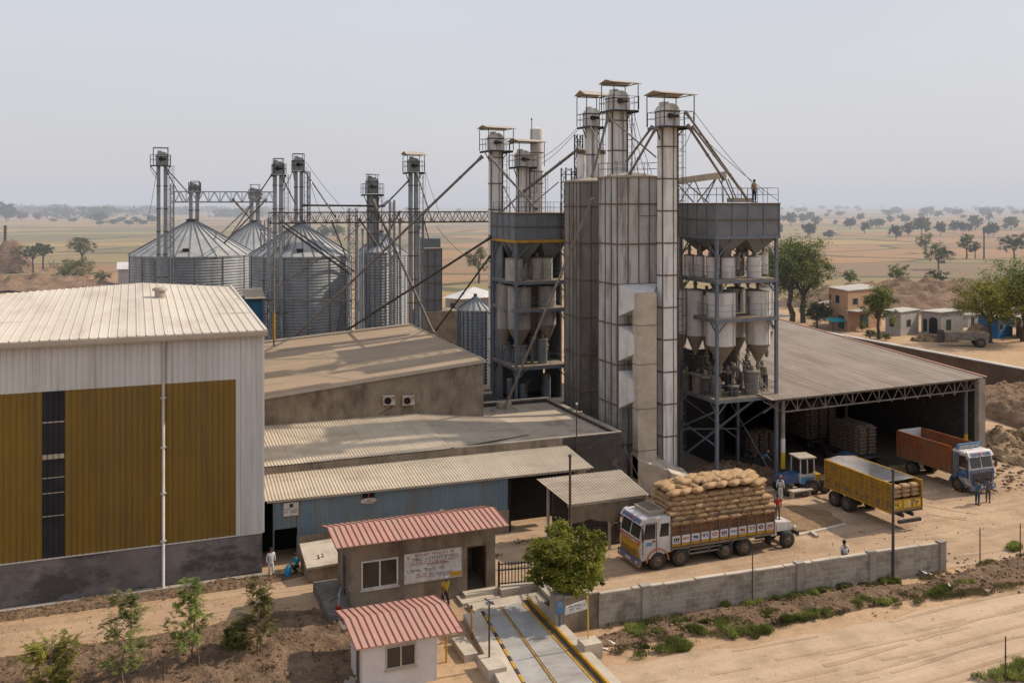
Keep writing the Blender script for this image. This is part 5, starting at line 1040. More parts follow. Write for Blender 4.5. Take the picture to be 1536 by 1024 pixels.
MB_ = MB(); MB_.box(19.25, 20.15, 39.55, 40.35, -.02, .75); tag(settle(MB_.build('concrete_block', M_pale_conc)), 'square concrete block at the foot of the yellow post', 'block')
yp = thing('sign_post', 'thin yellow post carrying a slanted white sign by the square block', 'sign', (19.75, 40.2, .75)); MB().tube([(19.75, 40.2, .74), (19.72, 40.25, 2.7)], .035, 8).build('post', M_yellowlt, yp)
mb = MB(); mb.hexa([(18.55, 40.2, 2.0), (19.72, 40.2, 2.12), (19.72, 40.24, 2.12), (18.55, 40.24, 2.0), (18.6, 40.2, 2.38), (19.62, 40.2, 2.55), (19.62, 40.24, 2.55), (18.6, 40.24, 2.38)]); mb.build('board', M_paper, yp)
mb = MB(); strokes(mb, 18.75, 19.6, 2.15, 2.42, 40.19, 2, 31); mb.build('lettering', M_inkblue, yp)
# gate fence: railing between office and pillar
def iron_fence(name, label, a, b, h, z0, cat, group=None):
    a = Vector(a); b = Vector(b); o = thing(name, label, cat, (a + b) / 2, 0, group); mb = MB()
    for z in (.12, h - .42, h - .1): mb.bar(a + Vector((0, 0, z0 + z)), b + Vector((0, 0, z0 + z)), .05)
    for p in (a, b): mb.bar(p + Vector((0, 0, z0 - .1)), p + Vector((0, 0, z0 + h + .06)), .09)
    mb.build('frame', M_ironblue, o)
    n = int((b - a).length / .17); mb = MB()
    for i in range(1, n): p = a.lerp(b, i / n); mb.bar(p + Vector((0, 0, z0 + .05)), p + Vector((0, 0, z0 + h)), .04)
    mb.build('bars', M_ironblue, o)
    return o
M_ironblue = mat('dark_blue_iron', (.03, .045, .06), (.02, .03, .04), .6, .2, 2)
iron_fence('iron_fence', 'dark iron bar fence on a low wall right of the gate office', (18.25, 48.0, 0), (20.9, 47.6, 0), 1.25, .5, 'fence')
iron_fence('iron_gate', 'dark iron bar gate folded back along the weighbridge beside the bushy tree', (20.95, 47.5, 0), (20.35, 44.6, 0), 1.3, .45, 'gate')
MB_ = MB(); MB_.box(18.2, 21.0, 47.5, 48.15, 0, .48).box(20.3, 21.1, 44.5, 47.5, 0, .42); tag(settle(MB_.build('plinth_wall', M_pale_conc)), 'low plinth wall under the iron fence and gate', 'wall')
# gate pillar box with signs
gp = thing('gate_pillar', 'wide concrete gate pillar with a blue sign at the end of the block wall', 'pillar', (20.3, 42.9, 0))
MB().box(19.55, 21.45, 42.55, 43.2, 0, 1.72).build('body', M_tanwall, gp); MB().box(19.15, 19.55, 42.6, 43.3, 0, 1.85).build('end_post', M_concrete, gp); MB().box(19.58, 21.4, 42.53, 43.22, 1.722, 1.78).build('coping', M_pale_conc, gp)
sg = thing('blue_sign', 'small blue sign on the end post of the gate pillar', 'sign', (19.35, 42.55, 1.2)); MB().box(19.18, 19.55, 42.55, 42.58, 1.0, 1.62).build('board', M_skyblue, sg)
mb = MB(); strokes(mb, 19.22, 19.52, 1.36, 1.58, 42.54, 2, 41); mb.build('lettering', M_paper, sg); MB().box(19.33, 19.40, 42.52, 42.6, 0, 1.0).build('bracket', M_bluegrey, sg)
# block boundary wall
bw = thing('boundary_wall', 'long low concrete block wall with pale coping between yard and sandy road', 'wall', (32, 42, 0))
wa = Vector((21.45, 42.55, 0)); wb_ = Vector((43.05, 41.75, 0))
def along(t): return wa.lerp(wb_, t)
mb = MB(); mb.bar(along(0) + Vector((0, 0, .8)), along(1) + Vector((0, 0, .8)), .2, 1.7); mb.build('block_wall', M_block, bw)
for i in range(12):
    u0, u1 = i / 12, (i + 1) / 12; dz = (0, .012, -.01, .018, .004, -.012)[i % 6]
    mb = MB(); mb.bar(along(u0 + .002) + Vector((0, 0, 1.69 + dz)), along(u1 - .002) + Vector((0, 0, 1.69 + dz)), .28, .07); mb.build('coping_slab', M_pale_conc, bw)
for px in (972, 1198, 1303, 1404):
    v = onY(px, 880, 42.1); mb = MB(); yy = along((v.x - wa.x) / (wb_.x - wa.x)).y; mb.box(v.x - .22, v.x + .22, yy - .2, yy + .17, 0, 1.74).box(v.x - .26, v.x + .26, yy - .24, yy + .2, 1.742, 1.8); mb.build('pier', M_concrete, bw)
def post(label, x, y, h, r=.035, m=None, group=None): return pole('thin_post', label, x, y, h, r, m or M_bark, group, 0, False)
pole('utility_pole', 'tall dark utility pole at the block wall in front of the yellow trailer', 39.35, 41.75, 6.1, .085, M_dksteel)
v = onY(1127, 860, 42.1); post('thin metal post standing above the middle of the block wall', v.x, 42.0, 2.95)
v = onY(1470, 840, 41.9); post('thin fence post on the verge right of the block wall end', v.x, 41.9, 2.1)
post('thin post in the lower right corner by the road verge', 35.65, 31.13, 2.0)
v = onZ(1536, 840); post('thin post at the far right edge of the road', v.x - .3, v.y, 2.2)
# ================================================================ sack yard shed on the right
SX0, SX1, SY0 = 44.9, 65.2, 58.6
sh = thing('storage_shed', 'wide open fronted storage shed with a dusty corrugated roof and steel truss', 'shed', (56, 70, 0))
e0 = onY(1178, 598, SY0 - .4); e1 = onY(1478, 566, SY0 - .4)
bk = onX(1165, 478, e1.x); BYk = 92.0; slope = (bk.z - e1.z) / (bk.y - (SY0 - .4)); zb = e1.z + slope * (BYk - SY0 + .4)
x0s = e0.x - 1.2
mb = MB(); mb.corr((x0s, SY0 - .4, e0.z - .02), (e1.x, SY0 - .4, e1.z), (e1.x, BYk, zb), (x0s, BYk, zb), .26, .035, 'sine'); mb.build('roof', M_asb, sh).data.materials[0] = mat('grey_brown_sheet', (.40, .325, .255), (.32, .255, .20), .92, 0, .3, (.17, .12, .085), .7, (.9, .08, 1), .46, .7, .12, 14, .01, sheet=(0, .75, .3, .12))
mb = MB(); mb.bar((e1.x + .05, SY0 - .45, e1.z + .05), (e1.x + .05, BYk, zb + .05), .2, .10); mb.build('verge_trim', M_redroof, sh)
mb = MB(); zt_ = e0.z - .18; zb_ = e0.z - 1.05; n = 15; xa, xb = e0.x + .1, e1.x - .3
mb.bar((xa, SY0, zt_), (xb, SY0, e1.z - .18), .1); mb.bar((xa, SY0, zb_), (xb, SY0, e1.z - 1.0), .1)
for i in range(n):
    p = xa + (xb - xa) * i / n; q = xa + (xb - xa) * (i + 1) / n; m_ = (p + q) / 2
    mb.bar((p, SY0, zb_), (m_, SY0, zt_ + .1), .05); mb.bar((m_, SY0, zt_ + .1), (q, SY0, zb_), .05)
    if i % 2: mb.bar((p, SY0, zb_), (p, SY0, zt_ + .1), .07)
mb.bar((xa, SY0, zb_), (xa - 1.6, SY0 + .2, zt_), .06); mb.bar((xa, SY0, zt_ + .1), (xa - 1.6, SY0 + .2, zb_), .06)
mb.build('truss', M_pipe, sh)
cx_ = e0.x + .1
cm = MB(); cm.box(cx_ - .11, cx_ + .11, SY0 - .1, SY0 + .1, 2.6, zt_); cm = cm.build('column', M_pipe, sh, 'steel column banded yellow, white and dark blue at the shed corner')
MB().box(cx_ - .118, cx_ + .118, SY0 - .108, SY0 + .108, 0.0, 1.35).build('blue_band', M_blue, cm).data.materials[0] = M_ironblue
MB().box(cx_ - .118, cx_ + .118, SY0 - .108, SY0 + .108, 1.35, 2.55).build('yellow_band', M_yellowlt, cm)
MB().box(cx_ - .118, cx_ + .118, SY0 - .108, SY0 + .108, 2.55, 3.6).build('white_band', M_orange, cm).data.materials[0] = M_whitewash
c2x = e1.x - 1.25; cm = MB(); cm.box(c2x - .11, c2x + .11, SY0 + .3, SY0 + .5, 0, e1.z - .3); cm = cm.build('column', M_bluegrey, sh); MB().box(c2x - .118, c2x + .118, SY0 + .292, SY0 + .508, .9, 2.2).build('yellow_band', M_yellowlt, cm)
mb = MB(); wz = [(SY0 + .2, e1.z - .15), (BYk, zb - .15)]
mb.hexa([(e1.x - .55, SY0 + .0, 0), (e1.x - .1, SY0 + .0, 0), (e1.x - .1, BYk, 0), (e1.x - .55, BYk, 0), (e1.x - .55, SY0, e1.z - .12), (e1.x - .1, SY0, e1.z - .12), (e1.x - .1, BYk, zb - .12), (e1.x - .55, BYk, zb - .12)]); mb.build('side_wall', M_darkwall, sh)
MB().box(e1.x - .75, e1.x - .05, SY0 - .45, SY0 - .02, 0, e1.z - .1).build('end_pier', M_concrete, sh)
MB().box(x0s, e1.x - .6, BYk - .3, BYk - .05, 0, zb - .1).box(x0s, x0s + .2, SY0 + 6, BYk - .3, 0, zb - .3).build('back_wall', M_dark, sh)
for yy in (66, 74, 82):
    for xx in (50, 57): MB().box(xx - .12, xx + .12, yy - .12, yy + .12, 0, e0.z + slope * (yy - SY0)).build('inner_column', M_dksteel, sh)
tb = thing('stone_table', 'round topped stone slab table frame near the striped column', 'table', (44.6, 56.2, 0))
MB().box(43.6, 45.4, 55.9, 56.5, .42, .52).build('top', M_pale_conc, tb); 
for x_ in (43.75, 45.2): MB().box(x_ - .06, x_ + .06, 56.0, 56.4, 0, .42).build('leg', M_pale_conc, tb)
# long wall behind
lw = thing('long_wall', 'very long dark rendered wall with white coping running back beside the village', 'wall', (87, 95, 0))
lx = 89.85; mb = MB(); mb.box(lx, lx + .35, 66, 150, -2, 2.95); mb.build('render', M_brickwall, lw)
MB().box(lx - .08, lx + .55, 66, 150, 2.95, 3.08).build('coping', M_concrete, lw).data.materials[0] = mat('white_coping', (.55, .53, .5), (.42, .4, .37), .9)
# mounds of soil
heap('earth_bank', M_bank, 84, 62, 8.5, 19, 3.0, 3, radians(-14), 110, .4, .8, lump=.5)
heap('straw_heap', M_straw, 70.0, 58.5, 4.4, 6.5, 1.7, 5, radians(0), 90, .5, 1.0, lump=.45)
heap('soil_mound', M_straw, 67.5, 51.5, 4.6, 3.2, .65, 8, .2, 50, .5, 1.0)
heap('soil_mound', M_bank, 80, 50, 9, 5, 1.0, 9, .1, 50)
heap('earth_bank', M_bank, 152, 150, 34, 15, 5.2, 12, radians(-22), 80, .4, .8, z0=-.4, lump=.5)
heap('earth_bank', M_bank, 192, 132, 26, 10, 3, 14, radians(-20), 60, .5, .9, z0=-.4)
heap('soil_bed', M_soil, -3.5, 47.8, 14, 2.0, .42, 21, radians(1), 90, .6, .6, lump=.9)
heap('soil_bed', M_soil, 4.0, 46.6, 7.5, 3.2, .5, 22, radians(3), 90, .6, .6, lump=.9)
heap('soil_bed', M_soil, 3.0, 43.2, 8, 2.6, .35, 24, radians(0), 80, .6, .6, lump=.9)
heap('soil_verge', M_soil, 0.5, 54.9, 9.5, .9, .16, 23, radians(0), 60, .6, .6)
heap('verge_bank', M_soil, 30.5, 40.75, 11.5, 1.35, .36, 31, radians(-2.5), 100, .6, .6, lump=.7).data.materials[0] = mat('verge_soil', (.31, .20, .12), (.22, .135, .08), .97, 0, .9, (.10, .06, .035), .7, (.8, .8, .8), .48, .62, 1, 6, .2, src='World', fine=.4)
heap('verge_bank', MC['verge_soil'], 46.5, 40.0, 6.5, 1.3, .5, 33, radians(-1), 60, .6, .6, lump=.7)
heap('grain_bed', M_grain, 40.7, 52.7, 3.3, 2.6, .16, 41, radians(-8), 60, .3, .25, lump=.3)
heap('soil_mound', M_soil, 41.6, 61.5, 4.5, 3.0, 1.3, 43, 0, 50, .4, 1.0)
mb = MB(); q = [onZ(1196, 803), onZ(1240, 794), onZ(1268, 787)]; mb.bar(q[0], q[2], .25, .18); mb.bar(onZ(1217, 800) + Vector((0, 0, .12)), onZ(1226, 806) + Vector((0, 0, .1)), .22, .14); tag(settle(mb.build('stone_edging', M_pale_conc)), 'rough stone edging along the spread grain near the jeep chassis', 'edging')
strip('shed_floor', mat('dark_shed_floor', (.13, .095, .07), (.08, .06, .045), .97, 0, .6, src='World'), [(38, 91), (65, 91)], [(38, 61.5), (45, 60.2), (64.6, 60.0)], 38, 64.6, .012)  # dark sheet that paints the shed's shade onto the ground
heap('rubble_patch', M_concrete, 8.2, 40.9, 2.2, 1.2, .3, 51, 0, 50, .9, .5, lump=1.2)
# ================================================================ vehicles (local frame: forward +X, left +Y)
def wheel(parent, x, y, r=.5, w=.28, sgn=1, dual=False):
    # sgn +1 faces +Y
    t = thing('wheel', None, None, (x, y, r)); t.parent = parent
    del_ = None
    mb = MB(True); W = w * (2.05 if dual else 1)
    prof = [(r * .55, -W), (r * .93, -W), (r, -W + .05), (r, -.05), (r * .93, 0), (r * .55, 0)]
    n = 24; rings = [[(a * cos(2 * pi * k / n), sgn * b, a * sin(2 * pi * k / n)) for k in range(n)] for a, b in prof]
    mb.loft(rings, True, False); mb.build('tyre', M_black, t)
    mb = MB(True); dd_ = .09 if not dual else .13
    prof = [(r * .56, -.01), (r * .5, -dd_ * .4), (r * .42, -dd_), (r * .24, -dd_ * .7), (r * .2, .02), (r * .08, .05)]
    rings = [[(a * cos(2 * pi * k / 16), sgn * b, a * sin(2 * pi * k / 16)) for k in range(16)] for a, b in prof]
    mb.loft(rings, True, True)
    for k in range(6): a = k * pi / 3; mb.tube([(r * .32 * cos(a), sgn * -dd_ * .9, r * .32 * sin(a)), (r * .32 * cos(a), sgn * (.01 - dd_ * .3), r * .32 * sin(a))], .028, 6)
    mb.build('rim', M_wheelhub, t)
    return t
def stickers(parent, xs, y, z0, z1, sgn, seed):
    r = random.Random(seed)
    mats_ = [M_inkblue, M_inkred, M_ink, M_orange, M_skyblue]
    for i, (xa, xb) in enumerate(xs):
        p = MB(True).box(xa, xb, min(y, y + sgn * .012), max(y, y + sgn * .012), z0, z1).build('sticker', M_whitewash, parent)
        m1 = mats_[r.randrange(5)]; w_, h_ = xb - xa, z1 - z0; mb = MB(True); Y = y + sgn * .018; k = i % 5
        if k == 0:
            for j in range(3): mb.box(xa + w_ * (.15 + .25 * j), xa + w_ * (.33 + .25 * j), Y - .003, Y + .003, z0 + h_ * .35, z0 + h_ * .75)
            mb.box(xa + w_ * .15, xb - w_ * .15, Y - .003, Y + .003, z0 + h_ * .18, z0 + h_ * .26)
        elif k == 1:
            ring = lambda a: [(xa + w_ / 2 + a * w_ * .34 * cos(2 * pi * q / 14), z0 + h_ * .55 + a * h_ * .28 * sin(2 * pi * q / 14)) for q in range(14)]
            o_, i_ = ring(1), ring(.5)
            for q in range(14): mb.poly([(o_[q][0], Y, o_[q][1]), (o_[(q + 1) % 14][0], Y, o_[(q + 1) % 14][1]), (i_[(q + 1) % 14][0], Y, i_[(q + 1) % 14][1]), (i_[q][0], Y, i_[q][1])])
        elif k == 2:
            for j in range(2): mb.box(xa + w_ * (.14 + .4 * j), xa + w_ * (.24 + .4 * j), Y - .003, Y + .003, z0 + h_ * .3, z0 + h_ * .8); mb.box(xa + w_ * (.14 + .4 * j), xa + w_ * (.46 + .4 * j), Y - .003, Y + .003, z0 + h_ * .66, z0 + h_ * .8); mb.box(xa + w_ * (.14 + .4 * j), xa + w_ * (.4 + .4 * j), Y - .003, Y + .003, z0 + h_ * .42, z0 + h_ * .52)
        elif k == 3:
            mb.poly([(xa + w_ * .15, Y, z0 + h_ * .3), (xa + w_ * .85, Y, z0 + h_ * .45), (xa + w_ * .8, Y, z0 + h_ * .75), (xa + w_ * .2, Y, z0 + h_ * .7)]); mb.box(xa + w_ * .15, xb - w_ * .1, Y - .003, Y + .003, z0 + h_ * .14, z0 + h_ * .22)
        else:
            for j in range(4): mb.box(xa + w_ * (.12 + .2 * j), xa + w_ * (.22 + .2 * j), Y - .003, Y + .003, z0 + h_ * (.35 + .05 * (j % 2)), z0 + h_ * .7)
        mb.build('emblem', m1, p)
        if i % 2: MB(True).box(xa + w_ * .5, xb - w_ * .12, Y - .004, Y + .004, z0 + h_ * .45, z0 + h_ * .62).build('emblem_accent', mats_[(r.randrange(4) + 1)], p)
def plate_y(mb, pts, y0, y1):   # polygon in XZ extruded in Y
    mb.loft([[(x, y0, z) for x, z in pts], [(x, y1, z) for x, z in pts]], False)
def cab(parent, xf, W, zt, c1, c2, c3, face, L=1.85, zf=.62, seed=1, cream=None):
    """cab-over body. xf = front x; returns nothing"""
    xb = xf - L; h = W / 2; c = MB(True)
    zs = zf + (zt - zf) * .50    # sill of the glass
    prof = [(xb, zf + .35), (xf - .02, zf), (xf + .04, zf + .5), (xf, zs), (xf - .22, zt - .3), (xf - .5, zt), (xb, zt + .02)]
    plate_y(c, prof, -h, h); body = c.build('cab', c1, parent)
    body_b = body.modifiers.new('b', 'BEVEL'); body_b.width = .05; body_b.segments = 2; body_b.limit_method = 'ANGLE'
    # windscreen
    x1 = xf + .012; x2 = xf - .205
    nx = Vector((zt - .3 - zs, 0, .22)).normalized() * .02
    for s in (-1, 1):
        ya, yb = (s * .04, s * (h - .13)); A = Vector((xf - .0, ya, zs + .06)) + nx; B = Vector((xf - .0, yb, zs + .06)) + nx; Cc = Vector((xf - .205, yb * .97, zt - .34)) + nx; D = Vector((xf - .205, ya, zt - .34)) + nx
        m = MB(True); m.poly([A, B, Cc, D]); m.build('windscreen', M_glass, parent)
    m = MB(True)
    for a, b in (((xf, -h + .08, zs + .03), (xf, h - .08, zs + .03)), ((xf - .2, -h + .1, zt - .3), (xf - .2, h - .1, zt - .3)), ((xf, 0, zs + .05), (xf - .2, 0, zt - .32)), ((xf, h - .08, zs + .03), (xf - .2, h - .1, zt - .3)), ((xf, -h + .08, zs + .03), (xf - .2, -h + .1, zt - .3))): m.bar(Vector(a) + nx * 1.4, Vector(b) + nx * 1.4, .045)
    m.build('windscreen_frame', c1, parent)
    # visor with lettering
    m = MB(True); m.hexa([(xf - .28, -h, zt - .26), (xf + .0, -h, zt - .32), (xf + .0, h, zt - .32), (xf - .28, h, zt - .26), (xf - .42, -h, zt + .06), (xf - .2, -h, zt - .02), (xf - .2, h, zt - .02), (xf - .42, h, zt + .06)])
    vz = m.build('visor', c1, parent)
    r = random.Random(seed)
    m = MB(True); y = -h + .2
    nn = Vector((.3, 0, .2)).normalized() * .012
    while y < h - .25:
        if abs(y) > .12:
            k = r.random(); a = Vector((xf - .02, y, zt - .27)) + nn; b = Vector((xf - .17, y, zt - .07)) + nn; m.bar(a, b, .022); 
            if k > .3: m.bar(b, b + Vector((0, .1, 0)), .02)
            if k < .7: m.bar(a, a + Vector((0, .1, 0)), .02)
            if k > .5: m.bar(a.lerp(b, .5), a.lerp(b, .5) + Vector((0, .1, 0)), .03)
            m.bar(a + Vector((0, .1, 0)), b + Vector((0, .1, 0)), .018)
        y += .165
    m.build('visor_lettering', M_inkblue, vz); MB(True).bar(Vector((xf - .02, 0, zt - .28)) + nn, Vector((xf - .17, 0, zt - .06)) + nn, .12, .03).build('visor_ornament', M_red, vz)
    # painted front
    m = MB(True); m.box(xf + .045, xf + .06, -h + .1, h - .1, zf + .28, zf + .5); g = MB(True)
    g.box(xf + .03, xf + .07, -h + .22, h - .22, zf + .12, zs - .30); g.build('grille', M_yellow if not cream else M_dksteel, parent)
    g = MB(True)
    for k in range(6): g.box(xf + .072, xf + .08, -h + .26, h - .26, zf + .17 + k * .065, zf + .19 + k * .065)
    g.build('grille_slat', M_ink, parent)
    b = MB(True); b.box(xf + .02, xf + .05, -h + .05, h - .05, zs - .28, zs - .06); bb = b.build('front_band', face, parent)
    g = MB(True); y = -h + .25
    while y < h - .3: g.box(xf + .052, xf + .058, y, y + r.uniform(.06, .16), zs - .24, zs - .24 + r.uniform(.06, .14)); y += r.uniform(.18, .3)
    g.build('band_ornament', M_white if not cream else M_yellow, bb)
    bp = MB(True); bp.box(xf - .05, xf + .17, -h - .02, h + .02, zf - .2, zf + .08); bp = bp.build('bumper', c2, parent)
    MB(True).box(xf - .0, xf + .19, -h, h, zf - .28, zf - .205).build('bumper_lip', c3, bp); MB(True).box(xf + .172, xf + .18, -.28, .28, zf - .15, zf - .02).build('number_plate', M_paper, bp)
    for s in (-1, 1):
        t = MB(True); t.tube([(xf + .15, s * (h - .22), zf - .06), (xf + .185, s * (h - .22), zf - .06)], .085, 14); t.build('headlight', M_tank, parent)
        # side windows and door
        y = s * (h + .012)
        for (xa, xb2, za, zb2) in ((xf - .95, xf - .3, zs + .04, zt - .3), (xb + .12, xb + .62, zs + .1, zt - .34)):
            q = MB(True); q.poly([(xa, y, za), (xb2 + .12, y, za), (xb2, y, zb2), (xa, y, zb2)] if s > 0 else [(xa, y, zb2), (xb2, y, zb2), (xb2 + .12, y, za), (xa, y, za)]); q.build('side_window', M_glass, parent)
        q = MB(True); yy = s * (h + .01)
        for a, b2 in (((xf - .15, zs + .0), (xf - .35, zt - .25)), ((xf - .35, zt - .25), (xf - 1.02, zt - .25)), ((xf - 1.02, zt - .25), (xf - 1.02, zf + .3)), ((xf - .12, zf + .35), (xf - .15, zs))): q.bar((a[0], yy, a[1]), (b2[0], yy, b2[1]), .03)
        q.box(xf - .93, xf - .75, min(yy, yy + s * .03), max(yy, yy + s * .03), zs - .14, zs - .08); q.build('door_trim', M_ink, parent)
        q = MB(True); q.box(xf - .72, xf - .35, min(yy, yy + s * .008), max(yy, yy + s * .008), zs - .34, zs - .16); q.build('door_sticker', M_skyblue, parent)
        q = MB(True); q.bar((xf - .2, s * h, zt - .3), (xf + .02, s * (h + .22), zt - .35), .025); q.box(xf - .02, xf + .02, min(s * (h + .12), s * (h + .3)), max(s * (h + .12), s * (h + .3)), zs + .02, zt - .4); q.build('mirror', M_ink, parent)
        # wheel arch
        q = MB(True); xc, zc, R = xf - 1.1, .52, .68
        for k in range(8):
            a0 = pi * k / 8; a1 = pi * (k + 1) / 8; q.hexa([(xc + R * cos(a0), s * (h - .35), zc + R * sin(a0)), (xc + R * cos(a1), s * (h - .35), zc + R * sin(a1)), (xc + R * cos(a1), s * (h + .05), zc + R * sin(a1)), (xc + R * cos(a0), s * (h + .05), zc + R * sin(a0)), (xc + (R + .07) * cos(a0), s * (h - .35), zc + (R + .07) * sin(a0)), (xc + (R + .07) * cos(a1), s * (h - .35), zc + (R + .07) * sin(a1)), (xc + (R + .07) * cos(a1), s * (h + .05), zc + (R + .07) * sin(a1)), (xc + (R + .07) * cos(a0), s * (h + .05), zc + (R + .07) * sin(a0))])
        q.build('wheel_arch', c3, parent)
def cargo_box(parent, x0, x1, W, z0, z1, mside, mrib, nb, white=None, tail=True, front=True, th=.06, seed=0):
    h = W / 2
    MB(True).box(x0, x1, -h, h, z0 - .12, z0).build('bed', M_dksteel, parent)
    for s in (-1, 1):
        m = MB(True); m.box(x0, x1, min(s * h, s * (h - th)), max(s * h, s * (h - th)), z0, z1); sd = m.build('side_board', mside, parent)
        m = MB(True)
        nh = 6
        for k in range(1, nh): m.box(x0 + .02, x1 - .02, min(s * h, s * (h + .012)), max(s * h, s * (h + .012)), z0 + (z1 - z0) * k / nh - .008, z0 + (z1 - z0) * k / nh + .008)
        m.build('plank_line', M_dksteel, sd)
        m = MB(True)
        for k in range(nb + 1): x = x0 + (x1 - x0) * k / nb; m.box(x - .022, x + .022, min(s * h, s * (h + .06)), max(s * h, s * (h + .06)), z0 - .15, z1)
        m.box(x0, x1, min(s * (h - .01), s * (h + .075)), max(s * (h - .01), s * (h + .075)), z1 - .005, z1 + .07); m.box(x0, x1, min(s * (h + .001), s * (h + .065)), max(s * (h + .001), s * (h + .065)), z0 - .13, z0 - .02)
        m.build('stake', mrib, parent)
        if white:
            xs = [(x0 + (x1 - x0) * k / nb + .06, x0 + (x1 - x0) * (k + 1) / nb - .06) for k in range(nb)]
            for xa, xb in xs: pass
            m = MB(True); m.box(x0 + .04, x1 - .04, min(s * (h + .014), s * (h + .018)), max(s * (h + .014), s * (h + .018)), z0 + .02, z0 + .17); m.build('yellow_band', M_yellow, sd)
            stickers(sd, xs, s * (h + .019), z0 + .19, z0 + .63, s, seed + s)
    if front: MB(True).box(x1 - th, x1, -h + th, h - th, z0, z1 + .1).build('headboard', mside, parent)
    if tail: MB(True).box(x0, x0 + th, -h + th, h - th, z0, z1).build('tailboard', mside, parent)
# --- loaded eight-wheel truck, facing -X
tr = thing('cargo_truck', 'white eight wheeled truck with painted cab piled high with jute sacks', 'truck', (31.9, 49.15, 0), pi)
LXf = 31.9 - 26.85; W8 = 2.45
cab(tr, LXf, W8, 2.98, M_white, M_blue, M_orange, M_orange, L=1.95, seed=5)
xb0, xb1 = 31.9 - 36.0, 31.9 - 28.85
cargo_box(tr, xb0, xb1, W8, 1.18, 2.75, M_wood, M_bark_lt, 11, white=True, seed=3)
mb = MB(True)
for s in (-.4, .4): mb.box(xb0 - .2, LXf - .3, s - .06, s + .06, .78, 1.02)
mb.build('chassis', M_dksteel, tr)
mb = MB(True); W_ = W8 / 2
for s in (-1, 1):
    mb.box(-.9, 1.9, s * W_ - .05, s * W_ + .02, .62, .70).box(-.9, 1.9, s * W_ - .05, s * W_ + .02, .86, .93)
    for x in (-.9, .5, 1.85): mb.box(x, x + .05, s * W_ - .05, s * W_ + .02, .6, 1.1)
mb.build('side_guard', M_pipe, tr)
mb = MB(True); MB(True).box(.2, 1.4, .5, 1.1, .55, .95).build('battery_box', M_dksteel, tr); mb.box(-.3, .6, -1.1, -.5, .5, .95); tr_ft = mb.build('fuel_tank', M_dksteel, tr)
for xw, du in ((31.9 - 27.96, 0), (31.9 - 29.5, 0), (31.9 - 32.55, 1), (31.9 - 33.91, 1)):
    for s in (-1, 1): wheel(tr, xw, s * (W8 / 2 + .02), .53, .28, s, bool(du))
mb = MB(True); mb.hexa([(LXf - 1.75, -.75, 3.02), (LXf - .75, -.75, 3.0), (LXf - .75, .75, 3.0), (LXf - 1.75, .75, 3.02), (LXf - 1.85, -.85, 3.28), (LXf - .7, -.85, 3.26), (LXf - .7, .85, 3.26), (LXf - 1.85, .85, 3.28)]); mb.build('roof_rack', M_gutter, tr)
mb = MB(True); mb.box(LXf - 1.7, LXf - .85, -.7, .7, 3.262, 3.30); mb.build('rack_load', M_bark_lt, tr)
for s in (-1, 1): MB(True).box(xb0 + .2, xb0 + .24, s * .9 - .3, s * .9 + .3, .35, 1.0).build('mud_flap', M_ink, tr)
# sacks: a plump pillow with pinched ears, three variants
def sack_mesh(name, L_, W_, H_, seed, m):
    bm = bmesh.new(); r = random.Random(seed); nu, nv = 10, 7; vs = {}
    for sgn in (1, -1):
        for i in range(nu + 1):
            for j in range(nv + 1):
                u = i / nu * 2 - 1; v = j / nv * 2 - 1
                edge = (1 - abs(u) ** 3.2) ** .45 * (1 - abs(v) ** 3.0) ** .5 if abs(u) < 1 and abs(v) < 1 else 0
                pinch = 1 - .13 * (1 - abs(v)) * abs(u) ** 6
                sag = .07 * noise.noise(Vector((u * 1.6, v * 1.6, seed + sgn)))
                if edge == 0 and sgn < 0: vs[i, j, sgn] = vs[i, j, 1]; continue
                vs[i, j, sgn] = bm.verts.new((u * L_ / 2 * pinch * (1 - .06 * v * v), v * W_ / 2 * (1 - .08 * u ** 4), (sgn * edge * .5 + sag * edge) * H_ + H_ * .5))
    for sgn in (1, -1):
        for i in range(nu):
            for j in range(nv):
                q = [vs[i, j, sgn], vs[i + 1, j, sgn], vs[i + 1, j + 1, sgn], vs[i, j + 1, sgn]]
                if sgn < 0: q.reverse()
                if len(set(q)) >= 3:
                    try: bm.faces.new(q)
                    except ValueError: pass
    for f in bm.faces: f.smooth = True
    me = bpy.data.meshes.new(name); bm.to_mesh(me); bm.free(); me.materials.append(m); return me
SACKS = [sack_mesh('jute_sack', 1.0, .60, .30, s, M_jute if s % 3 else M_jute2) for s in range(5)]
M_jute3 = mat('shaded_grey_sack', (.13, .10, .075), (.075, .058, .045), .95, 0, 2, (.2, .17, .14), .4, (3, 3, 3))  # jute darkened so the shed interior's shade is in the sack colour
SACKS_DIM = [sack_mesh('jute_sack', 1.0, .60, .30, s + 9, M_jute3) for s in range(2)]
rs = random.Random(12)
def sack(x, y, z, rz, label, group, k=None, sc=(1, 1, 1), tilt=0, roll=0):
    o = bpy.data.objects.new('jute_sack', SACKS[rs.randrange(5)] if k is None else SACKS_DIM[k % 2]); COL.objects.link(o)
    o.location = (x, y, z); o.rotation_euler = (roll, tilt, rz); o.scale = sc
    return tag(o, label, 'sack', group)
G = 'jute sacks piled on the white truck'
zb = 2.35; ybase = 49.15
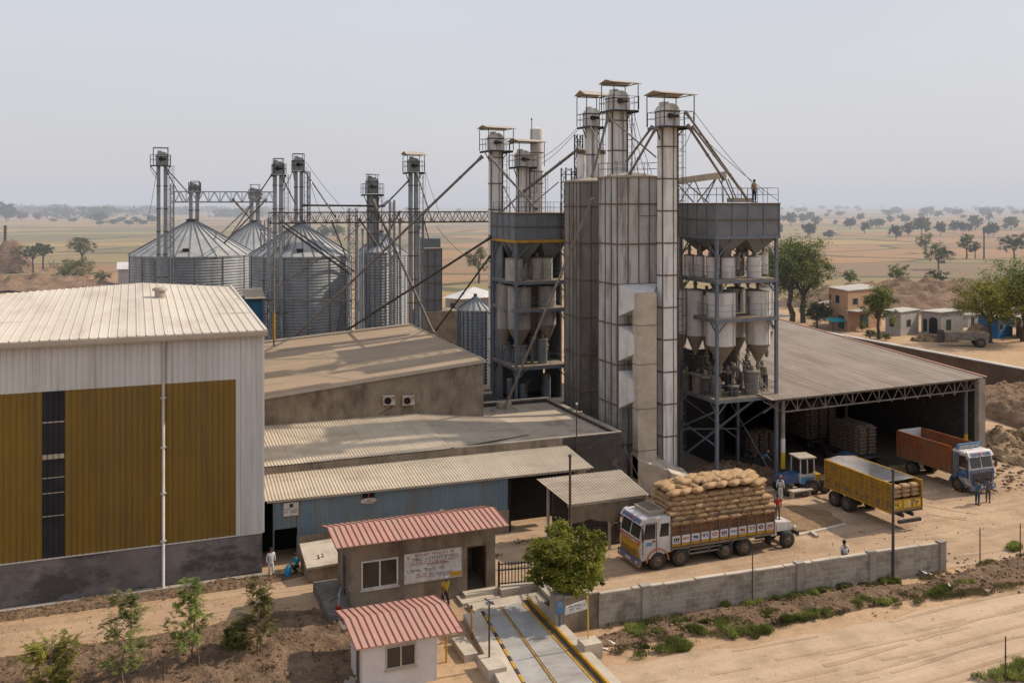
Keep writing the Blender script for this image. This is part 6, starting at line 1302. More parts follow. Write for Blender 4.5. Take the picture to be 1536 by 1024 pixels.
# edge courses lying lengthwise across, ends toward the viewer
layers = 6
for L_ in range(layers):
    z = zb + L_ * .27; ins = .05 * L_ if L_ < 4 else .05 * L_ + .06 * (L_ - 3)
    xs0, xs1 = 28.75 + ins * .5, 36.05 - ins * 2.2; n = 9 if L_ < 5 else 8
    for i in range(n):
        x = xs0 + (xs1 - xs0) * (i + .5 + (.25 if L_ % 2 else -.1) * .8) / n
        for yy, nm in ((ybase - 1.02 + ins * .6, 'near'), (ybase + .92 - ins * .5, 'far')):
            if nm == 'far' and L_ < 3: continue
            if L_ < 2 and zb + L_ * .3 < 2.3: continue
            sack(x + rs.uniform(-.03, .03), yy + rs.uniform(-.05, .05), z + rs.uniform(-.02, .02), rs.uniform(-.12, .12) + (pi if rs.random() > .5 else 0), 'plump jute sack in the near side stack on the white truck' if nm == 'near' else 'jute sack along the far side of the white truck load', G + (', near side' if nm == 'near' else ', far side'), None, (.92, 1.05, 1.02))
for L_ in range(layers):      # front and rear faces
    z = zb + L_ * .27
    for j in range(3):
        sack(28.95 + .04 * L_, ybase - .5 + j * .55, z, pi / 2 + rs.uniform(-.1, .1), 'jute sack in the stack right behind the white truck cab', G + ', front face', None, (.62, .95, .98))
        sack(35.75 - .1 * L_, ybase - .5 + j * .55, z, pi / 2 + rs.uniform(-.1, .1), 'jute sack at the tail of the white truck load', G + ', tail face', None, (.62, .95, .98))
for i in range(8):       # heaped crown
    for j in range(4):
        x = 29.3 + i * .83 + rs.uniform(-.06, .06); y = ybase - .85 + j * .56 + rs.uniform(-.05, .05)
        hgt = 3.92 + .36 * (1 - abs(j - 1.6) / 2.2) + (.16 if 2 < i < 7 else 0) - (.30 if i > 7 else 0)
        sack(x, y, hgt, .55 + rs.uniform(-.2, .2), 'jute sack lying slantwise on top of the white truck load', G + ', top', None, (1.42, 1.12, 1.1), rs.uniform(-.08, .08), -.12 if j == 0 else rs.uniform(-.05, .1))
for i in range(5):
    for j in range(2):
        sack(30.4 + i * .85 + rs.uniform(-.1, .1), ybase - .2 + j * .55, 4.33 + rs.uniform(-.04, .06) + .05 * (i in (1, 2, 3)), .6 + rs.uniform(-.3, .3), 'jute sack crowning the very top of the white truck load', G + ', crown', None, (1.25, 1.2, 1.15), rs.uniform(-.1, .1))
mb = MB(); mb.box(28.95, 35.7, ybase - .8, ybase + .8, 2.0, 4.0); o = mb.build('sack_core', M_jute2); tag(o, 'packed middle of the sack load on the white truck', 'sack pile', None, 'stuff'); 
# --- stripped jeep/tractor chassis behind the truck
jp = thing('stripped_chassis', 'white bonneted tractor chassis parked just behind the loaded truck', 'tractor', (36.6, 49.0, 0), 0)
MB(True).hexa([(.0, -.55, .95), (1.15, -.55, .95), (1.15, .55, .95), (.0, .55, .95), (.05, -.5, 1.5), (1.1, -.48, 1.42), (1.1, .48, 1.42), (.05, .5, 1.5)]).build('bonnet', M_white, jp)
MB(True).hexa([(-.75, -.62, .75), (-.05, -.62, .75), (-.05, .62, .75), (-.75, .62, .75), (-.6, -.55, 1.35), (-.12, -.5, 1.75), (-.12, .5, 1.75), (-.6, .55, 1.35)]).build('cowl', M_white, jp)
MB(True).box(-1.4, 1.5, -.35, -.2, .6, .78).box(-1.4, 1.5, .2, .35, .6, .78).box(1.35, 1.5, -.75, .75, .62, .85).build('frame', M_dksteel, jp)
for s in (-1, 1): MB(True).tube([(1.18, s * .62, 1.1), (1.3, s * .62, 1.1)], .11, 12).build('headlight', M_tank, jp)
for x, y in ((.55, -.95), (.55, .95)): wheel(jp, x, y, .5, .3, 1 if y > 0 else -1)
# --- white and blue tractor unit under the shed corner
tk = thing('tractor', 'white and blue cabbed tractor standing beside the striped shed column', 'tractor', (45.0, 57.2, 0), radians(-8) + pi)
b_ = MB(True); b_.box(-1.05, .15, -.68, .68, .85, 1.45).build('cab_body', M_white, tk)
MB(True).box(-.95, .1, -.7, .7, .72, 1.25).build('blue_panel', M_skyblue, tk)
mb = MB(True)
for x in (-1.0, -.45, .12):
    for y in (-.66, .66): mb.bar((x, y, 1.4), (x * .95, y * .95, 2.55), .07)
mb.build('cab_pillar', M_white, tk); MB(True).box(-1.12, .25, -.75, .75, 2.55, 2.65).build('cab_roof', M_gutter, tk)
MB(True).box(-.93, .06, -.60, .60, 1.45, 2.5).build('cab_glass', M_glass, tk)
MB(True).hexa([(.15, -.5, .8), (1.75, -.45, .8), (1.75, .45, .8), (.15, .5, .8), (.15, -.45, 1.5), (1.7, -.38, 1.3), (1.7, .38, 1.3), (.15, .45, 1.5)]).build('bonnet', M_blue, tk)
MB(True).box(-1.7, -1.05, -.4, .4, .7, 1.3).build('toolbox', M_yellow, tk)
for x, y, r in ((1.2, .85, .42), (1.2, -.85, .42), (-.75, .95, .58), (-.75, -.95, .58), (-1.75, .9, .5)): wheel(tk, x, y, r, .3, 1 if y > 0 else -1)
# --- yellow trailer
yt = thing('cargo_trailer', 'long yellow boarded trailer with sagging grey tarpaulin and sacks at its tail', 'trailer', (46.4, 51.2, 0), pi / 2)
yx0, yx1 = -3.2, 3.2; YW = 2.45
cargo_box(yt, yx0, yx1, YW, 1.25, 3.0, M_yellowside, M_yellow, 13, tail=False, th=.07)
tg = MB(True).box(yx0, yx0 + .06, -1.2, 1.2, 1.25, 2.0).build('tailboard', M_yellowside, yt)
strk = MB(True)
for i in range(3):
    y0_ = -1.1 + i * .78; MB(True).box(yx0 - .02, yx0 - .003, y0_, y0_ + .62, 1.42, 1.9).build('painted_panel', M_yellowlt, tg)
    r = random.Random(i)
    q = MB(True)
    for k in range(9): a = r.uniform(y0_ + .05, y0_ + .5); z = r.uniform(1.45, 1.8); q.box(yx0 - .03, yx0 - .022, a, a + r.uniform(.04, .15), z, z + r.uniform(.03, .1))
    q.build('emblem', [M_inkblue, M_whitewash, M_ink][i], tg)
q = MB(True)
r = random.Random(9)
for s in (-1, 1):
    for i in range(13):
        if i % 2 == 0: x = yx0 + i * 6.4 / 13; q.box(x + .1, x + .42, s * 1.24 - .008, s * 1.24 + .008, 1.5, 1.72)
q.build('faded_lettering', M_ink, yt).data.materials[0] = mat('faded_blue_lettering', (.12, .11, .08), (.2, .13, .03), .8)
mb = MB(True); nu, nv = 24, 10; g = {}
for i in range(nu + 1):
    for j in range(nv + 1):
        u = i / nu; v = j / nv * 2 - 1; x = yx0 + .55 + (yx1 - yx0 - .5) * u; y = v * 1.16
        deep = -.75 * (1 - v * v) * sin(pi * min(1, u * 1.15)) ** .7
        z = 3.06 + deep * (1.0 if v < .2 else .8) + .04 * noise.noise(Vector((x * 1.2, y * 2, 2))) + (.12 * (1 - abs(v)) if u > .9 else 0)
        g[i, j] = (x, y, z)
b0_ = len(mb.v); mb.v += [g[i, j] for i in range(nu + 1) for j in range(nv + 1)]
for i in range(nu):
    for j in range(nv): mb.f.append(tuple(b0_ + a * (nv + 1) + c2 for a, c2 in ((i, j), (i + 1, j), (i + 1, j + 1), (i, j + 1)))); mb.mi.append(0); mb.sm.append(True)
tg2 = mb.build('tarpaulin', M_tarp); tg2.location = (46.4, 51.2, 0); tg2.rotation_euler = (0, 0, pi / 2); tag(tg2, 'grey tarpaulin sagging inside the yellow trailer', 'tarpaulin')
mb = MB(True)
for s in (-.4, .4): mb.box(yx0 - .1, yx1 + .9, s - .06, s + .06, .85, 1.1)
mb.box(yx0 - .3, yx0 - .1, -.9, .9, .55, .75); mb.bar((yx1 + .8, 0, .8), (yx1 + 1.6, 0, .7), .15); mb.build('chassis', M_dksteel, yt)
for xw in (1.1, 2.35): 
    for s in (-1, 1): wheel(yt, xw, s * 1.23, .53, .28, s, True)
for i in range(3):
    for k in range(3): sack(45.65 + i * .76, 48.28, 2.05 + k * .27, rs.uniform(-.06, .06), 'jute sack stacked at the open tail of the yellow trailer', 'jute sacks in the yellow trailer tail', None, (.74, .9, .98))
M_cabmaroon = mat('dusty_blue_cab_paint', (.10, .14, .20), (.14, .11, .09), .5, 0, .9, (.3, .22, .16), .6, (2, 2, 2))
# --- orange truck backing out of the shed, facing -Y
ot = thing('cargo_truck', 'empty orange sided truck with a blue nosed cab at the shed mouth', 'truck', (57.15, 55.6, 0), -pi / 2)
cab(ot, 3.65, 2.35, 3.0, M_white, M_blue, M_skyblue, M_skyblue, L=1.5, seed=9, cream=True)
MB(True).box(3.69, 3.703, -1.16, 1.16, .9, 1.72).build('lower_panel', M_blue, ot)
for s in (-1, 1): MB(True).box(2.2, 3.6, min(s * 1.178, s * 1.186), max(s * 1.178, s * 1.186), 1.15, 1.75).build('side_panel', M_blue, ot)
MB(True).box(2.17, 2.75, -1.19, 1.19, .95, 2.85).build('rear_cab_panel', M_cabmaroon, ot)
cargo_box(ot, -3.3, 2.05, 2.45, 1.3, 3.1, M_orangeside, M_orangeside, 12, tail=False, front=False)
MB(True).box(-3.3, -3.24, -1.15, 1.15, 1.3, 3.2).build('tailboard', M_whitewash, ot)
MB(True).box(2.0, 2.06, -1.16, 1.16, 1.3, 2.9).build('headboard', M_orangeside, ot)
MB(True).box(-3.2, 1.95, -1.1, 1.1, 1.302, 1.35).build('cargo_floor', M_wood, ot)
vb_ = MB(True); vb_.hexa([(2.2, -1.05, 2.98), (2.5, -1.05, 2.98), (2.5, 1.05, 2.98), (2.2, 1.05, 2.98), (2.5, -1.1, 3.42), (2.62, -1.1, 3.42), (2.62, 1.1, 3.42), (2.5, 1.1, 3.42)]); vb_ = vb_.build('name_board', M_skyblue, ot)
q = MB(True); r = random.Random(3)
for k in range(11): y = -.95 + k * .175; q.hexa([(2.52, y, 3.06), (2.545, y, 3.06), (2.545, y + .1, 3.06), (2.52, y + .1, 3.06), (2.6, y, 3.06 + r.uniform(.18, .3)), (2.625, y, 3.3), (2.625, y + .1, 3.3), (2.6, y + .1, 3.3)])
q.build('lettering', M_whitewash, vb_)
mb = MB(True)
for s in (-.4, .4): mb.box(-3.4, 3.2, s - .06, s + .06, .85, 1.1)
mb.box(-.8, 1.0, .7, 1.1, .6, 1.0); mb.build('chassis', M_dksteel, ot)
for xw, du in ((2.55, False), (-2.0, True)):
    for s in (-1, 1): wheel(ot, xw, s * 1.2, .52, .28, s, du)
# --- sack trucks deep in the shed: stacked sacks on two parked trailers
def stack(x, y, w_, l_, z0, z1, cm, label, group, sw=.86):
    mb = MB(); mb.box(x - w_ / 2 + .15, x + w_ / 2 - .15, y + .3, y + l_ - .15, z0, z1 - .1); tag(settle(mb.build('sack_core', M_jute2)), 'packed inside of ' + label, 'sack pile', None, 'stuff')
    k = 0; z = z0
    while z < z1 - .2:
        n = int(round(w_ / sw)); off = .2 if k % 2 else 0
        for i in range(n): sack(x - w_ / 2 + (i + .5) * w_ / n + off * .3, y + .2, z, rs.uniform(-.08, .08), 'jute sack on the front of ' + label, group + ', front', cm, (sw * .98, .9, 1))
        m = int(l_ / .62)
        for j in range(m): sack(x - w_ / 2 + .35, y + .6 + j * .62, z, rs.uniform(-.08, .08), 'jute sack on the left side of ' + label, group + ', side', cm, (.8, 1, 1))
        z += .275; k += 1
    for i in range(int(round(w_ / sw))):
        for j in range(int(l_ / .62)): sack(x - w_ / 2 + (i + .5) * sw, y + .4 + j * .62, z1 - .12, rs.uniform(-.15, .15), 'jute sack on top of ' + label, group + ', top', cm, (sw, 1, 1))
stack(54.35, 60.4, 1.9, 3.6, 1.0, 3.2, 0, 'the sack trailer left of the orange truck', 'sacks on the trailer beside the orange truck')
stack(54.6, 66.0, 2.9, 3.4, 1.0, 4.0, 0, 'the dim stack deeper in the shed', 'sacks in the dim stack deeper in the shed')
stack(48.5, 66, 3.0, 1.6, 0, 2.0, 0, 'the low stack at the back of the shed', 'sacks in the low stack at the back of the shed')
t2 = thing('flatbed_trailer', 'dark flatbed trailer under the sack stack left of the orange truck', 'trailer', (54.35, 62.3, 0), pi / 2); MB(True).box(-2.3, 2.3, -1.1, 1.1, .82, .97).build('bed', M_dksteel, t2)
for xw in (-1.6, 1.6):
    for s in (-1, 1): wheel(t2, xw, s * 1.1, .45, .25, s)
t3 = thing('flatbed_trailer', 'dark flatbed trailer under the dim sack stack in the shed', 'trailer', (54.6, 67.7, 0), pi / 2); MB(True).box(-1.9, 1.9, -1.2, 1.2, .82, .97).build('bed', M_dksteel, t3)
for xw in (-1.3, 1.3):
    for s in (-1, 1): wheel(t3, xw, s * 1.15, .45, .25, s)
dt = thing('tractor', 'dark blue tractor in the shade before the sack trailer', 'tractor', (52.2, 60.6, 0), -pi / 2); MB(True).box(-.2, 1.1, -.35, .35, .8, 1.4).build('bonnet', M_blue, dt); MB(True).box(-1.0, -.2, -.5, .5, .7, 1.1).build('seat_deck', M_dksteel, dt)
for x, y, r in ((.8, .7, .38), (.8, -.7, .38), (-.7, .8, .6), (-.7, -.8, .6)): wheel(dt, x, y, r, .28, 1 if y > 0 else -1)
# ================================================================ people
M_skin = mat('brown_skin', (.17, .085, .05), (.14, .07, .04), .6, 0, 3, bump=0, fine=0)
M_hair = mat('black_hair', (.012, .01, .01), (.02, .017, .015), .7, 0, 6, bump=0)
def cloth(name, c): return mat('cloth_' + name, c, tuple(v * .8 for v in c), .9, 0, 5, bump=0, fine=.15)
def skinned(name, nodes, edges, m, parent, root=0, sub=1):
    me = bpy.data.meshes.new(name + '_s'); me.from_pydata([n[0] for n in nodes], edges, []); o = bpy.data.objects.new(name, me); COL.objects.link(o)
    sk_ = o.modifiers.new('s', 'SKIN'); sk_.use_smooth_shade = True
    for i, n in enumerate(nodes):
        r = n[1]; r = r if hasattr(r, '__len__') else (r, r); me.skin_vertices[0].data[i].radius = r; me.skin_vertices[0].data[i].use_root = (i == root)
    if sub: s2 = o.modifiers.new('d', 'SUBSURF'); s2.levels = sub; s2.render_levels = sub
    dg = bpy.context.evaluated_depsgraph_get(); new = bpy.data.meshes.new_from_object(o.evaluated_get(dg)); new.name = name
    o.modifiers.clear(); o.data = new; new.materials.clear(); new.materials.append(m)
    for p in new.polygons: p.use_smooth = True
    o.parent = parent; return o
def person(label, x, y, z, rz, shirt, trousers, pose='stand', cap=None, sleeves=True, h=1.68, group=None, kurta=False, bare=False):
    p = thing('person', label, 'person', (x, y, z), rz, group); k = h / 1.7
    step = {'stand': .05, 'walk': .22, 'bend': .08, 'crouch': 0}[pose]; lean = {'stand': 0, 'walk': .05, 'bend': .38, 'crouch': .12}[pose]; dz = -.42 if pose == 'crouch' else 0
    def V(a, b, c): return Vector((a * k, b * k, c * k))
    pel = V(0, 0, .93 + dz); sp = V(0, -.03 - lean * .3, 1.12 + dz); ch_ = V(0, -.02 - lean * .75, 1.34 + dz - lean * .12); nk = V(0, -.03 - lean, 1.46 + dz - lean * .3); hd = V(0, -.05 - lean * 1.1, 1.60 + dz - lean * .35)
    nodes = [(pel, .125 * k), (sp, (.125 * k, .10 * k)), (ch_, (.15 * k, .11 * k)), (nk, .052 * k), (hd - V(0, 0, .05), .072 * k), (hd + V(0, .01, .03), .088 * k), (hd + V(0, .01, .09), .06 * k), (hd + V(0, -.10, -.015), .016 * k)]
    edges = [(0, 1), (1, 2), (2, 3), (3, 4), (4, 5), (5, 6), (5, 7)]
    for s in (-1, 1):   # ears
        nodes.append((hd + V(s * .088, .01, .0), .014 * k)); edges.append((5, len(nodes) - 1))
    legs = {}; arms = {}
    for s in (-1, 1):
        fy = -s * step
        hip = V(s * .09, 0, .88 + dz)
        if pose == 'crouch': kn = V(s * .15, -.36, .52); an = V(s * .13, -.05, .09)
        else: kn = V(s * .10, fy * .5 - .03, .49); an = V(s * .105, fy + .02, .085)
        toe = an + V(0, -.17, -.05)
        b = len(nodes); nodes += [(hip, .088 * k), (kn, .058 * k), (kn.lerp(an, .35), .058 * k), (an, .038 * k), (toe, (.038 * k, .026 * k))]; edges += [(0, b), (b, b + 1), (b + 1, b + 2), (b + 2, b + 3), (b + 3, b + 4)]
        legs[s] = (hip, kn, an)
        sh_ = ch_ + V(s * .185, 0, .045)
        if pose in ('bend', 'crouch'): el = sh_ + V(s * .03, -.14, -.24); wr = el + V(-s * .03, -.16, -.18)
        else: el = sh_ + V(s * .06, .03 - fy * .3, -.28); wr = el + V(s * .01, -.05 - fy * .5, -.24)
        d = (wr - el).normalized(); pm = wr + d * .06 * k
        b = len(nodes); nodes += [(sh_, .052 * k), (el, .040 * k), (wr, .026 * k), (pm, (.036 * k, .018 * k))]; edges += [(2, b), (b, b + 1), (b + 1, b + 2), (b + 2, b + 3)]
        for f in range(4):
            off = V(0, (f - 1.5) * .017, 0); ln_ = (.055, .066, .062, .048)[f] * k
            b2 = len(nodes); nodes += [(pm + d * .03 * k + off, .0085 * k), (pm + d * (.03 * k + ln_) + off + V(-s * .012, -.008, 0), .007 * k)]; edges += [(b + 3, b2), (b2, b2 + 1)]
        b2 = len(nodes); nodes += [(wr + d * .03 * k + V(-s * .01, -.04, 0), .010 * k), (wr + d * .07 * k + V(-s * .012, -.055, 0), .008 * k)]; edges += [(b + 2, b2), (b2, b2 + 1)]
        arms[s] = (sh_, el, wr)
    skinned('body', nodes, edges, M_skin, p, 0, 1)
    g = 1.17; n2 = [(pel + V(0, 0, .02 if not kurta else -.25), (.165 * k, .14 * k) if not kurta else (.17 * k, .15 * k)), (sp, (.155 * k, .128 * k)), (ch_, (.178 * k, .135 * k)), (nk - V(0, 0, .03), (.075 * k, .07 * k))]; e2 = [(0, 1), (1, 2), (2, 3)]
    for s in (-1, 1):
        a, b_, c_ = arms[s]; b = len(n2); n2 += [(a, .068 * k), (b_ if sleeves else a.lerp(b_, .7), .056 * k)]; e2 += [(2, b), (b, b + 1)]
        if sleeves: n2.append((b_.lerp(c_, .85), .042 * k)); e2.append((b + 1, b + 2))
    if not bare: skinned('shirt', n2, e2, shirt, p, 0, 1)
    n3 = [(pel + V(0, 0, .06), (.14 * k, .12 * k)), (pel, (.145 * k, .125 * k))]; e3 = [(0, 1)]
    for s in (-1, 1):
        hp_, kn, an = legs[s]; b = len(n3); n3 += [(hp_ - V(0, 0, .03), .105 * k), (kn, .076 * k), (an + (kn - an) * .12, .062 * k)]; e3 += [(1, b), (b, b + 1), (b + 1, b + 2)]
    skinned('trousers', n3, e3, trousers, p, 0, 1)
    mb = MB(True)
    if cap: mb.lathe(hd.x, hd.y, [(.10 * k, hd.z + .03 * k), (.103 * k, hd.z + .08 * k), (.07 * k, hd.z + .14 * k), (.02, hd.z + .16 * k)], 14); mb.build('cap', cap, p)
    else: mb.lathe(hd.x, hd.y + .012, [(.085 * k, hd.z - .02 * k), (.1 * k, hd.z + .03 * k), (.098 * k, hd.z + .075 * k), (.07 * k, hd.z + .125 * k), (.02, hd.z + .14 * k)], 14); mb.build('hair', M_hair, p)
    mb = MB(True)
    for s in (-1, 1): mb.lathe(hd.x + s * .032 * k, hd.y - .082 * k, [(.004, hd.z + .006 * k), (.011 * k, hd.z + .012 * k), (.004, hd.z + .019 * k)], 8)
    mb.build('eyes', M_dark, p); MB(True).box(hd.x - .025 * k, hd.x + .025 * k, hd.y - .088 * k, hd.y - .075 * k, hd.z - .058 * k, hd.z - .05 * k).build('mouth', M_inkred, p)
    for s in (-1, 1):
        an = legs[s][2]; MB(True).hexa([(an.x - .05 * k, an.y - .2 * k, 0), (an.x + .05 * k, an.y - .2 * k, 0), (an.x + .045 * k, an.y + .07 * k, 0), (an.x - .045 * k, an.y + .07 * k, 0), (an.x - .045 * k, an.y - .19 * k, .035), (an.x + .045 * k, an.y - .19 * k, .035), (an.x + .04 * k, an.y + .06 * k, .07), (an.x - .04 * k, an.y + .06 * k, .07)]).build('shoe', M_hair, p)
    return p
navy = cloth('navy', (.02, .03, .06)); teal = cloth('teal', (.03, .12, .19)); grey = cloth('grey', (.10, .10, .13)); white = cloth('white', (.55, .54, .55)); yel = cloth('yellow', (.46, .30, .035)); red = cloth('red', (.38, .025, .025)); drk = cloth('dark', (.025, .023, .025)); lblue = cloth('light_blue', (.13, .24, .38)); olive = cloth('olive', (.09, .09, .07)); tan = cloth('tan', (.32, .2, .09)); cyan = cloth('cyan', (.02, .24, .30))
v = onZ(1466, 757); person('person in a teal shirt and trousers standing on the open yard', v.x, v.y, 0, 1.9, teal, cloth('slate', (.035, .07, .10)), 'stand', sleeves=False, h=1.78)
v = onZ(1482, 753); person('person in a grey blue shirt with hands at the sides walking across the yard', v.x, v.y, 0, 2.2, grey, olive, 'stand', h=1.72)
v = onZ(1441, 737); person('person in dark clothes standing at the front of the orange truck', v.x, v.y, 0, 2.6, navy, drk, 'stand', h=1.65)
v = onY(1268, 830, 43.6); person('person in a white shirt and dark trousers seen behind the block wall', v.x, 43.6, 0, 3.0, white, drk, 'walk', sleeves=False, h=1.85)
v = onZ(403, 865); person('person in a long white kurta standing at the warehouse corner', v.x + .12, v.y, 0, .2, white, white, 'stand', h=1.62, kurta=True)
v = onZ(447, 861); person('person in teal crouching beside the concrete tank', v.x, v.y + .2, 0, -1.2, cyan, drk, 'crouch', h=1.6)
person('person in a yellow shirt and white cap walking past the wide notice board', 15.05, 47.45, 0, .25, yel, drk, 'walk', cap=white, sleeves=False, h=1.72)
v = onZ(1253, 678); person('person in a white shirt in the shade deep inside the shed', v.x, v.y, 0, .6, cloth('pale_grey', (.36, .38, .42)), grey, 'stand', h=1.72, kurta=True)
v = onZ(1143, 706); person('person in a light blue shirt and yellow cap bending over in the shade', v.x, v.y, 0, 1.0, lblue, navy, 'bend', cap=yel, h=1.75)
v = onZ(1130, 700); person('person in dark blue working in the shade between the tower columns', v.x, v.y, 0, -1.8, navy, navy, 'bend', h=1.75)
person('person in a red shirt standing on the white bonnet behind the loaded truck', 37.15, 49.1, 1.46, 2.8, red, olive, 'stand', h=1.5)
person('person in red and white crouching on the cowl behind the loaded truck', 36.4, 48.95, 1.3, -1.4, red, red, 'crouch', h=1.5)
v = onZ(1158, 747); person('person in a white shirt and orange cap beside the stone table frame', 42.6, 56.0, 0, 2.2, white, white, 'stand', cap=M_orange, h=1.7)
p = onY(1131, 303, 60.3); person('person in a tan shirt and dark trousers standing on the bin roof', p.x, 60.3, 21.05, 0.1, tan, cloth('dark_blue', (.02, .035, .06)), 'stand', sleeves=False, h=1.72)
v = onZ(432, 864); wb2 = thing('water_can', 'small bright blue water can by the dark doorway', 'water can', (v.x, v.y, 0)); MB(True).lathe(0, 0, [(.16, 0), (.19, .1), (.19, .45), (.07, .58), (.07, .66)], 14).build('can', cloth('bright_blue', (.02, .24, .42)), wb2); MB(True).tube([(.14, 0, .45), (.22, 0, .62), (.05, 0, .68)], .015, 6).build('handle', M_ink, wb2)
# ================================================================ village
def house(name, label, pl, pc, pr, h, m, wins, rooft=.14, over=.35, roofm=None, base=0, door=None, storeys=1):
    """pl, pc, pr: picture-measured ground corners left / nearest / right"""
    A = Vector(pl); B = Vector(pc); Cc = Vector(pr); D = A + (Cc - B)
    c0 = (A + Cc) / 2; o = thing(name, label, 'house', (c0.x, c0.y, 0))
    up = Vector((0, 0, h)); MB().hexa([B, Cc, D, A, B + up, Cc + up, D + up, A + up]).build('wall', m, o)
    def ex(P): d = (P - c0); d.z = 0; return P + d.normalized() * over
    t_ = Vector((0, 0, rooft)); pts = [ex(B) + up, ex(Cc) + up, ex(D) + up, ex(A) + up]; MB().hexa([q + Vector((0, 0, .004)) for q in pts] + [q + t_ for q in pts]).build('roof', roofm or M_villroof, o)
    for face, u0, u1, z0, z1, kind in wins:
        P, Q = (A, B) if face == 'L' else (B, Cc); d = (Q - P); n = Vector((d.y, -d.x, 0)).normalized()
        if (P + n - c0).length < (P - n - c0).length: n = -n
        a = P + d * u0; b = P + d * u1
        w_ = MB().hexa([a - n * .05 + Vector((0, 0, z0)), b - n * .05 + Vector((0, 0, z0)), b + n * .03 + Vector((0, 0, z0)), a + n * .03 + Vector((0, 0, z0)), a - n * .05 + Vector((0, 0, z1)), b - n * .05 + Vector((0, 0, z1)), b + n * .03 + Vector((0, 0, z1)), a + n * .03 + Vector((0, 0, z1))])
        w_ = w_.build('window' if kind == 'w' else 'door', M_concrete if kind == 'w' else M_darkgreen, o)
        if kind == 'w': s = .12; a2 = a.lerp(b, s); b2 = a.lerp(b, 1 - s); zz0 = z0 + .12; zz1 = z1 - .12; MB().hexa([a2 + Vector((0, 0, zz0)), b2 + Vector((0, 0, zz0)), b2 + n * .045 + Vector((0, 0, zz0)), a2 + n * .045 + Vector((0, 0, zz0)), a2 + Vector((0, 0, zz1)), b2 + Vector((0, 0, zz1)), b2 + n * .045 + Vector((0, 0, zz1)), a2 + n * .045 + Vector((0, 0, zz1))]).build('pane', M_dark, w_)
    return o
M_villroof = mat('village_flat_roof', (.46, .42, .37), (.36, .33, .29), .9, 0, .4); M_darkgreen = mat('dark_green_door', (.02, .045, .03), (.015, .03, .02), .7)
pk = house('village_house', 'two storey peach house with flat roof and a first floor canopy', onZ(1243, 489), onZ(1272, 497), onZ(1322, 490), 6.6, M_peach, [('L', .35, .6, 4.2, 5.7, 'w'), ('L', .05, .14, 4.6, 5.6, 'w'), ('L', .5, .8, .2, 2.4, 'd'), ('R', .35, .6, .2, 2.5, 'd'), ('R', .12, .3, 4.2, 5.4, 'w'), ('R', .72, .9, 4.2, 5.4, 'w')])
B = onZ(1272, 497); Cc = onZ(1322, 490); d = (Cc - B).normalized(); n = Vector((d.y, -d.x, 0)); 
mb = MB(); a = B + n * 0 + Vector((0, 0, 3.5)); mb.slab(a + n * 2.0 - d * .5, a + n * 2.0 + d * 6, a + d * 6, a - d * .5, .12); mb.build('canopy', M_villroof, pk)
house('village_house', 'white washed square house with a pale flat roof left of the arched house', onZ(1328, 500), onZ(1351, 504), onZ(1378, 499), 3.7, M_villagewhite, [('L', .25, .6, 1.2, 2.6, 'w'), ('R', .3, .58, 1.2, 2.5, 'w')])
ah = house('village_house', 'white house with an open arched porch beside the parked farm trailer', onZ(1382, 499), onZ(1411, 502), onZ(1445, 498), 3.5, M_villagewhite, [('R', .25, .45, .3, 2.3, 'd'), ('L', .1, .3, .3, 2.3, 'd')])
A = onZ(1382, 499); B = onZ(1411, 502); d = B - A; n = Vector((d.y, -d.x, 0)).normalized(); n = n if (n.y < 0) else -n
mb = MB(); pts = [A.lerp(B, .4 + .45 * (0.5 - .5 * cos(pi * i / 8))) + Vector((0, 0, .1 + (2.0 if 0 < i < 8 else 0) + .6 * sin(pi * i / 8))) for i in range(9)]; mb.loft([[q + n * .03 for q in pts], [q - n * .04 for q in pts]], False); mb.build('arch_opening', M_dark, ah)
house('village_house', 'bright blue washed house half hidden behind the spreading tree', onZ(1467, 502), onZ(1497, 508), onZ(1519, 503), 3.3, M_vblue, [('R', .1, .35, 1.2, 2.4, 'w')])
house('village_house', 'dark grey house cut off by the right edge beside the blue house', onZ(1524, 504), onZ(1532, 508), onZ(1580, 500), 3.1, M_tanwall, [('R', .1, .2, .2, 2.2, 'd')])
house('village_house', 'plain tan washed house far behind the bright blue house', onZ(1500, 489), onZ(1512, 492), onZ(1532, 489), 2.8, M_tanwall, [('R', .3, .5, .1, 1.9, 'd')])
house('village_house', 'tiny white house among the trees left of the peach house', onZ(1228, 476), onZ(1236, 478), onZ(1250, 475), 2.6, M_villagewhite, [('R', .3, .5, .1, 1.9, 'd')])
house('village_shed', 'low pale shed between the arched house and the bright blue house', onZ(1441, 489), onZ(1452, 491), onZ(1468, 489), 2.0, M_villagewhite, [('R', .3, .6, .1, 1.7, 'd')])
wh2 = house('far_house', 'long white walled house with pale hipped roof seen between the towers', onZ(668, 470), onZ(690, 472), onZ(752, 468), 3.0, M_villagewhite, [('R', .1, .3, .3, 2.4, 'd'), ('R', .5, .62, .6, 2.2, 'w'), ('R', .8, .95, .6, 2.2, 'w'), ('L', .3, .7, 1, 2.2, 'w')])
c0 = (onZ(668, 470) + onZ(752, 468)) / 2; q = [onZ(662, 472), onZ(690, 474.5), onZ(762, 469), onZ(735, 464)]; mb = MB(); ap = Vector((c0.x, c0.y, 5.0)); q = [Vector((p_.x, p_.y, 3.2)) for p_ in q]
for i in range(4): mb.poly([q[i], q[(i + 1) % 4], ap])
mb.build('hip_roof', mat('white_tin_roof', (.60, .58, .56), (.5, .47, .44), .6, 0, .5), wh2)
a = at(177, 421, 240); b = at(200, 421, 240); hh = thing('far_hut', 'small white gabled hut just left of the far silo', 'hut', (a.x, a.y, 0)); MB().box(a.x, b.x + 4, a.y, a.y + 6, 0, 4.6).build('wall', M_villagewhite, hh)
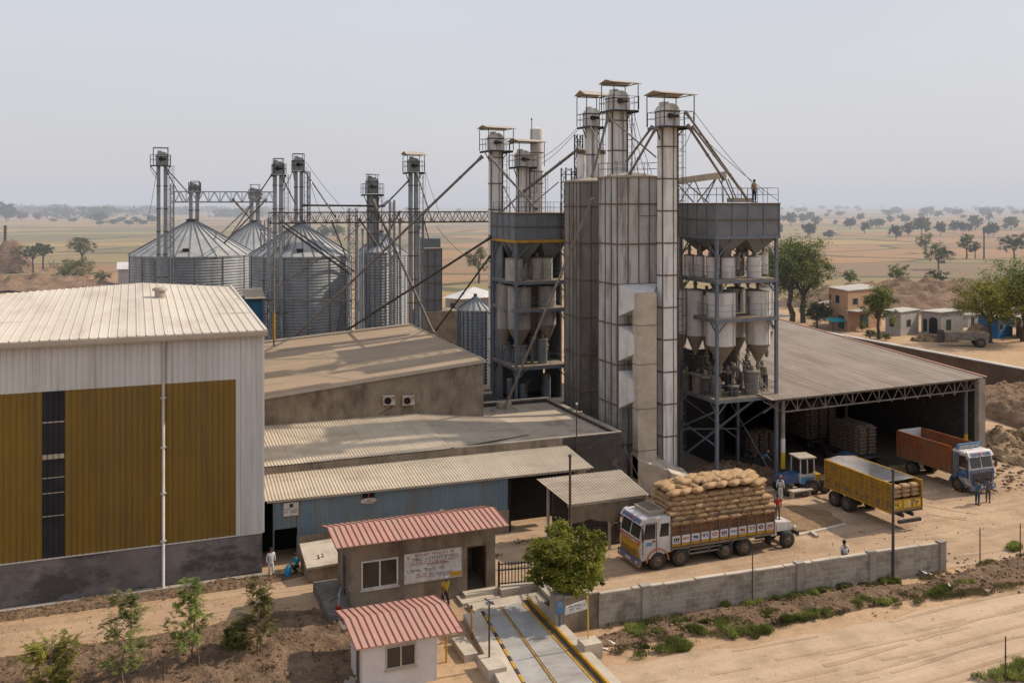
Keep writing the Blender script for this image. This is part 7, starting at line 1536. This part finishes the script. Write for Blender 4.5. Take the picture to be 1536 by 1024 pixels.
mb = MB(); mb.slab((a.x - .3, a.y - .6, 4.5), (b.x + 4, a.y - .6, 4.5), (b.x + 4, a.y + 3, 6.1), (a.x - .3, a.y + 3, 6.1), .12); mb.slab((a.x - .3, a.y + 3, 6.1), (b.x + 4, a.y + 3, 6.1), (b.x + 4, a.y + 6.5, 4.5), (a.x - .3, a.y + 6.5, 4.5), .12); mb.build('roof', mat('white_tin_roof', (.6, .58, .56)), hh)
ft = thing('farm_trailer', 'old grey boarded farm trailer parked in front of the arched house', 'trailer', onZ(1447, 519), radians(-32))
m = MB(True); m.hexa([(-3, -1.1, 1.0), (3, -1.1, 1.0), (3, 1.1, 1.0), (-3, 1.1, 1.0), (-3.1, -1.2, 2.1), (3.1, -1.2, 2.1), (3.1, 1.2, 2.1), (-3.1, 1.2, 2.1)]); m.build('body', M_pipe, ft); MB(True).box(-2.9, 2.9, -1.05, 1.05, 2.09, 2.13).build('load', M_straw, ft); MB(True).box(-3.6, -3.1, -.9, .9, .6, 2.4).build('end_gate', M_dksteel, ft)
for x in (1.9,):
    for s in (-1, 1): wheel(ft, x, s * 1.25, .7, .3, s)
hs = heap('straw_stack', M_straw, onZ(1470, 503).x, onZ(1470, 503).y, 2.4, 1.8, 2.0, 61, 0, 30, .4, .6, label='small heap of straw and junk between trailer and blue house', cat='straw heap', kind='thing')
hs = heap('rubble_heap', M_straw, onZ(1402, 512).x, onZ(1402, 512).y, 3.4, 1.0, .7, 62, -.5, 40, .8, .6, label='low broken rubble heap in front of the arched house', cat='rubble heap', kind='thing')
ts = thing('water_trough', 'turquoise sheet lean-to table below the peach house', 'lean-to', onZ(1256, 496)); MB(True).slab((-1.8, -1, 1.7), (1.8, -1, 1.6), (1.8, 1, 2.0), (-1.8, 1, 2.1), .1).build('sheet', cyan, ts)
for x in (-1.6, 1.6): MB(True).box(x - .06, x + .06, -.8, -.7, 0, 1.6).build('leg', M_bark, ts)
# brick kiln like mound at the far left
p = onZ(14, 408); heap('kiln_mound', M_bank, p.x, p.y, 9, 7, 9.5, 71, 0, 50, .2, 1.6, label='pointed earth mound with a leaning timber at the far left edge', cat='mound', kind='thing', lump=.15)
v = at(8, 340, p.length * .985); spout('dark leaning timber standing in the earth mound', (v.x, v.y, zat(338, (v.x * SA + v.y * CA))), (v.x - .3, v.y + 1, 1), .5, M_bark, 'timber', 'timber', None, False)
heap('earth_bank', M_bank, -24, 262, 22, 9, 3.0, 72, .05, 60, .5, .8)
# ================================================================ trees
def leaf_cloud(mb, lobes, n, size, rnd, droop=.0, shell=.55, flat=1.0):
    tot = sum(r[0] * r[1] * r[2] for _, r in lobes) ; 
    for c, r in lobes:
        k = int(n * (r[0] * r[1] * r[2]) / tot) + 4
        # sub-clumps give light and dark masses and gaps
        subs = []
        for _ in range(max(6, int(k / 45))):
            while True:
                q = Vector((rnd.uniform(-1, 1), rnd.uniform(-1, 1), rnd.uniform(-1, 1)))
                if shell < q.length < 1: break
            subs.append((Vector((q.x * r[0], q.y * r[1], q.z * r[2])) + Vector(c), min(r) * rnd.uniform(.22, .42)))
        for i in range(k):
            sc, sr = subs[rnd.randrange(len(subs))]
            p = sc + Vector((rnd.gauss(0, 1), rnd.gauss(0, 1), rnd.gauss(0, .75))) * sr * .55
            s = size * rnd.uniform(.6, 1.25); a = Vector((rnd.gauss(0, 1), rnd.gauss(0, 1), rnd.gauss(0, .6) - droop)).normalized(); b = a.cross(Vector((rnd.gauss(0, 1), rnd.gauss(0, 1), rnd.gauss(0, 1)))).normalized()
            mb.poly([p - a * s * .5, p + b * s * .28, p + a * s * .5, p - b * s * .28])
def limb(mb, a, b, r0, r1, rnd, n=5):
    a = Vector(a); b = Vector(b); pts = [a.lerp(b, i / (n - 1)) + Vector((rnd.uniform(-1, 1), rnd.uniform(-1, 1), 0)) * (b - a).length * .05 * (0 < i < n - 1) for i in range(n)]
    mb.tube(pts, [r0 + (r1 - r0) * i / (n - 1) for i in range(n)], 7)
def make_tree(name, label, cat, h, w_, kind, n, size, leafm, barkm, seed, group=None, loc=(0, 0, 0)):
    rnd = random.Random(seed); t = thing(name, label, cat, loc, 0, group); mb = MB(True); lobes = []
    th = {'round': .32, 'spread': .30, 'tall': .34, 'bush': .08, 'umbrella': .5, 'multi': .2, 'low': .22, 'ball': .34}[kind]
    r0 = h * .028 if kind != 'bush' else h * .02
    top = Vector((rnd.uniform(-.03, .03) * h, rnd.uniform(-.03, .03) * h, h * (th + .08)))
    limb(mb, (0, 0, -.1), top, r0 * 1.25, r0 * .8, rnd)
    nl = {'round': 7, 'spread': 9, 'tall': 9, 'bush': 7, 'umbrella': 6, 'multi': 26, 'low': 8, 'ball': 8}[kind]
    for i in range(nl):
        a = 2 * pi * i / nl + rnd.uniform(-.3, .3); rr_ = w_ / 2 * rnd.uniform(.35, .68)
        f = rnd.random()
        if kind == 'tall': zc = h * (.42 + .45 * (i / nl)); rr_ *= (1.1 - .7 * i / nl)
        elif kind == 'umbrella': zc = h * rnd.uniform(.68, .8)
        elif kind == 'bush': zc = h * rnd.uniform(.3, .7)
        elif kind == 'low': zc = h * rnd.uniform(.42, .72)
        elif kind == 'multi': zc = h * (rnd.uniform(.36, .95) if rr_ < w_ * .3 else rnd.uniform(.38, .72))
        else: zc = h * rnd.uniform(.48, .78)
        c = Vector((rr_ * cos(a), rr_ * sin(a), zc)); lr = w_ * (rnd.uniform(.22, .31) if kind != 'multi' else rnd.uniform(.07, .15)); rr_ = rr_ if kind != 'multi' else w_ / 2 * rnd.uniform(.15, .95); lobes.append((c, (lr, lr, lr * (.62 if kind in ('umbrella',) else .85))))
        limb(mb, top * rnd.uniform(.75, 1), c, r0 * .55, r0 * .14, rnd)
        for _ in range(2): limb(mb, c, c + Vector((rnd.uniform(-1, 1), rnd.uniform(-1, 1), rnd.uniform(-.2, 1))) * lr * .8, r0 * .14, r0 * .05, rnd, 3)
    lobes.append((Vector((0, 0, h * .80)), (w_ * .25, w_ * .25, h * .17)) if kind != 'multi' else (Vector((0, 0, h * .6)), (w_ * .24, w_ * .24, h * .2)))
    if kind == 'ball': lobes = [(c * .9 + Vector((0, 0, h * .06)), tuple(v * 1.15 for v in r)) for c, r in lobes] + [(Vector((0, 0, h * .66)), (w_ * .40, w_ * .40, h * .26))]
    if kind in ('bush', 'low'): lobes.append((Vector((0, 0, h * .45)), (w_ * .38, w_ * .38, h * .3)))
    mb.build('trunk', barkm, t); cr_ = MB(True); leaf_cloud(cr_, lobes, n, size, rnd); cr_.build('crown', leafm, t)
    return t
LAB = {}
# prototypes standing where the photograph shows their first individual
def place_tree(lab, px, py, toppx, wpx, kind, n, lm, seed, size=None, bark=M_bark, name='tree'):
    b = onZ(px, py); d = b.x * SA + b.y * CA; h = (py - toppx) * d / FL; w_ = wpx * d / FL * 1.08; n = int(n * 1.7)
    if kind == 'round': kind = 'ball'
    t = make_tree(name, lab, 'tree', h, w_, kind, n, size or max(.16, h * .035), lm, bark, seed, None, (b.x, b.y, 0)); return t
place_tree('big twin crowned tree rising behind the right process tower, its long limb reaching right', 1188, 484, 352, 118, 'tall', 9000, M_leaf, 3, .34)
place_tree('broad leafy tree close behind the tower column, partly hidden by it', 1163, 480, 362, 80, 'round', 6000, M_leaf, 4, .34)
place_tree('leaning green tree at the right of the big twin crowned tree', 1205, 484, 357, 85, 'spread', 5500, M_leaf, 5, .34)
place_tree('dark rounded tree left of the peach house', 1226, 492, 445, 42, 'low', 4000, M_leaf_dk, 6, .24)
place_tree('airy creeper hung tree between the peach house and the white washed house', 1318, 508, 425, 58, 'tall', 4200, M_leaf, 7, .26)
place_tree('spreading light green tree in front of the bright blue house', 1486, 514, 418, 105, 'spread', 6500, M_leaf_br, 8, .3)
place_tree('big dense tree at the right edge above the village', 1535, 512, 385, 110, 'round', 6500, M_leaf, 9, .32)
place_tree('dusty shrub at the foot of the creeper hung tree', 1306, 509, 492, 16, 'low', 500, M_leaf_dry, 41, .2)
place_tree('green shrub right of the creeper hung tree', 1328, 511, 498, 14, 'low', 450, M_leaf, 42, .2)
place_tree('small shrub between the canopy of the peach house and the white house', 1294, 497, 480, 12, 'low', 400, M_leaf_br, 43, .2)
place_tree('yellowish shrub standing beside the farm trailer end', 1462, 520, 500, 9, 'tall', 350, M_leaf_br, 44, .18)
place_tree('ragged dry tree on the bank behind the arched house', 1440, 470, 452, 16, 'spread', 500, M_leaf_dry, 45, .25)
place_tree('isolated slim tree on the brown field above the village', 1347, 436, 393, 30, 'spread', 1600, M_leaf, 10, .32)
place_tree('round crowned dark tree on the light field bund', 1408, 404, 367, 40, 'round', 1800, M_leaf_dk, 11, .45)
place_tree('low dense bush tree on the field just below the round crowned one', 1405, 432, 404, 30, 'low', 1500, M_leaf_dk, 12, .34)
place_tree('small tree on the brown field over the peach house roof', 1276, 434, 402, 20, 'round', 1000, M_leaf, 13, .32)
place_tree('big ragged tree at the right of the tall palm like pole', 1522, 390, 348, 42, 'spread', 1700, M_leaf_dk, 14, .55)
place_tree('upright dusty tree in a pair on the right field', 1449, 388, 349, 26, 'tall', 1300, M_leaf, 15, .5)
place_tree('smaller brownish tree beside the upright dusty tree', 1463, 388, 361, 18, 'round', 800, M_leaf_dry, 16, .45)
place_tree('feathery tree behind the round crowned dark tree', 1388, 380, 348, 28, 'tall', 1200, M_leaf, 17, .5)
v = onZ(1476, 389); pole('dead_tree_post', 'bare trunk like pole on the right field', v.x, v.y, 12, .3, M_bark, cap=False)
place_tree('dark umbrella tree at left behind the warehouse roof, leftmost of the pair', 50, 409, 368, 42, 'umbrella', 1700, M_leaf_dk, 18, .4)
place_tree('taller umbrella tree right of its dark neighbour behind the warehouse roof', 65, 405, 362, 34, 'umbrella', 1500, M_leaf_dk, 19, .4)
place_tree('full round tree standing on the left field', 122, 400, 351, 42, 'spread', 2000, M_leaf, 20, .42)
place_tree('wide green bushy tree low behind the warehouse roof', 110, 423, 385, 62, 'low', 3200, M_leaf, 21, .36)
place_tree('low green bush right of the wide bushy tree', 152, 423, 406, 26, 'low', 1200, M_leaf, 22, .3)
place_tree('green tree seen between the box dryer and the left process tower', 718, 425, 369, 36, 'tall', 2400, M_leaf, 23, .32)
place_tree('tree seen through the gap just above the pipe-crossed silo', 487, 362, 334, 24, 'round', 1000, M_leaf_dk, 24, .7)
place_tree('second tree seen through the gap right of the pipe-crossed silo', 506, 363, 336, 22, 'round', 1000, M_leaf, 25, .7)
# bushy tree by the gate
t = make_tree('bushy_tree', 'bright green bushy tree hanging over the gate pillar', 'tree', 4.75, 5.0, 'multi', 30000, .15, M_leaf_br, M_bark_lt, 30, None, (20.4, 44.0, 0))
M_leaf_mix = leafmat('dusty_green_leaves', (.10, .11, .03), (.33, .32, .11), .4)
# saplings along the left track
SPL = [('low bushy sapling at the bottom left corner, greenest of the row', 75, 1040, 950, 84, 'bush'), ('tall open sapling, second from the left edge along the track', 188, 1040, 880, 92, 'tall'),
       ('tall sapling with thin pale stake in front of the drain pipe', 284, 1003, 868, 80, 'tall'), ('slender sapling nearest the white kurta person', 387, 985, 865, 66, 'tall'), ('thin low sapling between the staked one and the slender one', 352, 988, 935, 36, 'tall')]
for i, (lab, px, py, tp, wp, kd) in enumerate(SPL):
    b = onZ(px, py); d = b.x * SA + b.y * CA; h = (py - tp) * d / FL; rnd = random.Random(50 + i); t = thing('sapling', lab, 'sapling', (b.x, b.y, 0), 0, None)
    mb = MB(True); lf = MB(True); limb(mb, (0, 0, -.1), (.05, 0, h * .95), .045, .012, rnd, 6); w_ = wp * d / FL
    nb = 46 if kd == 'tall' else 50
    for k in range(nb):
        z = h * ((.22 if kd == 'tall' else .1) + .72 * k / nb); a = rnd.uniform(0, 2 * pi); f = z / h
        ln_ = w_ / 2 * (1.15 - .85 * f) * rnd.uniform(.6, 1.1) if kd == 'tall' else w_ / 2 * rnd.uniform(.6, 1.0) * (1.1 - .5 * abs(f - .45) * 2)
        p0 = Vector((0, 0, z)); p1 = p0 + Vector((cos(a), sin(a), rnd.uniform(.25, .7))) * ln_; limb(mb, p0, p1, .014, .004, rnd, 4)
        for q in range(11 if kd == 'tall' else 13):
            u = rnd.uniform(.2, 1.05); p = p0.lerp(p1, u) + Vector((rnd.gauss(0, .05), rnd.gauss(0, .05), rnd.gauss(0, .05)))
            dr = Vector((cos(a) + rnd.gauss(0, .6), sin(a) + rnd.gauss(0, .6), rnd.gauss(-.1, .4))).normalized(); L_ = rnd.uniform(.2, .36)
            sd = dr.cross(Vector((0, 0, 1))).normalized()
            for w2 in range(5):
                c = p + dr * L_ * (w2 + .5) / 5
                for s in (-1, 1):
                    e = sd * s * .075 + dr * .03 + Vector((0, 0, rnd.uniform(-.02, .01))); b2 = dr * .032
                    lf.poly([c, c + e * .5 + b2, c + e * 1.15, c + e * .5 - b2])
    mb.build('trunk', M_bark_lt, t); lf.build('crown', M_leaf_br if kd == 'bush' else (M_leaf if i == 2 else M_leaf_mix), t)
b = onZ(302, 1015); st = MB(); st.tube([(b.x, b.y, -.1), (b.x - .25, b.y + .5, 2.4)], .025, 6); tag(settle(st.build('stake', M_bark_lt)), 'thin pale stake leaning against the tall sapling', 'stake')
# far trees: measured ones on the right plain, then a sparse scatter in the same manner; copies share meshes
protos = []
for i, (kd, lm, n) in enumerate((('ball', M_leaf_dk, 1300), ('low', M_leaf_dk, 1000), ('ball', M_leaf_dk, 1200), ('low', M_leaf_dk, 1000), ('ball', M_leaf, 1300))):
    protos.append((kd, lm, n))
PT = [None] * 5
def far_tree(x, y, h, k, lab, grp, wd=1.0, rz=0):
    if PT[k] is None:
        kd, lm, n = protos[k]
        PT[k] = make_tree('field_tree', lab, 'tree', 10, 10.5, kd, n * 3, .9, lm, M_bark, 80 + k, grp, (x, y, 0)); t = PT[k]; t.scale = (h / 10 * wd, h / 10 * wd, h / 10); t.rotation_euler = (0, 0, rz)
        return t
    t = PT[k].copy(); COL.objects.link(t); t.location = (x, y, 0); t.scale = (h / 10 * wd, h / 10 * wd, h / 10); t.rotation_euler = (0, 0, rz); t['label'] = lab; t['group'] = grp
    for ch2 in PT[k].children: c2 = ch2.copy(); COL.objects.link(c2); c2.parent = t
    return t
r = random.Random(77)
MEAS = [(1186, 338, 318, 20), (1205, 334, 319, 16), (1215, 356, 335, 20), (1226, 338, 323, 14), (1216, 332, 318, 12), (1275, 343, 326, 17), (1253, 337, 329, 6), (1297, 350, 333, 14), (1307, 340, 327, 10), (1319, 342, 328, 15), (1291, 332, 319, 10), (1243, 357, 344, 18), (1344, 359, 338, 19), (1363, 353, 331, 17),
        (1383, 352, 326, 24), (1411, 353, 332, 17), (1432, 348, 329, 17), (1444, 350, 333, 12), (1453, 347, 334, 12), (1463, 345, 323, 15), (1490, 354, 333, 12), (1482, 354, 334, 10), (1484, 332, 320, 10), (1507, 343, 335, 10), (1517, 344, 325, 20), (1499, 323, 314, 7), (1357, 334, 320, 18), (1407, 327, 316, 13), (1335, 334, 322, 6), (1525, 322, 315, 9), (1175, 333, 323, 9), (1240, 325, 319, 8), (1258, 324, 318, 12), (1384, 328, 317, 12), (1445, 328, 322, 9), (1168, 352, 334, 14)]
for i, (px, py, tp, wp) in enumerate(MEAS):
    b = onZ(px, py + 1); d = b.x * SA + b.y * CA; h = (py + 1 - tp) * d / FL; far_tree(b.x, b.y, h, i % 5, 'hazy round crowned tree out on the right hand plain', 'trees dotted over the right plain', min(1.5, max(.75, wp / (py + 1 - tp))), r.uniform(0, 6))
ML = [(10, 332, 303, 26), (32, 330, 316, 16), (35, 328, 318, 14), (58, 330, 317, 14), (80, 320, 306, 16), (95, 320, 305, 22), (47, 316, 307, 12), (30, 315, 305, 16), (13, 331, 316, 14), (62, 316, 307, 10), (125, 326, 316, 16), (148, 333, 317, 24), (118, 316, 308, 14), (162, 318, 306, 10), (180, 322, 313, 14), (205, 322, 312, 22), (218, 325, 321, 8), (80, 332, 327, 22), (110, 333, 327, 26), (140, 322, 309, 8), (182, 333, 325, 14), (205, 334, 324, 14), (228, 335, 323, 16), (170, 336, 328, 20), (150, 337, 331, 22), (193, 337, 329, 22), (215, 337, 330, 24)]
for i, (px, py, tp, wp) in enumerate(ML):
    b = onZ(px, py + 1); d = b.x * SA + b.y * CA; h = (py + 1 - tp) * d / FL; far_tree(b.x, b.y, h, i % 4, 'hazy tree on the plain at the far left beyond the warehouse', 'trees on the far left plain', min(1.9, max(.8, wp / (py + 1 - tp))), r.uniform(0, 6))
for i in range(110):
    px = r.choice([r.uniform(-40, 420), r.uniform(430, 740), r.uniform(1165, 1580), r.uniform(1165, 1580)]); py = r.uniform(309, 327); b = onZ(px, py); h = r.uniform(9, 15)
    if py > 322 and px < 740: continue
    far_tree(b.x, b.y, h, r.randrange(5), 'tiny far tree in the haze below the horizon', 'tiny trees near the horizon', r.uniform(.9, 1.7), r.uniform(0, 6))
mb = MB(True)      # distant woods: one leafy mass
for i in range(420):
    px = r.uniform(-80, 1640); py = r.choice([307.2, 308, 309, 311, 313, 316]) + r.uniform(-.2, .4)
    if px < 430: py += r.choice([0, 2, 6, 12]); b = onZ(px, py); wd = r.uniform(20, 80) * min(1, 8 / (py - 304)); hh_ = r.uniform(7, 15)
    n = 12; 
    for k in range(46):
        p = Vector((b.x + r.gauss(0, wd * .6), b.y + r.gauss(0, 20), hh_ * r.random() ** .8)); s = r.uniform(3, 8) * min(1, 12 / (py - 304))
        a = Vector((r.gauss(0, 1), r.gauss(0, 1), r.gauss(0, .6))).normalized(); b2 = a.cross(Vector((r.gauss(0, 1), r.gauss(0, 1), r.gauss(0, 1)))).normalized(); mb.poly([p - a * s * .5, p + b2 * s * .4, p + a * s * .5, p - b2 * s * .4])
tag(mb.build('treeline', M_leaf_dk), 'distant hazy belt of trees along the horizon', None, None, 'stuff')
# low hills on the horizon
mb = MB(); n = 90
for k in range(n):
    def hp(i): px = -200 + 2000 * i / n; d = 9500; q = at(px, 305, d); return (q.x, q.y, 21 + max(0, 60 * (noise.noise(Vector((i * .13, 1, 0))) + .35 * noise.noise(Vector((i * .5, 5, 0))) + .1)))
    a, b = hp(k), hp(k + 1); mb.poly([(a[0], a[1], -5), (b[0], b[1], -5), b, a])
tag(mb.build('hills', M_leaf_dk), None, None, None, 'structure').data.materials[0] = mat('far_hills', (.09, .085, .06))
# ---------------------------------------------------------------- grass, weeds, stones
def tufts(name, label, spots, m, n, hh_, size=.02):
    mb = MB(True); rnd = random.Random(5)
    for (x, y, rx, ry, dens) in spots:
        for i in range(int(n * dens)):
            a = rnd.uniform(0, 2 * pi); q = sqrt(rnd.random()); X = x + rx * q * cos(a); Y = y + ry * q * sin(a)
            if noise.noise(Vector((X * 1.1, Y * 1.1, 4))) < -.22: continue
            h = hh_ * rnd.uniform(.4, 1.1) * (1.1 - .5 * q); ln_ = Vector((rnd.gauss(0, .4), rnd.gauss(0, .4), 1)).normalized() * h; sd = Vector((rnd.gauss(0, 1), rnd.gauss(0, 1), 0)).normalized() * size * rnd.uniform(.7, 1.6)
            p = Vector((X, Y, .10 + .12 * noise.noise(Vector((X, Y, 1))))); mb.poly([p - sd, p + sd, p + ln_ * .6 + sd * .8, p + ln_, p + ln_ * .6 - sd * .6])
    return tag(mb.build(name, m), label, None, None, 'stuff')
sp_ = []
def g_(px, py, rx, ry, d): v = onZ(px, py); sp_.append((v.x, v.y, rx, ry, d))
for a in ((1090, 908, .7, .4, .8), (1140, 903, .9, .35, 1), (1175, 893, 1.1, .4, 1.2), (1205, 897, 1.0, .45, 1.2), (1250, 885, 1.3, .4, 1.4), (1290, 872, .9, .35, 1), (1330, 876, .5, .3, .6), (1365, 862, .7, .35, .7), (1395, 857, .5, .3, .5), (1085, 940, 1.0, .55, 1.4), (1110, 950, .7, .4, .7), (1045, 948, .8, .4, .9),
          (990, 945, 1.5, .45, 1.2), (1000, 975, 1.7, .4, 1.0), (1150, 925, .6, .35, .5), (1225, 922, 1.2, .4, 1.1), (1185, 930, .5, .3, .5), (1295, 905, .8, .35, .8), (1330, 905, .9, .2, .5), (1440, 880, 1.1, .25, .7), (1400, 892, .9, .2, .4), (1520, 822, .7, .4, .6), (860, 935, .5, .3, .4), (1530, 1005, 1.2, .8, 1.5), (1480, 1015, .9, .5, .6), (1145, 950, .7, .3, .6)): g_(*a)
rq = random.Random(8); sp_ = [(x + rx * rq.uniform(-1, 1), y + ry * rq.uniform(-1, 1), rx * rq.uniform(.18, .5), ry * rq.uniform(.3, .9), d_ * rq.uniform(.05, .3)) for (x, y, rx, ry, d_) in sp_ for _ in range(11)]
tufts('grass', 'green weeds and grass growing along the foot of the block wall', sp_, M_grass, 1700, .36, .014)
sp_ = []
for a in ((440, 1000, 1.4, .5, .8), (385, 1010, .8, .4, .4), (320, 985, .8, .4, .3), (60, 1015, .8, .3, .4), (200, 980, 1.2, .4, .2), (470, 985, .6, .3, .4), (352, 990, .3, .2, .3), (735, 838, .8, .3, .3), (780, 815, .8, .4, .3)): g_(*a)
dry = []
rq = random.Random(6)
for i in range(46):
    px = 930 + i * 13.5; v = onZ(px, 955 - (px - 930) * .155 - rq.uniform(-22, 26)); dry.append((v.x, v.y, rq.uniform(.5, 1.3), rq.uniform(.25, .5), rq.uniform(.3, 1.1)))
tufts('dry_grass', 'dry mixed grass spreading over the verge bank below the block wall', dry, M_leaf_dry, 900, .22, .013)
tufts('weeds', 'sparse dry weeds in the soil bed by the saplings', sp_, M_leaf_dry, 420, .26, .024)
mb = MB(); r = random.Random(3)
def stone(x, y, z, s):
    pts = [(Vector((r.uniform(-1, 1), r.uniform(-1, 1), r.uniform(-.6, .6)))).normalized() * s * r.uniform(.6, 1.1) for _ in range(6)]
    o8 = [(-1, -1, -.5), (1, -1, -.5), (1, 1, -.5), (-1, 1, -.5), (-.7, -.7, .6), (.7, -.7, .6), (.7, .7, .6), (-.7, .7, .6)]
    mb.hexa([(x + a * s * r.uniform(.6, 1.1), y + b * s * r.uniform(.6, 1.1), z + c * s * r.uniform(.6, 1.1)) for a, b, c in o8])
for (px0, px1, py0, py1, n, s) in ((0, 480, 900, 1020, 200, .025), (900, 1400, 890, 930, 120, .025), (1440, 1536, 660, 740, 160, .11), (440, 520, 960, 1020, 200, .045), (1370, 1536, 830, 890, 120, .05), (940, 1536, 780, 1020, 160, .014), (1180, 1500, 700, 860, 260, .025), (0, 400, 870, 960, 160, .02)):
    for _ in range(n): v = onZ(r.uniform(px0, px1), r.uniform(py0, py1)); stone(v.x, v.y, .04 if s < .06 else .2, s * r.uniform(.4, 1.6))
tag(mb.build('rubble', MC['verge_soil']), 'loose stones and clods scattered over the dirt', None, None, 'stuff')
mb = MB(); r = random.Random(31)
for nm, P, R in HG:
    if R > 16 or len(P) < 10 or nm == 'grain_bed': continue
    for _ in range(int(150 + R * 70)):
        p = P[r.randrange(len(P))]; s_ = r.choice([.02, .03, .04, .06, .09]) * r.uniform(.7, 1.3) * (1.6 if 'heap' in nm or 'mound' in nm else 1); stone(p[0] + r.uniform(-.1, .1), p[1] + r.uniform(-.1, .1), p[2] + s_ * .3, s_)
        if r.random() < .16: a = r.uniform(0, 3.1); L_ = r.uniform(.15, .5); mb.bar((p[0], p[1], p[2] + .03), (p[0] + L_ * cos(a), p[1] + L_ * sin(a), p[2] + r.uniform(.02, .14)), .02)
tag(mb.build('clods', MC['clay_bank']), 'clods and broken twigs strewn over the soil heaps', None, None, 'stuff')
mb = MB()
for px, py in ((905 + 480, 865), (1395, 868), (1424, 885), (897, 975), (918, 972), (700, 815), (822, 822), (760, 812), (60, 990), (1370, 862), (905, 981), (40, 996), (790, 828), (742, 832)):
    v = onZ(px, py); a = r.uniform(0, 3); u = Vector((cos(a), sin(a), .2)) * r.uniform(.1, .22); w2 = Vector((-sin(a), cos(a), .1)) * r.uniform(.06, .15); p = v + Vector((0, 0, .3)); mb.poly([p - u - w2, p + u - w2, p + u + w2 + Vector((0, 0, .06)), p - u + w2])
tag(mb.build('litter', M_paper), 'scraps of pale litter on the verge and yard', None, None, 'stuff')
print('objects', len(bpy.data.objects))
